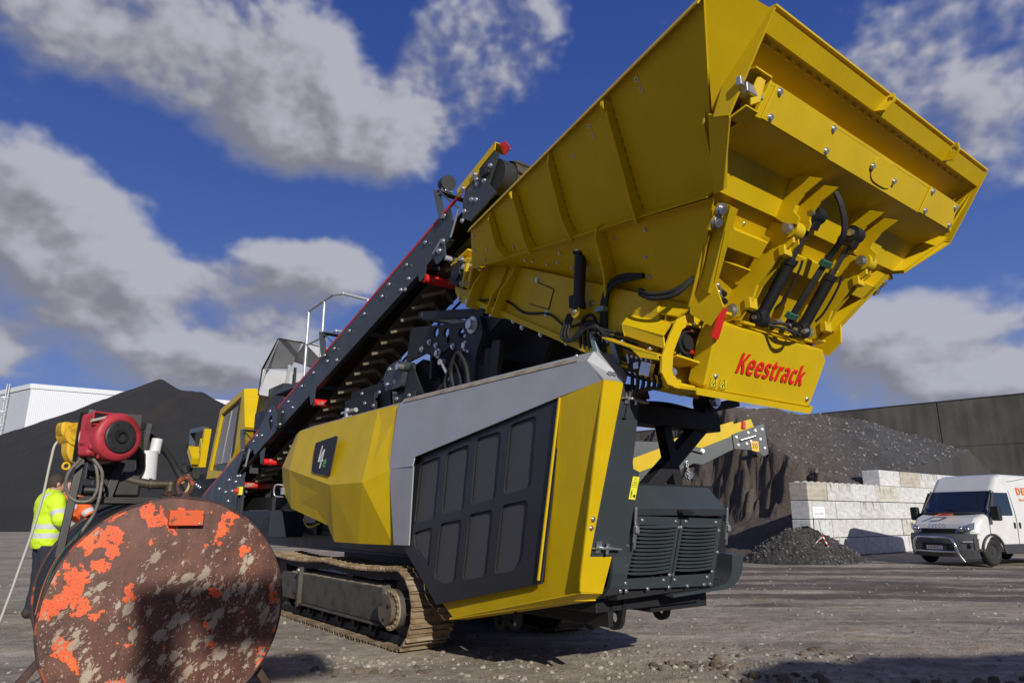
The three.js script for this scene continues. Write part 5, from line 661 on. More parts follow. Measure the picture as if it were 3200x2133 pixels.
{ // excavated gravel heap on the right
  const edge = [[4.5, -38.5], [7.0, -35], [8.9, -32.4], [9.7, -30.6], [10.5, -27.6], [10.75, -26.6], [11.3, -25.4], [12.9, -24.6], [15, -26.5]];
  const top = (x, z) => { const rx = x; let r = 6.15 - .085 * Math.max(0, x - 10) - .0 - .19 * Math.max(0, x - 16.5) - .12 * Math.max(0, x - 22); r += .25 * fbm(x * .4, z * .4, 3); const zr = -31.2 - .12 * (x - 10); const front = (z - zr); const back = Math.max(0, zr - 2.5 - z); let h = r - Math.max(0, front) * .58 - back * .5; h = Math.max(h, 0) ; const bench = 2.42 + .1 * fbm(x * 1.3, z * 1.3, 3) - Math.max(0, (x - 13.2) * .06); if (front > 0) h = Math.max(h, Math.min(bench, bench - 1.1 * Math.max(0, (z + 21.6 + .758 * (x - 9.15)) + 1.1))); return h; };
  const hf = (x, z) => {
    let best = 1e9, sgn = 1; for (let i = 0; i + 1 < edge.length; i++) { const a = edge[i], b = edge[i + 1]; const [d] = segd(x, z, a, b); if (d < best) { best = d; sgn = (b[0] - a[0]) * (z - a[1]) - (b[1] - a[1]) * (x - a[0]); } }
    const n = fbm(x * .9 + z * .3, z * .9, 4) * .55 + fbm(x * 3, z * 3, 3) * .13; let d = (sgn > 0 ? -1 : 1) * best; d = -d + n * .9; // positive: in the cut
    let h = top(x, z);
    if (d > 0) { const col = Math.max(0, h - d * 2.2 - .5 * sstep(.1, .6, d) * (1 + n2(x * 1.7 + z, z * 1.7)) - .35 * sstep(.9, 1.3, d + .4 * n2(x * 2.3, z * 2.3)) + .3 * n2(x * 4.1, z * 4.1) + .16 * n2(x * 9, z * 9)), tal = Math.max(0, 1.5 - Math.max(0, d - .2) * .42 + n * .4); h = Math.min(h, Math.max(col, tal)); }
    const line = z + 21.6 + .758 * (x - 9.15); if (x > 8.6 && line > -.62) h = Math.min(h, -.3 + Math.max(0, (-.5 - line)) * 3); // stops behind the block wall
    return Math.max(-.25, h + fbm(x * 2.2, z * 2.2, 4) * .1 + n2(x * 7, z * 7) * .03);
  };
  const m = heightMesh('gravel_heap', 1.5, 36, -48, -21.5, 300, 230, hf, (x, z, h) => { const n = fbm(x * .5, z * .5 + h * .3, 4), brown = sstep(15.5, 12.5, x + n * 2 + (z + 30) * .3), k = lerp(.125, .16, brown) * (1 + n * .5 + n2(x * 6, z * 6) * .2); return [k * lerp(1.0, 1.22, brown), k * lerp(1, .98, brown), k * lerp(1, .8, brown)]; }, std(0xffffff, .95, { vertexColors: true, map: gritMap(.7, 48), bumpMap: gritBump(.7, 5), bumpScale: .06 }));
  tag(m, 'tall gravel heap with a steep dark cut face behind the block wall', 'heap');
  __scatter('heap_stones', __stone(4), std(0xffffff, .95), 7000, 23, r => { const x = 10.5 + r() * 14, z = -33 + r() * 9; return [x, hf(x, z) - .01, z]; }, r => .012 + Math.pow(r(), 6) * .06, (r, c) => { const k = .1 + r() * .12; c.setRGB(k * 1.05, k, k * .93); });
  // small pile in front of the wall
  const hp = (x, z) => { const [d] = segd(x, z, [7.95, -20.2], [8.75, -20.75]); return Math.max(-.1, .92 - d * .62 + fbm(x * 2.5, z * 2.5, 4) * .12 + n2(x * 9, z * 9) * .03 + n2(x * 20, z * 20) * .015); };
  const p = heightMesh('gravel_pile', 5.8, 11, -23, -18, 150, 140, hp, (x, z, h) => { const k = .085 * (1 + .5 * n2(x * 7, z * 7) + .4 * n2(x * 16, z * 16)); return [k * 1.08, k * .98, k * .9]; }, std(0xffffff, .95, { vertexColors: true, map: gritMap(1.2, 50), bumpMap: gritBump(1.2, 8), bumpScale: .04 }));
  tag(p, 'small pile of grey gravel in front of the white block wall', 'pile');
  __scatter('pile_stones', __stone(5), std(0xffffff, .95), 2600, 29, r => { const t = r() * 6.28, e = Math.sqrt(r()) * 1.7, x = 8.3 + Math.cos(t) * e, z = -20.4 + Math.sin(t) * e; return [x, Math.max(0, hp(x, z)), z]; }, r => .008 + Math.pow(r(), 4) * .035, (r, c) => { const k = .06 + r() * .08; c.setRGB(k * 1.05, k, k * .92); });
}
// ================================================================ white block wall
{
  const W = thing('block_wall', 'stacked white concrete block wall behind the gravel pile and the van', 'wall', [9.146, 0, -21.6], Math.atan2(.604, .797));
  const bl = 1.6, bh = .567, bd = .62;
  const mats = [[.62, .61, .58], [.66, .655, .63], [.5, .46, .38], [.6, .58, .5], [.68, .675, .66], [.34, .29, .23]].map((c, i) => std(lin(...c), .85, { map: tex(256, 256, (u, v, o) => { const n = fbm(u * 5 + i * 9, v * 5, 5), st = sstep(.12, .4, n2(u * 13 + i * 5, v * 1.3 + i) + .3 * n) * sstep(.25, .9, v) * (i % 3 === 0 ? 1 : .35), gr = sstep(.2, .5, fbm(u * 3 + i * 4, v * 3 + 7, 4)); const k = 240 + n * 40 - st * 60 - gr * 18; o[0] = k; o[1] = k - gr * 2; o[2] = k - gr * 14; }), bumpMap: gritBump(1.0, 3), bumpScale: .006 }));
  const geo = (l, k) => { const g = box(l / 2, bh / 2 - .003, -bd / 2, l - .022, bh - .016, bd, .022); const j = clean(g); const p = j.attributes.position; const uv = new Float32Array(p.count * 2); for (let i = 0; i < p.count; i++) { uv[i * 2] = (p.getX(i) - p.getZ(i)) / 1.7 + k * .37; uv[i * 2 + 1] = p.getY(i) / bh; } j.setAttribute('uv', new THREE.BufferAttribute(uv, 2)); return j; };
  const G = {}; const G_ = (l, k) => G[l + '_' + k] ??= geo(l, k); const r = rng(44);
  const row = (y, x0, n, first, pick, zo = 0) => { let x = x0; for (let i = 0; i < n; i++) { const l = i === 0 ? first : bl; const m = new THREE.Mesh(G_(l, Math.floor(r() * 3)), mats[pick ? pick(i) : Math.floor(r() * 5) % 5]); m.name = 'block'; m.position.set(x, y, zo + (r() - .5) * .035); m.rotation.y = (r() - .5) * .012; W.add(m); x += l; } };
  row(0, 0, 10, bl, i => [1, 4, 1, 4, 1][i % 5]); row(bh, 0, 10, bl * .8, i => [4, 1, 4, 1, 3][i % 5]); row(2 * bh, 0, 10, bl, i => [1, 4, 0, 4, 1][i % 5]); row(3 * bh, 0, 10, bl * .72, i => [2, 0, 4, 3, 1, 4][i % 6]); row(4 * bh, 5.0, 6, bl, i => [4, 2, 0, 1][i % 4], -.1);
  const dome = join(new THREE.SphereGeometry(.1, 10, 5, 0, 6.3, 0, 1.57).scale(1, .5, 1)); for (let k = 0; k < 14; k++) { if (.2 + k * .38 > 4.8) break; for (const z of [-.18, -.45]) { const m = new THREE.Mesh(dome, mats[3]); m.name = 'stud'; m.position.set(.2 + k * .38, 4 * bh - .012, z); W.add(m); } }
}
// ================================================================ tall concrete wall
{
  const a = V3(11.21 - 15, 0, -56.07 + 14.7), A = V3(0, 0, 0); const p0 = V3(46, 0, -22.3), p1 = V3(-8, 0, -74.7); // towards the left
  const d = p1.clone().sub(p0).normalize(), n = V3(d.z, 0, -d.x); const L = p0.distanceTo(p1);
  const W = thing('concrete_wall', 'tall grey concrete panel wall standing behind the gravel heap', 'wall', p0.toArray(), Math.atan2(-d.z, d.x));
  const mat = std(lin(.125, .118, .105), .9, { map: tex(512, 512, (u, v, o) => { const n = fbm(u * 4, v * 4, 5, 4), s = fbm(u * 22, v * 2, 4, 0), w = 215 + n * 50 + s * 40; o[0] = w + 3; o[1] = w; o[2] = w - 6; }, true, .12), bumpMap: gritBump(.5, 2), bumpScale: .01 });
  let x = 0, k = 0; const joints = [5.5, 16, 27, 27]; for (let i = 0; x < L; i++) { const l = [17.1, 10.6, 10.8, 10.7][i % 4]; for (const [y0, y1] of [[0, 5.2], [5.215, 7.95]]) { const g = box(x + l / 2, (y0 + y1) / 2, 0, l - .05, y1 - y0, .3, .02); mk('panel', g, mat, W); } x += l; }
  mk('cap', box(L / 2, 7.99, 0, L, .07, .36, .01), std(lin(.05, .05, .055), .6), W);
}
// ================================================================ white warehouse, far left
{
  const W = thing('warehouse', 'white corrugated warehouse behind the dark heap at far left', 'building', [-81.1, 0, -113.4], 0);
  const rib = tex(256, 16, (u, v, o) => { const t = (u * 16) % 1; o[0] = o[1] = o[2] = t < .25 ? 255 : t < .35 ? 150 : 120; }, false, .25);
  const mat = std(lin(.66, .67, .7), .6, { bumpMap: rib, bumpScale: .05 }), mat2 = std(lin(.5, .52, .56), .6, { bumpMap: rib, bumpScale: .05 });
  const right = V3(36, 0, -24), left = V3(-30, 0, -20);
  const H = 22.2, c = right.clone().add(left);
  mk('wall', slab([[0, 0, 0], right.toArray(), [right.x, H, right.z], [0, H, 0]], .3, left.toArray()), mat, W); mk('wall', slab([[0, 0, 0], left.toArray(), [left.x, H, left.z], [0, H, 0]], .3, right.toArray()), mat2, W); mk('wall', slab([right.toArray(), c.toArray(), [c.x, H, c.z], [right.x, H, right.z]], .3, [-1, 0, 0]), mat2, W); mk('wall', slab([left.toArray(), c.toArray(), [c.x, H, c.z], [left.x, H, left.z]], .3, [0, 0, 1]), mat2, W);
  mk('roof', slab([[0, H, 0], [right.x, H, right.z], [c.x, H + .3, c.z], [left.x, H, left.z]], .3, [0, 1, 0]), mat, W);
  mk('parapet', [bar([0, H + .2, 0], [right.x, H + .2, right.z], .4, .8), bar([0, H + .2, 0], [left.x, H + .2, left.z], .4, .8)], mat, W);
  const lad = mk('roof_ladder', [cyl([-6.4, 5, -3.6], [-6.4, H + 1.3, -3.6], .09, .09, 6), cyl([-7.2, 5, -4.1], [-7.2, H + 1.3, -4.1], .09, .09, 6), ...[...Array(18).keys()].map(i => cyl([-6.4, 6 + i, -3.6], [-7.2, 6 + i, -4.1], .05, .05, 5)), ...[...Array(6).keys()].map(i => bar([-6.2, 9 + i * 2.4, -3.2], [-6.9, 9 + i * 2.4, -2.9], .1, .1))], M.galv, W);
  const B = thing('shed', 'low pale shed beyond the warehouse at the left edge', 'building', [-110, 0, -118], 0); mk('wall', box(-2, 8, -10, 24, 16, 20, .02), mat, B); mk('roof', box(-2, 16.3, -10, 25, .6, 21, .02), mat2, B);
}
// ================================================================ site sign
{
  const S = thing('site_sign', 'small paper site sign on a stick tripod in front of the white block wall', 'sign', [8.75, .42, -19.95], .12);
  const t = canvasTex(256, 216, (c, w, h) => { c.fillStyle = '#f4f4f6'; c.fillRect(0, 0, w, h); c.fillStyle = '#23222c'; c.font = 'bold 27px sans-serif'; c.textAlign = 'center'; c.fillText('Asfaltgranulaat', 128, 66); c.font = 'bold 50px sans-serif'; c.fillText('AG 0/40', 128, 156); c.strokeStyle = '#8a8a94'; c.lineWidth = 10; c.strokeRect(0, 0, w, h); });
  mk('board', box(-.05, .92, 0, .39, .33, .012, .003), M.galv, S); sheet('paper', [[-.235, .765, .009], [.135, .765, .009], [.135, 1.075, .009], [-.235, 1.075, .009]], t, S);
  mk('pole', cyl([.0, .0, .0], [-.08, .8, 0], .012, .012, 8), M.galv, S); mk('stake', cyl([-.2, .2, -.1], [-.2, .78, -.05], .012, .012, 8), M.black, S);
  const st = std(0xffffff, .6, { map: tex(8, 64, (u, v, o) => { const a = (v * 4) % 1 < .5; o[0] = a ? 190 : 225; o[1] = a ? 25 : 222; o[2] = a ? 20 : 218; }, true, 2) });
  mk('leg', bar([0, .28, .02], [-.33, .07, .12], .035, .02), st, S); mk('leg', bar([-.03, .3, .02], [.03, -.02, .16], .045, .02), st, S); mk('leg', bar([0, .28, .0], [.15, .0, -.2], .035, .02), st, S);
}
// ================================================================ second conveyor on the right
{
  const T = thing('stockpile_conveyor', 'yellow and dark conveyor of another machine rising behind the crusher on the right', 'conveyor', [3, 0, -15.8]);
  const q = (x, y) => [x - 3, y]; const W = -1.05;
  const beam = roundPoly([q(2.6, 1.98), q(2.9, 2.2), q(5.1, 3.03), q(5.15, 2.74), q(5.0, 2.68), q(4.36, 2.37), q(4.15, 2.4), q(3.55, 2.1), q(3.0, 1.8)], .02, 1);
  mk('side_beam', prism(beam, -.06, 0, [], .006), M.dark, T); mk('side_beam', prism(beam, W - .06, W, [], .006), M.dark, T);
  const yel = [q(2.5, 2.05), q(2.5, 2.42), q(4.1, 3.0), q(5.55, 3.42), q(5.64, 3.15), q(4.2, 2.66), q(3.1, 2.28)];
  mk('guard', prism(yel, -.03, -.012), M.yellow, T, 'near yellow belt guard'); mk('guard', prism(yel.map(p => [p[0] - .1, p[1] + .08]), W + .02, W + .04), M.yellow, T);
  mk('belt', [slab([[...q(2.3, 2.2), -.06], [...q(5.6, 3.36), -.06], [...q(5.6, 3.36), W], [...q(2.3, 2.2), W]], .03, [0, 1, 0])], std(lin(.05, .045, .04), .9, { map: dirtTex }), T); mk('load', slab([[...q(3.6, 2.74), -.3], [...q(5.0, 3.22), -.3], [...q(5.0, 3.22), -.8], [...q(3.6, 2.74), -.8]], .06, [0, 1, 0]), M.dust, T);
  const hd = mk('head_plate', [prism([q(5.08, 3.06), q(5.84, 3.32), q(5.88, 2.62), q(5.78, 2.56), q(5.66, 2.6), q(5.5, 2.7), q(5.1, 2.73)], -.02, .03, [], .004)], M.dark, T); mk('head_drum', cyl([...q(5.7, 3.05), -.05], [...q(5.7, 3.05), W], .2, .2, 20), M.rubber, T); mk('tail_roller', cyl([...q(5.65, 2.6), .05], [...q(5.65, 2.6), W], .05, .05, 12), M.black, T);
  for (const [x, y] of [[5.17, 3.0], [5.2, 2.82], [5.45, 3.1], [5.5, 2.9], [5.62, 3.15], [5.72, 2.95], [5.78, 3.18], [5.8, 2.75], [5.4, 2.85]]) bolt(hd, [...q(x, y), .03], [0, 0, 1], .02); mk('adjuster', cyl([...q(5.25, 2.92), .06], [...q(5.6, 3.02), .06], .025, .025, 10), M.zinc, hd);
  sheet('chevron_sign', [[...q(5.5, 2.69), .045], [...q(5.66, 2.66), .045], [...q(5.66, 2.9), .045], [...q(5.48, 2.9), .045]], canvasTex(64, 64, c => { c.fillStyle = '#e3b21c'; c.fillRect(0, 0, 64, 64); c.strokeStyle = '#111'; c.lineWidth = 6; for (const x of [10, 26, 42]) { c.beginPath(); c.moveTo(x, 14); c.lineTo(x + 10, 32); c.lineTo(x, 50); c.stroke(); } }), T);
  mk('beacon', cyl([...q(5.36, 3.2), -.02], [...q(5.38, 3.36), -.02], .055, .05, 14), std(lin(.55, .04, .03), .3), T); mk('arm', bar([...q(3.8, 2.82), .04], [...q(4.38, 2.68), .04], .11, .04, [0, 0, 1]), M.dark, T); bolt(T, [...q(4.36, 2.68), .06], [0, 0, 1], .035); bolt(T, [...q(3.08, 2.1), .03], [0, 0, 1], .045);
  mk('toothed_bracket', prism([q(3.5, 2.3), q(3.85, 2.34), q(3.8, 2.12), q(3.72, 2.1), q(3.7, 2.16), q(3.64, 2.06), q(3.6, 2.12), q(3.54, 2.0)], 0, .03), M.dark, T); mk('pulley', [cyl([...q(4.02, 2.14), 0], [...q(4.02, 2.14), .06], .1, .1, 18)], M.dark, T);
  for (let k = 0; k < 9; k++) mk('chain_link', new THREE.TorusGeometry(.026, .008, 5, 10).rotateY(k % 2 ? 1.57 : 0).translate(q(3.98, 0)[0] + .01 * k * .4, 2.42 - k * .042, .09), M.zinc, T);
  mk('chassis', [box(-1.2, 1.0, -1.2, 4.5, .8, 2.0, .03), bar([.2, .9, -.5], [.9, 2.1, -.5], .16, .16), box(-1.2, .35, -.1, 3.6, .6, .45, .1), box(-1.2, .35, -2.2, 3.6, .6, .45, .1)], M.dark, T); mk('upper_frame', [bar([-.6, 2.9, -1.0], [1.1, 2.85, -1.0], .1, .25), box(-.5, 2.1, -1.0, 1.6, 1.4, .8)], M.dark, T);
}
// ================================================================ van
{
  const f = new THREE.Vector3(-.91, 0, .414).normalize();
  const Vn = thing('delivery_van', 'white and grey panel van with an orange D on the bonnet, parked at the right', 'van', [11.82, 0, -18.85], Math.atan2(-f.z, f.x));
  // local: x forward from the front axle, z to its left hand as seen from the photograph's side
  const white = new THREE.MeshPhysicalMaterial({ color: lin(.72, .72, .7), roughness: .32, clearcoat: .5, clearcoatRoughness: .15, map: clone(grime, .4) });
  const plastic = std(lin(.045, .048, .052), .55, { map: grime }), glass = new THREE.MeshPhysicalMaterial({ color: lin(.012, .016, .016), roughness: .06, specularIntensity: 1, clearcoat: 1, clearcoatRoughness: .03 });
  const w = .93;
  const prof = [[-4.3, .34], [-4.35, 1.2], [-4.25, 2.2], [-4.1, 2.27], [-1.0, 2.32], [-.72, 2.25], [-.45, 1.93], [-.40, 1.86], [.16, 1.29], [.5, 1.19], [.66, 1.03], [.74, .86], [.74, .40], [.42, .34], [.37, .52], [.22, .66], [0, .71], [-.22, .66], [-.37, .52], [-.42, .34], [-2.9, .34], [-3.02, .62], [-3.2, .72], [-3.4, .72], [-3.58, .62], [-3.7, .34]];
  const shp = new THREE.Shape(prof.map(p => new THREE.Vector2(...p)));
  const g = new THREE.ExtrudeGeometry(shp, { depth: 2 * w - .3, bevelEnabled: true, bevelSize: .1, bevelThickness: .15, bevelSegments: 4, bevelOffset: -.1, curveSegments: 4 }).translate(0, 0, -w + .15);
  const warp = (x, y, z) => { const zz = z * (1 - .1 * sstep(1.1, 2.3, y) - .05 * sstep(.1, .75, x) * sstep(.3, 1, Math.abs(z))); return [x - .24 * Math.pow(Math.abs(z) / w, 2.6) * sstep(-.75, .55, x), y, zz]; };
  { const p = g.attributes.position; for (let i = 0; i < p.count; i++) p.setXYZ(i, ...warp(p.getX(i), p.getY(i), p.getZ(i))); g.computeVertexNormals(); }
  const body = mk('body', g, white, Vn);
  // windscreen
  const ws = (t, z, o = .012) => { const q = warp(lerp(.165, -.405, t), lerp(1.30, 1.87, t), z); return [q[0] + o * .75, q[1] + o * .75, q[2]]; };
  const patch = (fn, nu, nv) => { const pos = []; for (let i = 0; i < nu; i++) for (let j = 0; j < nv; j++) { const a = fn(i / nu, j / nv), b = fn((i + 1) / nu, j / nv), c = fn((i + 1) / nu, (j + 1) / nv), d = fn(i / nu, (j + 1) / nv); pos.push(...a, ...b, ...c, ...a, ...c, ...d); } const q = new THREE.BufferGeometry(); q.setAttribute('position', new THREE.Float32BufferAttribute(pos, 3)); q.computeVertexNormals(); return q; };
  mk('windscreen', patch((u, v) => ws(v, lerp(-.84, .84, u)), 24, 8), glass, Vn);
  mk('screen_frame', [tube([ws(0, -.87, .02), ws(.5, -.87, .02), ws(1, -.87, .02)], .028, 6), tube([ws(0, .87, .02), ws(.5, .87, .02), ws(1, .87, .02)], .028, 6), tube([ws(0, -.86, .015), ws(0, -.6, .015), ws(0, -.3, .015), ws(0, 0, .015), ws(0, .3, .015), ws(0, .6, .015), ws(0, .86, .015)], .022, 6)], plastic, Vn);
  for (const z of [-.35, .35]) mk('wiper', tube([ws(.02, z, .03), ws(.1, z + .2, .03), ws(.16, z + .45, .03)], .008, 5), M.black, Vn);
  // side glass and lines on the side towards the camera (z positive)
  for (const s of [1, -1]) { const z = s * (w - .01); const sd = (x, y, o = .012) => [x, y, s * ((w) * (1 - .1 * sstep(1.1, 2.3, y)) + o)];
    mk('side_window', patch((u, v) => sd(lerp(-.98, lerp(-.1, -.42, v), u), lerp(1.25, 1.83, v)), 6, 4), glass, Vn);
    mk('pillar', patch((u, v) => sd(lerp(lerp(-.12, -.44, v), lerp(.02, -.36, v), u), lerp(1.22, 1.86, v), .014), 3, 4), plastic, Vn);
    mk('door_line', [tube([sd(-1.06, .5, .004), sd(-1.1, 1.2, .004), sd(-1.06, 1.9, .004)], .006, 4), tube([sd(.05, .8, .004), sd(.02, 1.15, .004), sd(-.06, 1.25, .004)], .006, 4), tube([sd(-1.1, 2.12, .002), sd(-2.6, 2.14, .002), sd(-2.75, .6, .004)], .006, 4)], M.black, Vn).userData.kind = 'stuff';
    mk('door_handle', box(-.98, 1.0, s * (w + .015), .05, .15, .03, .01), M.black, Vn); mk('door_handle', box(-1.2, 1.0, s * (w + .015), .05, .15, .03, .01), M.black, Vn);
    const mir2 = mk('wing_mirror', [box(-.02, 1.3, s * (w + .17), .14, .36, .22, .05), bar([-.1, 1.25, s * (w - .06)], [-.02, 1.28, s * (w + .1)], .05, .09)], M.black, Vn);
    mk('sill', [box(-1.65, .42, s * (w - .02), 2.4, .24, .07, .02), box(.52, .55, s * (w - .12), .22, .3, .1, .04)], plastic, Vn);
    const arch = []; for (let k = 0; k <= 12; k++) { const a = k / 12 * Math.PI; arch.push([.43 * Math.cos(a), .36 + .42 * Math.sin(a), s * (w - .005)]); } mk('wheel_arch', tube(arch, .03, 6), plastic, Vn);
    for (const x of [0, -3.3]) { const wz = s * (w - .12); const tyre = mk('wheel', [new THREE.TorusGeometry(.25, .095, 12, 28).scale(1, 1, 1.15).translate(x, .345, wz)], M.rubber, Vn); mk('rim', [cyl([x, .345, wz - s * .06], [x, .345, wz + s * .06], .2, .19, 20), ...[...Array(8).keys()].map(k => cyl([x + .13 * Math.cos(k * .785), .345 + .13 * Math.sin(k * .785), wz + s * .055], [x + .13 * Math.cos(k * .785), .345 + .13 * Math.sin(k * .785), wz + s * .064], .03, .03, 8))], std(lin(.06, .06, .065), .5, { metalness: .5 }), tyre); mk('hub_cap', cyl([x, .345, wz + s * .05], [x, .345, wz + s * .085], .06, .05, 12), plastic, tyre); }
  }
  mk('wheel_bay', box(0, .5, 0, .8, .4, 1.5, .02), M.black, Vn); mk('wheel_bay', box(-3.3, .5, 0, .8, .4, 1.5, .02), M.black, Vn); mk('underbody', box(-1.8, .4, 0, 4.6, .14, 1.5, .02), M.black, Vn);
  // front: bumper, grille, lamps
  const fx = (z, o) => .752 + o - .245 * Math.pow(Math.abs(z) / w, 2.6);
  const band = (y0, y1, o0, o1, zmax = .9, n = 16) => { const pos = []; for (let i = 0; i < n; i++) { const z0 = lerp(-zmax, zmax, i / n), z1 = lerp(-zmax, zmax, (i + 1) / n); const A = [fx(z0, o0), y0, z0], B = [fx(z1, o0), y0, z1], C = [fx(z1, o1), y1, z1], D = [fx(z0, o1), y1, z0]; const k = -.3; const A2 = [A[0] + k, y0, z0 * .97], B2 = [B[0] + k, y0, z1 * .97], C2 = [C[0] + k, y1, z1 * .97], D2 = [D[0] + k, y1, z0 * .97]; pos.push(...A, ...B, ...C, ...A, ...C, ...D, ...A, ...A2, ...B2, ...A, ...B2, ...B, ...D, ...C, ...C2, ...D, ...C2, ...D2); } const q = new THREE.BufferGeometry(); q.setAttribute('position', new THREE.Float32BufferAttribute(pos, 3)); q.computeVertexNormals(); return q; };
  mk('bumper', [band(.22, .40, .0, .05), band(.40, .66, .05, .055), band(.66, .80, .055, .015)], std(lin(.10, .105, .11), .5, { map: grime }), Vn, 'dark grey front bumper');
  mk('grille', [band(.60, .645, .03, .035, .5), ...[0, 1, 2].map(k => band(.82 + k * .032, .84 + k * .032, .02 - k * .012, .018 - k * .012, .52 - k * .02, 10)), band(.79, .925, -.005, -.03, .56)], M.black, Vn); mk('lower_grille', [band(.34, .56, .058, .06, .45, 10)], M.black, Vn);
  for (const s of [1, -1]) { const hl = mk('headlight', [patch((u, v) => { const z = s * lerp(.46, .86, u); return [fx(z, .02 - .05 * v), lerp(lerp(.83, .90, u), lerp(.92, 1.08, u), v), z]; }, 8, 4)], new THREE.MeshPhysicalMaterial({ color: lin(.35, .37, .38), roughness: .12, metalness: .7, clearcoat: 1, clearcoatRoughness: .03 }), Vn); for (const z of [.58, .72]) mk('reflector', new THREE.SphereGeometry(.055, 12, 8).translate(fx(z, .0), .92, s * z), M.chrome, hl);
    mk('fog_lamp', [cyl([fx(.72, .0), .50, s * .72], [fx(.72, .068), .50, s * .72], .06, .06, 16)], M.black, Vn); mk('marker_light', [bar([fx(.62, .066), .60, s * .62], [fx(.82, .066), .61, s * .82], .045, .02)], std(lin(.6, .6, .6), .3), Vn); }
  mk('bull_bar', [tube([[.85, .12, -.68], [.92, .3, -.6], [.95, .55, -.54], [.94, .68, -.46], [.97, .71, -.3], [.99, .715, 0], [.97, .71, .3], [.94, .68, .46], [.95, .55, .54], [.92, .34, .56], [.80, .28, .58]], .034, 10, 60), tube([[.93, .36, -.55], [.99, .36, 0], [.93, .36, .56]], .026, 10)], M.chrome, Vn, 'polished steel bull bar');
  sheet('licence_plate', [[.905, .40, -.24], [.905, .40, .25], [.905, .51, .25], [.905, .51, -.24]], canvasTex(256, 60, (c, w, h) => { c.fillStyle = '#e4e2dc'; c.fillRect(0, 0, w, h); c.strokeStyle = '#7a2a2a'; c.lineWidth = 5; c.strokeRect(2, 2, w - 4, h - 4); c.fillStyle = '#274a9c'; c.fillRect(6, 6, 22, h - 12); c.fillStyle = '#6e2020'; c.font = 'bold 42px sans-serif'; c.textAlign = 'center'; c.fillText('1-RTE-815', 141, 45); }), Vn); mk('plate_holder', box(.885, .455, 0, .03, .13, .52, .006), M.black, Vn);
  { const t = textGeo('IVECO', .1, .012); const b = t.boundingBox, wd = b.max.x - b.min.x; t.translate(-b.min.x - wd / 2, 0, 0); t.scale(.48 / wd, 1, 1); t.rotateY(Math.PI / 2).rotateZ(.32).translate(.735, .945, 0); mk('emblem_lettering', t, M.chrome, Vn, 'chrome maker lettering on the nose'); }
  { // orange D on the bonnet
    const o = std(lin(.72, .12, .02), .45); 
    const s2 = new THREE.Shape([[-.27, -.085], [-.18, -.085], [-.1, .06], [.08, .06], [.15, .03], [.15, -.01], [.08, -.035], [-.03, -.035], [-.06, -.085], [.1, -.085], [.22, -.05], [.26, .02], [.2, .1], [.1, .115], [-.16, .115]].map(p => new THREE.Vector2(...p)));
    const gg = new THREE.ExtrudeGeometry(s2, { depth: .004, bevelEnabled: false }).applyMatrix4(new THREE.Matrix4().makeBasis(V3(0, 0, -1), V3(-.96, .28, 0), V3(.28, .96, 0)).setPosition(.40, 1.262, 0)); mk('logo', gg, o, Vn, 'orange D shaped logo on the bonnet');
    const sideText = (txt, size, x, y, wd, mat, font) => { const q = textGeo(txt, size, .004, font); const b = q.boundingBox; q.translate(-b.min.x, 0, 0); q.scale(wd / (b.max.x - b.min.x), 1, 1); const zf = yy => w * (1 - .1 * sstep(1.1, 2.3, yy)) + .006; q.applyMatrix4(new THREE.Matrix4().makeBasis(V3(-1, 0, 0), V3(0, 1, (zf(y) - zf(y + size)) / size).normalize(), V3(0, 0, -1)).setPosition(x, y, -zf(y) - .004)); return q; };
    const lm = std(lin(.72, .12, .02), .45); mk('lettering', sideText('DEVAG', .19, -1.4, 1.78, 1.0, lm), lm, Vn, 'orange company lettering'); mk('lettering', sideText('Aannemingen - Beton & Re', .07, -1.42, 1.62, 1.15, lm, fontReg), lm, Vn); mk('lettering', sideText('03-020', .1, -1.5, .95, .35, lm, fontReg), plastic, Vn);
  }
}
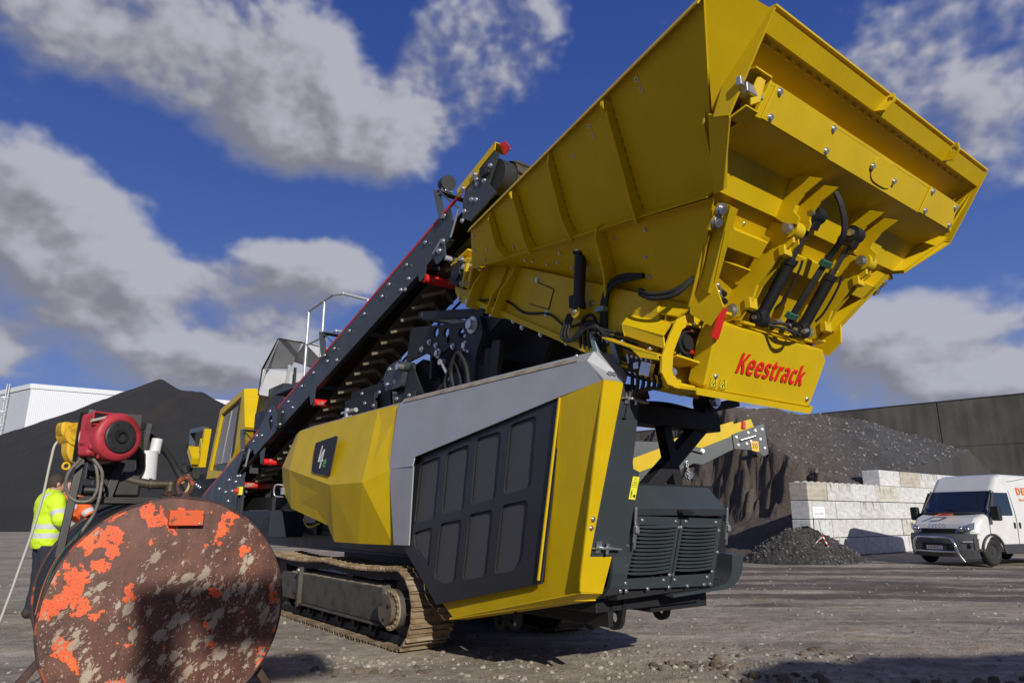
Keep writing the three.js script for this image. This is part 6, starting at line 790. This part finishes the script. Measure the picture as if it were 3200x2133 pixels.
// ================================================================ rusty tank in the foreground (local axes as the crusher's: x away along the tank)
{
  const R = .68, L = 1.75;
  const T = thing('rusty_tank', 'round rusty steel tank with flaking orange paint and mud splashes, in the left foreground', 'tank', [-2.094, 0, -4.462], THREE.MathUtils.degToRad(124.6));
  // end plate print: rust, remains of orange paint, beige mud splashes
  const S = 1024, splat = new Float32Array(S * S), r = rng(88);
  const dab = (cx, cy, rx, ry, ang, w) => { const R2 = Math.ceil(Math.max(rx, ry) + 2), c = Math.cos(ang), s = Math.sin(ang); for (let j = -R2; j <= R2; j++) for (let i = -R2; i <= R2; i++) { const X = Math.round(cx + i), Y = Math.round(cy + j); if (X < 0 || Y < 0 || X >= S || Y >= S) continue; const a = (i * c + j * s) / rx, b = (-i * s + j * c) / ry; const d = a * a + b * b + .45 * n2(X * .17, Y * .17); if (d < 1) splat[Y * S + X] = Math.max(splat[Y * S + X], w * sstep(1, .6, d)); } };
  for (let k = 0; k < 4200; k++) { const a = r() * 2 - 1, b = Math.pow(r(), .75) * 2 - 1; const dens = .15 + .85 * sstep(.7, -.5, b - .35 * Math.max(0, a)); if (r() > dens) continue; if (a < -.2 && b > .25 && r() < .85) continue; const big = Math.pow(r(), 16), sz = .7 + Math.pow(r(), 3) * 2.2 + big * 22; const ang = 1.0 + (r() - .5) * .8; dab((a * .5 + .5) * S, (b * .5 + .5) * S, sz * 1.5, sz, ang, .75 + .25 * r()); if (sz > 6) for (let q = 0; q < 9; q++) { const an = ang + (r() - .5) * 1.5 + (q % 2 ? Math.PI : 0), d = sz * (1.1 + r() * 1.6); dab((a * .5 + .5) * S + Math.cos(an) * d, (b * .5 + .5) * S + Math.sin(an) * d, sz * (.25 + r() * .5), 1 + sz * .07, an, .9); } }
  const orangeAt = (a, b) => { const rad = Math.hypot(a, b); let w = -.14; w += .34 * sstep(.3, .9, rad) * sstep(.25, -.35, a) * sstep(-.75, .1, b); w += .26 * sstep(.55, .95, rad) * sstep(.2, .8, b); w += .3 * sstep(.66, .9, a) * sstep(.6, -.1, b); w += .18 * sstep(.0, .2, a) * sstep(.6, .3, a) * sstep(-.1, .1, b) * sstep(.4, .1, b); w += .1 * sstep(-.4, -.8, a); const n = fbm(a * 4.4 + 4, b * 4.4 + 1, 6) * 1.05 + .13 * n2(a * 20, b * 20) + .08 * n2(a * 52, b * 52); return sstep(.2, .225, n + w * .8 - .1); };
  const end = tex(S, S, (u, v, o, i, j) => {
    const a = u * 2 - 1, b = v * 2 - 1; const n = fbm(a * 4, b * 4, 5), f = n2(a * 60, b * 60), f2 = n2(a * 150, b * 150), streak = fbm(a * 14, b * 1.6, 4);
    let R_ = 92 + n * 34 + f * 8 + f2 * 6 + streak * 16, G_ = 58 + n * 24 + f * 7 + f2 * 5 + streak * 11, B_ = 47 + n * 20 + f * 6 + f2 * 5 + streak * 9;
    const rust = sstep(.1, .4, fbm(a * 2.3 + 9, b * 2.3, 4)); R_ = lerp(R_, 118, rust * .4); G_ = lerp(G_, 66, rust * .4); B_ = lerp(B_, 42, rust * .4);
    const og = orangeAt(a, b) * (1 - .8 * sstep(.45, .6, f + .3 * f2)); R_ = lerp(R_, 222 + n * 22, og); G_ = lerp(G_, 92 + n * 20, og); B_ = lerp(B_, 42 + n * 14, og);
    const sp = splat[j * S + i]; let mud = sp; const crust = sstep(.02, -.03, b + .80 - .10 * a + .05 * fbm(a * 5, b * 5, 4)) * sstep(-.25, -.1, a + .05 * f); mud = Math.max(mud, crust); const scr = sstep(.62, .7, n2(a * 70 + b * 30, b * 9 - a * 4)) * sstep(.15, .4, n); mud = Math.max(mud, scr * .35);
    const mk_ = 158 + n * 22 + f * 8; R_ = lerp(R_, mk_ + 4, mud); G_ = lerp(G_, mk_ - 9, mud); B_ = lerp(B_, mk_ - 28, mud); o[0] = R_; o[1] = G_; o[2] = B_;
  });
  end.wrapS = end.wrapT = THREE.ClampToEdgeWrapping;
  const endBump = tex(S, S, (u, v, o, i, j) => { const a = u * 2 - 1, b = v * 2 - 1; o[0] = o[1] = o[2] = 110 + orangeAt(a, b) * 40 + splat[j * S + i] * 70 + n2(a * 90, b * 90) * 12; }, false); endBump.wrapS = endBump.wrapT = THREE.ClampToEdgeWrapping;
  const disc = []; const N = 72, K = 14, uvs = [], pos = []; const pt = (k, i) => { const q = k / K, a = i / N * 6.28319; const x = .0 - .045 * (1 - q * q) + .03 * Math.pow(q, 14) + .006 * n2(q * 4 * Math.cos(a) + 3, q * 4 * Math.sin(a)) ; return [x, R + R * q * Math.sin(a), R * q * Math.cos(a)]; };
  for (let k = 0; k < K; k++) for (let i = 0; i < N; i++) { const q = [[k, i], [k + 1, i + 1], [k, i + 1], [k, i], [k + 1, i], [k + 1, i + 1]]; for (const [kk, ii] of q) { const p = pt(kk, ii); pos.push(...p); uvs.push(p[2] / R / 2 + .5, (p[1] - R) / R / 2 + .5); } }
  let g = new THREE.BufferGeometry(); g.setAttribute('position', new THREE.Float32BufferAttribute(pos, 3)); g.setAttribute('uv', new THREE.Float32BufferAttribute(uvs, 2));
  { // smooth normals, faces towards -x
    const nn = new Float32Array(pos.length); for (let i = 0; i < pos.length; i += 3) { const y = (pos[i + 1] - R) / R, z = pos[i + 2] / R; const v = V3(-1, y * .13, z * .13).normalize(); nn[i] = v.x; nn[i + 1] = v.y; nn[i + 2] = v.z; } g.setAttribute('normal', new THREE.BufferAttribute(nn, 3)); }
  const e = new THREE.Mesh(g, std(0xffffff, .62, { map: end, bumpMap: endBump, bumpScale: .004, side: THREE.DoubleSide })); e.name = 'end_plate'; e.userData.label = 'splashed end plate facing the camera'; T.add(e);
  const rustMap = tex(512, 512, (u, v, o) => { const n = fbm(u * 6, v * 6, 5, 6), f = n2(u * 80, v * 80, 80, 80), og = sstep(.26, .3, fbm(u * 8 + 0, v * 8, 5, 8)); o[0] = lerp(66 + n * 40 + f * 8, 190, og * .6); o[1] = lerp(46 + n * 30 + f * 7, 84, og * .6); o[2] = lerp(40 + n * 26 + f * 6, 44, og * .6); }, true, .8);
  const rustM = std(0xffffff, .75, { map: rustMap });
  mk('shell', [new THREE.CylinderGeometry(R, R, L, 72, 1, true).rotateZ(Math.PI / 2).translate(L / 2 + .03, R, 0), new THREE.CircleGeometry(R, 48).rotateY(Math.PI / 2).translate(L + .03, R, 0)], std(lin(.035, .033, .033), .7, { map: rustMap, side: THREE.DoubleSide }), T, 'dark tank shell');
  mk('rim', [new THREE.TorusGeometry(R - .002, .011, 8, 90).rotateY(Math.PI / 2).translate(.035, R, 0)], rustM, T);
  mk('rear_rim', [new THREE.TorusGeometry(R + .004, .016, 8, 90).rotateY(Math.PI / 2).translate(L, R, 0)], rustM, T);
  const bx = mk('sample_box', [box(-.03, 1.235, .02, .08, .095, .2, .006)], std(0xffffff, .6, { map: tex(128, 128, (u, v, o) => { const n = fbm(u * 5, v * 5, 4); const s = sstep(.2, .3, n); o[0] = lerp(205, 110, s); o[1] = lerp(84, 66, s); o[2] = lerp(36, 50, s); }, true, 4) }), T, 'orange box welded to the end plate'); bolt(bx, [-.072, 1.2, .1], [-1, 0, 0], .006);
  const eye = mk('lifting_eye', [new THREE.TorusGeometry(.05, .017, 10, 20).scale(1, 1.15, 1).rotateY(.9).translate(.12, 1.435, .02), box(.12, 1.37, .02, .14, .05, .05, .01)], rustM, T, 'rusty lifting eye'); mk('hook', tube([[.12, 1.38, .03], [.11, 1.45, .05], [.13, 1.5, .03], [.15, 1.46, .0]], .016), std(lin(.5, .33, .12), .6), eye);
  mk('support_leg', [bar([.2, .0, -.82], [.25, .4, -.5], .07, .05), box(.25, .03, -.85, .3, .06, .2, .01)], rustM, T); mk('support_leg', [bar([1.5, .0, -.75], [1.5, .35, -.5], .07, .05), box(1.5, .03, -.8, .3, .06, .2, .01)], rustM, T); mk('support_leg', [bar([.25, .0, .8], [.25, .4, .5], .07, .05)], rustM, T); mk('support_leg', [bar([1.5, .0, .75], [1.5, .35, .5], .07, .05)], rustM, T);
  // pump stand on the tank
  const oily = std(lin(.018, .016, .015), .42, { map: dirtTex });
  const st = mk('pump_stand', [bar([.66, .98, -.60], [.74, 1.97, -.53], .05, .05, [1, 0, 0]), box(.95, 1.345, -.22, .5, .03, .62, .005), bar([.9, 1.35, -.36], [.92, 1.62, -.30], .06, .13, [1, 0, 0]), box(.98, 1.82, -.36, .02, .34, .34, .004), bar([.75, 1.36, -.56], [.75, 1.36, .05], .06, .03), bar([1.1, 1.36, -.18], [1.12, 1.94, -.12], .04, .12, [1, 0, 0]), box(1.0, 1.60, -.42, .2, .2, .16, .01), box(1.0, 1.46, -.3, .25, .16, .3, .02), cyl([.85, 1.42, -.52], [.85, 1.42, -.38], .035, .035, 16)], oily, T, 'black oily pump stand'); bolt(st, [.87, 1.585, -.47], [-1, 0, 0], .02); bolt(st, [.87, 1.63, -.46], [-1, 0, 0], .016);
  const pp = std(lin(.09, .075, .06), .5, { metalness: .4, map: dirtTex });
  mk('riser_pipe', [tube([[1.02, 1.88, -.2], [1.02, 1.74, -.18], [1.02, 1.66, -.16], [1.02, 1.58, -.155], [1.0, 1.54, -.19], [.98, 1.53, -.26]], .033, 14, 40), cyl([1.02, 1.885, -.2], [1.02, 1.93, -.2], .045, .045, 8), cyl([1.02, 1.66, -.165], [1.02, 1.7, -.17], .04, .04, 16)], std(lin(.035, .03, .026), .45, { map: dirtTex }), T); mk('delivery_pipe', [tube([[.9, 1.51, -.26], [.9, 1.49, -.18], [.9, 1.475, -.1]], .033, 14), cyl([.9, 1.475, -.1], [.9, 1.475, .03], .034, .034, 16), cyl([.9, 1.475, -.1], [.9, 1.475, -.08], .042, .042, 12), new THREE.SphereGeometry(.042, 14, 10).translate(.9, 1.475, .05), cyl([.9, 1.36, .05], [.9, 1.475, .05], .042, .042, 16), cyl([.9, 1.36, .05], [.9, 1.385, .05], .07, .07, 8), cyl([.9, 1.40, .05], [.9, 1.415, .05], .055, .055, 16)], pp, T, 'dirty elbow pipe on the tank');
  mk('filter_canister', [cyl([1.1, 1.5, -.1], [1.1, 1.73, -.11], .075, .075, 20), cyl([1.12, 1.72, -.06], [1.12, 1.83, -.05], .04, .04, 14)], std(lin(.65, .65, .66), .4), T, 'white filter canister'); mk('valve', [cyl([.6, 1.355, .0], [.6, 1.40, .0], .018, .018, 8), bar([.58, 1.40, -.02], [.62, 1.41, .05], .012, .03)], rustM, T);
  mk('suction_hose', tube([[1.2, 1.85, -.1], [1.3, 1.82, -.03], [1.36, 1.72, .08], [1.38, 1.6, .16], [1.36, 1.48, .23], [1.3, 1.36, .28]], .028, 12, 40), M.rubber, T, 'thick black suction hose');
  const hm = std(lin(.16, .155, .14), .6, { map: dirtTex });
  for (const [p, rr] of [[[[.6, 1.62, -.56], [.62, 1.52, -.62], [.66, 1.40, -.61], [.66, 1.345, -.55], [.64, 1.35, -.47], [.62, 1.43, -.44], [.62, 1.58, -.47], [.66, 1.64, -.5]], .0105], [[[.6, 1.62, -.49], [.6, 1.54, -.43], [.6, 1.42, -.42], [.56, 1.27, -.44], [.5, 1.15, -.5], [.44, 1.0, -.58], [.36, .8, -.66]], .0105]]) mk('reel_hose', tube(p, rr, 8, 50), rr ? hm : hm, T);
  for (const [c, p] of [[lin(.03, .13, .07), [[.5, 1.16, -.5], [.36, 1.08, -.57], [.2, .95, -.635], [.1, .8, -.672]]], [lin(.3, .09, .04), [[.45, 1.1, -.54], [.3, 1.0, -.62], [.15, .85, -.672], [.12, .7, -.69]]]]) mk('wire', tube(p, .004, 5, 30), std(c, .6), T);
  // ---- hose reels hung on the stand
  const wpt = (x, y, z) => T.localToWorld(V3(x, y, z)); T.updateMatrixWorld(true);
  const c = wpt(.66, 1.775, -.40), red = std(lin(.42, .035, .055), .55, { map: dirtTex });
  const H = thing('hose_reel', 'scuffed red plastic hose reel with a black centre disc above the tank', 'hose reel', [c.x, c.y - .17, c.z], 1.1); // local z is the reel axis, towards the camera
  const lathe = (pts, seg = 44) => new THREE.LatheGeometry(pts.map(p => new THREE.Vector2(...p)), seg).rotateX(Math.PI / 2).translate(0, .17, 0);
  mk('drum', [lathe([[.0, -.13], [.145, -.13], [.158, -.115], [.162, -.06], [.158, -.055], [.158, .02], [.166, .03], [.168, .075], [.158, .098], [.128, .108], [.118, .104], [.0, .1]])], red, H);
  mk('side_plate', [box(-.09, .2, -.04, .14, .26, .17, .03), box(-.1, .09, -.05, .12, .12, .13, .03)], red, H); mk('centre_disc', [lathe([[0, .112], [.05, .114], [.052, .12], [.1, .12], [.112, .112], [.116, .1], [0, .1]])], std(lin(.025, .025, .027), .5), H); mk('hub', [ring([0, .17, .11], [0, .17, .128], .042, .03, 20), cyl([0, .17, .1], [0, .17, .112], .03, .03, 16)], M.black, H);
  for (let k = 0; k < 6; k++) mk('screw', cyl([.09 * Math.cos(k * 1.047), .17 + .09 * Math.sin(k * 1.047), .118], [.09 * Math.cos(k * 1.047), .17 + .09 * Math.sin(k * 1.047), .124], .007, .007, 8), M.black, H);
  mk('hose_slot', [box(-.115, .285, .045, .12, .07, .02, .006)], M.black, H); mk('slot_frame', [bar([-.18, .325, .055], [-.05, .325, .055], .016, .014), bar([-.18, .245, .055], [-.05, .245, .055], .016, .014), bar([-.18, .245, .055], [-.18, .325, .055], .016, .014), bar([-.05, .245, .055], [-.05, .325, .055], .016, .014)], red, H); mk('hose_end', tube([[-.2, .26, .07], [-.14, .28, .075], [-.06, .31, .06]], .011), std(lin(.4, .36, .3), .6), H); mk('strap', [bar([-.1, .22, .06], [-.1, .02, .04], .02, .014)], red, H); mk('wall_bracket', [box(.02, .17, -.15, .34, .34, .012, .004)], oily, H);
  mk('wound_hose', [new THREE.TorusGeometry(.155, .018, 8, 40).translate(.01, .165, -.1)], std(lin(.5, .47, .42), .7), H);
  const cy = wpt(.85, 1.6, -.62); const Y = thing('hose_reel', 'yellow plastic hose reel hanging behind the red one', 'hose reel', [cy.x, cy.y, cy.z], .95);
  const ym = std(lin(.66, .42, .02), .55, { map: dirtTex }); mk('housing', [prism(roundPoly([[-.1, .28], [.08, .27], [.08, .0], [.0, .0], [-.04, .06], [-.05, .15], [-.1, .2]], .03, 3), -.05, .06, [], .012), cyl([0, .2, -.06], [0, .2, .075], .085, .08, 26)], ym, Y); mk('cover_disc', [cyl([0, .2, .07], [0, .2, .085], .055, .05, 22)], ym, Y); mk('hanger', [new THREE.TorusGeometry(.022, .009, 6, 14).translate(-.02, -.02, .02)], ym, Y);
  const hz = [wpt(.9, 1.79, -.66), wpt(.9, 1.74, -.71), wpt(.9, 1.61, -.725), wpt(.9, 1.39, -.735), wpt(.9, 1.16, -.76), wpt(.9, .91, -.8), wpt(.9, .73, -.83), wpt(.9, .4, -.9), wpt(.85, .1, -1.02), wpt(.7, .02, -1.3)];
  tag(mk('hanging_hose', tube(hz, .0085, 8, 80), std(lin(.42, .41, .36), .6)), 'thin pale hose hanging from the yellow reel past the workers', 'hose');
}
// ================================================================ people
// surface nets over a distance field
function surfaceNets(f, lo, hi, h) {
  const nx = Math.ceil((hi[0] - lo[0]) / h) + 1, ny = Math.ceil((hi[1] - lo[1]) / h) + 1, nz = Math.ceil((hi[2] - lo[2]) / h) + 1, F = new Float32Array(nx * ny * nz), id = (i, j, k) => (k * ny + j) * nx + i;
  for (let k = 0; k < nz; k++) for (let j = 0; j < ny; j++) for (let i = 0; i < nx; i++) F[id(i, j, k)] = f(lo[0] + i * h, lo[1] + j * h, lo[2] + k * h);
  const vi = new Int32Array(nx * ny * nz).fill(-1), P = [], I = [];
  for (let k = 0; k < nz - 1; k++) for (let j = 0; j < ny - 1; j++) for (let i = 0; i < nx - 1; i++) {
    let n = 0, x = 0, y = 0, z = 0; const c = []; for (let q = 0; q < 8; q++) c.push(F[id(i + (q & 1), j + (q >> 1 & 1), k + (q >> 2))]);
    for (let a = 0; a < 8; a++) for (const bit of [1, 2, 4]) if (!(a & bit)) { const b = a | bit; if ((c[a] < 0) !== (c[b] < 0)) { const t = c[a] / (c[a] - c[b]); x += (a & 1) + (bit === 1 ? t : 0); y += (a >> 1 & 1) + (bit === 2 ? t : 0); z += (a >> 2) + (bit === 4 ? t : 0); n++; } }
    if (n) { vi[id(i, j, k)] = P.length / 3; P.push(lo[0] + (i + x / n) * h, lo[1] + (j + y / n) * h, lo[2] + (k + z / n) * h); }
  }
  for (let k = 1; k < nz - 1; k++) for (let j = 1; j < ny - 1; j++) for (let i = 1; i < nx - 1; i++) { const s = F[id(i, j, k)] < 0; const quad = (a, b, c, d, fl) => { const q = [vi[a], vi[b], vi[c], vi[d]]; if (q.some(v => v < 0)) return; fl ? I.push(q[0], q[1], q[2], q[0], q[2], q[3]) : I.push(q[0], q[2], q[1], q[0], q[3], q[2]); };
    if (s !== F[id(i + 1, j, k)] < 0) quad(id(i, j - 1, k - 1), id(i, j, k - 1), id(i, j, k), id(i, j - 1, k), s); if (s !== F[id(i, j + 1, k)] < 0) quad(id(i - 1, j, k - 1), id(i - 1, j, k), id(i, j, k), id(i, j, k - 1), s); if (s !== F[id(i, j, k + 1)] < 0) quad(id(i - 1, j - 1, k), id(i, j - 1, k), id(i, j, k), id(i - 1, j, k), s); }
  const g = new THREE.BufferGeometry(); g.setAttribute('position', new THREE.Float32BufferAttribute(P, 3)); g.setIndex(I); g.computeVertexNormals(); return g;
}
const cap = (p, a, b, ra, rb) => { const bx = b[0] - a[0], by = b[1] - a[1], bz = b[2] - a[2], px = p[0] - a[0], py = p[1] - a[1], pz = p[2] - a[2]; const t = Math.max(0, Math.min(1, (px * bx + py * by + pz * bz) / (bx * bx + by * by + bz * bz))); return Math.hypot(px - bx * t, py - by * t, pz - bz * t) - lerp(ra, rb, t); };
const ell = (p, c, r) => { const x = (p[0] - c[0]) / r[0], y = (p[1] - c[1]) / r[1], z = (p[2] - c[2]) / r[2]; const k = Math.hypot(x, y, z); return (k - 1) * Math.min(r[0], r[1], r[2]); };
const smin = (a, b, k) => { const h = Math.max(0, k - Math.abs(a - b)) / k; return Math.min(a, b) - h * h * k * .25; };
// x is the person's left, z forward
function person(label, pos, turn, o) {
  const G = thing('person', label, 'person', pos, turn, o.group);
  const J = { hipL: [.095, .93, 0], hipR: [-.095, .93, 0], kneeL: [.11, .5, .03], kneeR: [-.11, .5, .02], ankL: [.13, .09, -.01], ankR: [-.13, .09, .0], sL: [.19, 1.44, 0], sR: [-.19, 1.44, 0], ...o.joints };
  const torso = (p, e) => { let d = ell(p, [0, 1.30, 0], [.185 + e, .24 + e, .125 + e]); d = smin(d, ell(p, [0, 1.02, 0], [.165 + e, .17 + e, .12 + e]), .12); d = smin(d, ell(p, [0, 1.40, -.01], [.2 + e, .1 + e, .11 + e]), .08); return d; };
  const arms = (p, e) => { let d = 9; for (const s of ['L', 'R']) { d = Math.min(d, smin(cap(p, J['s' + s], J['e' + s], .062 + e, .047 + e), cap(p, J['e' + s], J['w' + s], .046 + e, .033 + e), .03)); } return d; };
  const legs = (p, e) => { let d = 9; for (const s of ['L', 'R']) d = Math.min(d, smin(cap(p, J['hip' + s], J['knee' + s], .088 + e, .06 + e), cap(p, J['knee' + s], J['ank' + s], .058 + e, .043 + e), .04)); return d; };
  const hy = 1.655, hd = o.head || [0, 0]; const hc = [hd[0], hy, .02 + hd[1]];
  const head = p => { let d = ell(p, hc, [.076, .115, .095]); d = smin(d, ell(p, [hc[0], hy - .07, hc[2] + .035], [.055, .055, .055]), .05); d = smin(d, cap(p, [hc[0] * .5, 1.46, -.01], [hc[0], hy - .07, hc[2] - .03], .055, .052), .04); d = smin(d, cap(p, [hc[0], hy + .005, hc[2] + .092], [hc[0], hy - .03, hc[2] + .108], .009, .014), .015); for (const s of [-1, 1]) { d = smin(d, ell(p, [hc[0] + s * .078, hy - .01, hc[2] - .01], [.014, .03, .02]), .012); d = Math.max(d, -ell(p, [hc[0] + s * .032, hy + .008, hc[2] + .1], [.014, .009, .014])); } d = smin(d, cap(p, [hc[0] - .02, hy - .062, hc[2] + .086], [hc[0] + .02, hy - .062, hc[2] + .086], .006, .006), .01); return d; };
  const skin = std(o.skin || lin(.42, .25, .18), .55), parts = [];
  parts.push(clean(surfaceNets((x, y, z) => { const p = [x, y, z]; return Math.min(smin(torso(p, -.02), smin(legs(p, -.014), arms(p, -.012), .03), .05), 9); }, [-.62, .03, -.4], [.62, 1.56, .62], .02)));
  parts.push(clean(surfaceNets((x, y, z) => head([x, y, z]), [hc[0] - .14, 1.42, -.16], [hc[0] + .14, 1.8, .2], .0065)));
  for (const s of ['L', 'R']) { // hands: palm and five fingers curled along the forearm's direction
    const w = vv(J['w' + s]), d = w.clone().sub(vv(J['e' + s])).normalize(), m = s === 'L' ? 1 : -1; const acr = V3(0, 0, 1).addScaledVector(d, -d.z).normalize(); const nor = d.clone().cross(acr).multiplyScalar(m); const at = (a, b, c) => w.clone().addScaledVector(d, a).addScaledVector(acr, b).addScaledVector(nor, c).toArray();
    const bones = [[at(0, 0, 0), at(.05, .0, 0), .026, .03]]; for (let k = 0; k < 4; k++) { const b = (k - 1.5) * .02, l = [.9, 1, .95, .75][k]; bones.push([at(.04, b * .8, 0), at(.085, b, .004), .0125, .011], [at(.085, b, .004), at(.085 + .035 * l, b, .018), .010, .0095], [at(.085 + .035 * l, b, .018), at(.085 + .055 * l, b, .04), .0092, .008]); } bones.push([at(.02, .025, .006), at(.055, .052, .02), .013, .011], [at(.055, .052, .02), at(.082, .05, .035), .0105, .0085]);
    const c = at(.06, 0, .01); parts.push(clean(surfaceNets((x, y, z) => { const p = [x, y, z]; let q = cap(p, bones[0][0], bones[0][1], bones[0][2], bones[0][3]); q = smin(q, cap(p, at(.03, -.022, 0), at(.055, .022, 0), .017, .018), .02); for (let k = 1; k < bones.length; k++) { const v = cap(p, ...bones[k]); q = k % 3 === 1 ? smin(q, v, .01) : Math.min(q, v); } return q; }, c.map(v => v - .12), c.map(v => v + .12), .0045))); }
  const bm = new THREE.Mesh(boxUV(mergeGeometries(parts)), skin); bm.name = 'body'; G.add(bm);
  for (const s of [-1, 1]) mk('eye', new THREE.SphereGeometry(.012, 10, 8).translate(hc[0] + s * .032, hy + .008, hc[2] + .083), std(lin(.1, .08, .07), .3), bm);
  mk('hair', surfaceNets((x, y, z) => { const p = [x, y, z]; let d = ell(p, [hc[0], hy + .012, hc[2] - .012], [.085, .118, .1]); d = Math.max(d, -(ell(p, [hc[0], hy - .055, hc[2] + .075], [.09, .1, .085]))); return Math.max(d, (hy - .075) - y) + .004 * n3(x * 60, y * 60, z * 60); }, [hc[0] - .14, 1.5, -.2], [hc[0] + .14, 1.82, .22], .008), std(o.hair || lin(.045, .03, .022), .8), bm);
  // jacket with reflective bands
  const jk = clean(surfaceNets((x, y, z) => { const p = [x, y, z]; const fold = .006 * n3(x * 9, y * 14, z * 9) + .004 * n3(x * 22, y * 22, z * 22); let d = smin(torso(p, .035), arms(p, .03), .05); d = smin(d, ell(p, [0, .93, 0], [.205, .16, .155]), .06); let c = cap(p, [0, 1.47, -.02], [hc[0] * .4, 1.545, -.005], .083, .072); d = smin(d, c, .03); d = Math.max(d, o.hem - y); d = Math.max(d, -cap(p, [0, 1.5, 0], [hc[0] * .6, 1.75, .01], .058, .066)); for (const s of ['L', 'R']) { const w = J['w' + s], e = J['e' + s], l = Math.hypot(w[0] - e[0], w[1] - e[1], w[2] - e[2]); const t = ((x - w[0]) * (w[0] - e[0]) + (y - w[1]) * (w[1] - e[1]) + (z - w[2]) * (w[2] - e[2])) / l; if (Math.hypot(x - w[0], y - w[1], z - w[2]) < .2) d = Math.max(d, t - .01); } return d + fold; }, [-.66, .72, -.42], [.66, 1.62, .66], .0125));
  { const p = jk.attributes.position, col = []; const base = o.jacket, sil = lin(.5, .5, .52); for (let i = 0; i < p.count; i++) { const q = [p.getX(i), p.getY(i), p.getZ(i)]; let c = base; const onArm = arms(q, .03) < torso(q, .03) - .01; if (!onArm) { if (o.bands.some(([a, b]) => q[1] > a && q[1] < b) || (q[1] > 1.35 && Math.abs(Math.abs(q[0]) - .12) < .025 && q[1] < 1.53)) c = sil; } else for (const s of ['L', 'R']) { const w = J['w' + s], e = J['e' + s], sh = J['s' + s]; const dw = Math.hypot(q[0] - w[0], q[1] - w[1], q[2] - w[2]), de = Math.hypot(q[0] - sh[0], q[1] - sh[1], q[2] - sh[2]); if ((dw > .1 && dw < .155) || (de > .17 && de < .225)) c = sil; } if (o.lower && q[1] < o.lower && !onArm) c = o.lowerCol; col.push(c.r, c.g, c.b); } jk.setAttribute('color', new THREE.Float32BufferAttribute(col, 3)); }
  const jm = new THREE.Mesh(boxUV(jk), std(0xffffff, .7, { vertexColors: true })); jm.name = 'jacket'; bm.add(jm);
  mk('trousers', surfaceNets((x, y, z) => { const p = [x, y, z]; let d = smin(legs(p, .022), ell(p, [0, .95, 0], [.17, .13, .13]), .05); return Math.max(d, .07 - y) + .007 * n3(x * 10, y * 12, z * 10); }, [-.36, .02, -.28], [.36, 1.1, .3], .0135), std(lin(.018, .02, .035), .85), bm);
  for (const s of ['L', 'R']) { const a = J['ank' + s]; mk('boot', surfaceNets((x, y, z) => { const p = [x, y, z]; let d = smin(cap(p, [a[0], .06, a[2] - .03], [a[0] * 1.1, .05, a[2] + .17], .055, .048), cap(p, a, [a[0], .16, a[2]], .055, .058), .04); return Math.max(d, -y + .002); }, [a[0] - .12, -.03, a[2] - .14], [a[0] + .12, .26, a[2] + .28], .011), std(lin(.035, .026, .02), .8), bm); }
  return G;
}
person('worker in a fluorescent yellow jacket seen from behind, left of the tank', [-5.98, 0, -9.1], 2.45, { joints: { eL: [.27, 1.2, .02], wL: [.2, 1.06, .2], eR: [-.3, 1.2, .03], wR: [-.22, 1.08, .22] }, jacket: lin(.55, .78, .02), bands: [[.97, 1.03], [1.08, 1.14]], hem: .84, head: [.03, .02] });
person('second worker in orange high visibility clothing, hidden behind the yellow jacket', [-6.62, 0, -10.4], .55, { joints: { eL: [.36, 1.22, .06], wL: [.5, 1.12, .24], eR: [-.28, 1.17, -.02], wR: [-.31, .93, .03] }, jacket: lin(.72, .13, .02), bands: [[.95, 1.01], [1.1, 1.16]], hem: .82 });
// ================================================================ unseen heap and mast, added behind the camera to cast foreground shadows
{
  const hf = (x, z) => { const [d] = segd(x, z, [6.7, 4.3], [24, 3.4]); return Math.max(-.2, 5.2 - .5 * sstep(1.2, 0, d) * .4 - d * .7 + fbm(x * .5, z * .5, 3) * .35 + fbm(x * 2, z * 2, 3) * .08); };
  const m = heightMesh('gravel_heap', -1.5, 33, -4.5, 13, 120, 80, hf, (x, z) => { const k = .09 * (1 + .4 * n2(x * 3, z * 3)); return [k * 1.1, k, k * .88]; }, std(0xffffff, .95, { vertexColors: true }));
  tag(m, 'assumed grey gravel heap, unseen behind the camera, added to shade the bottom right corner', 'heap');
  const L = thing('shadow_mast', 'invented steel mast, unseen behind the camera, added to cast a shadow on the rusty tank', 'mast', [2.72, 0, 8.45], Math.atan2(.609, .793));
  mk('pole', [cyl([0, 0, 0], [0, 6.6, 0], .16, .12, 16), box(0, .15, 0, .9, .3, .9)], M.galv, L); mk('cross_arm', [bar([-.15, 6.5, 0], [1.2, 6.55, 0], .2, .18)], M.galv, L); mk('shadow_block', [box(1.0, 6.4, 0, .5, .3, .2, .02)], M.black, L); mk('shadow_block', [box(.5, 6.4, 0, .5, .3, .2, .02)], M.black, L);
  mk('shadow_cable', cyl([0, 6.3, 0], [3.5, 0, 1.5], .03, .03, 6), M.galv, L); mk('shadow_cable', cyl([0, 5.3, 0], [2.6, 0, -1.5], .03, .03, 6), M.galv, L); mk('shadow_box', [box(1.6, 5.0, .3, 1.1, .9, .8, .03), bar([0, 5.0, .1], [1.2, 5.0, .3], .12, .12)], M.dark, L);  // cables and raised box added only for their shadows
}
scene.traverse(o => { if (o.isMesh) { o.castShadow = true; o.receiveShadow = true; } });
renderer.render(scene, camera);
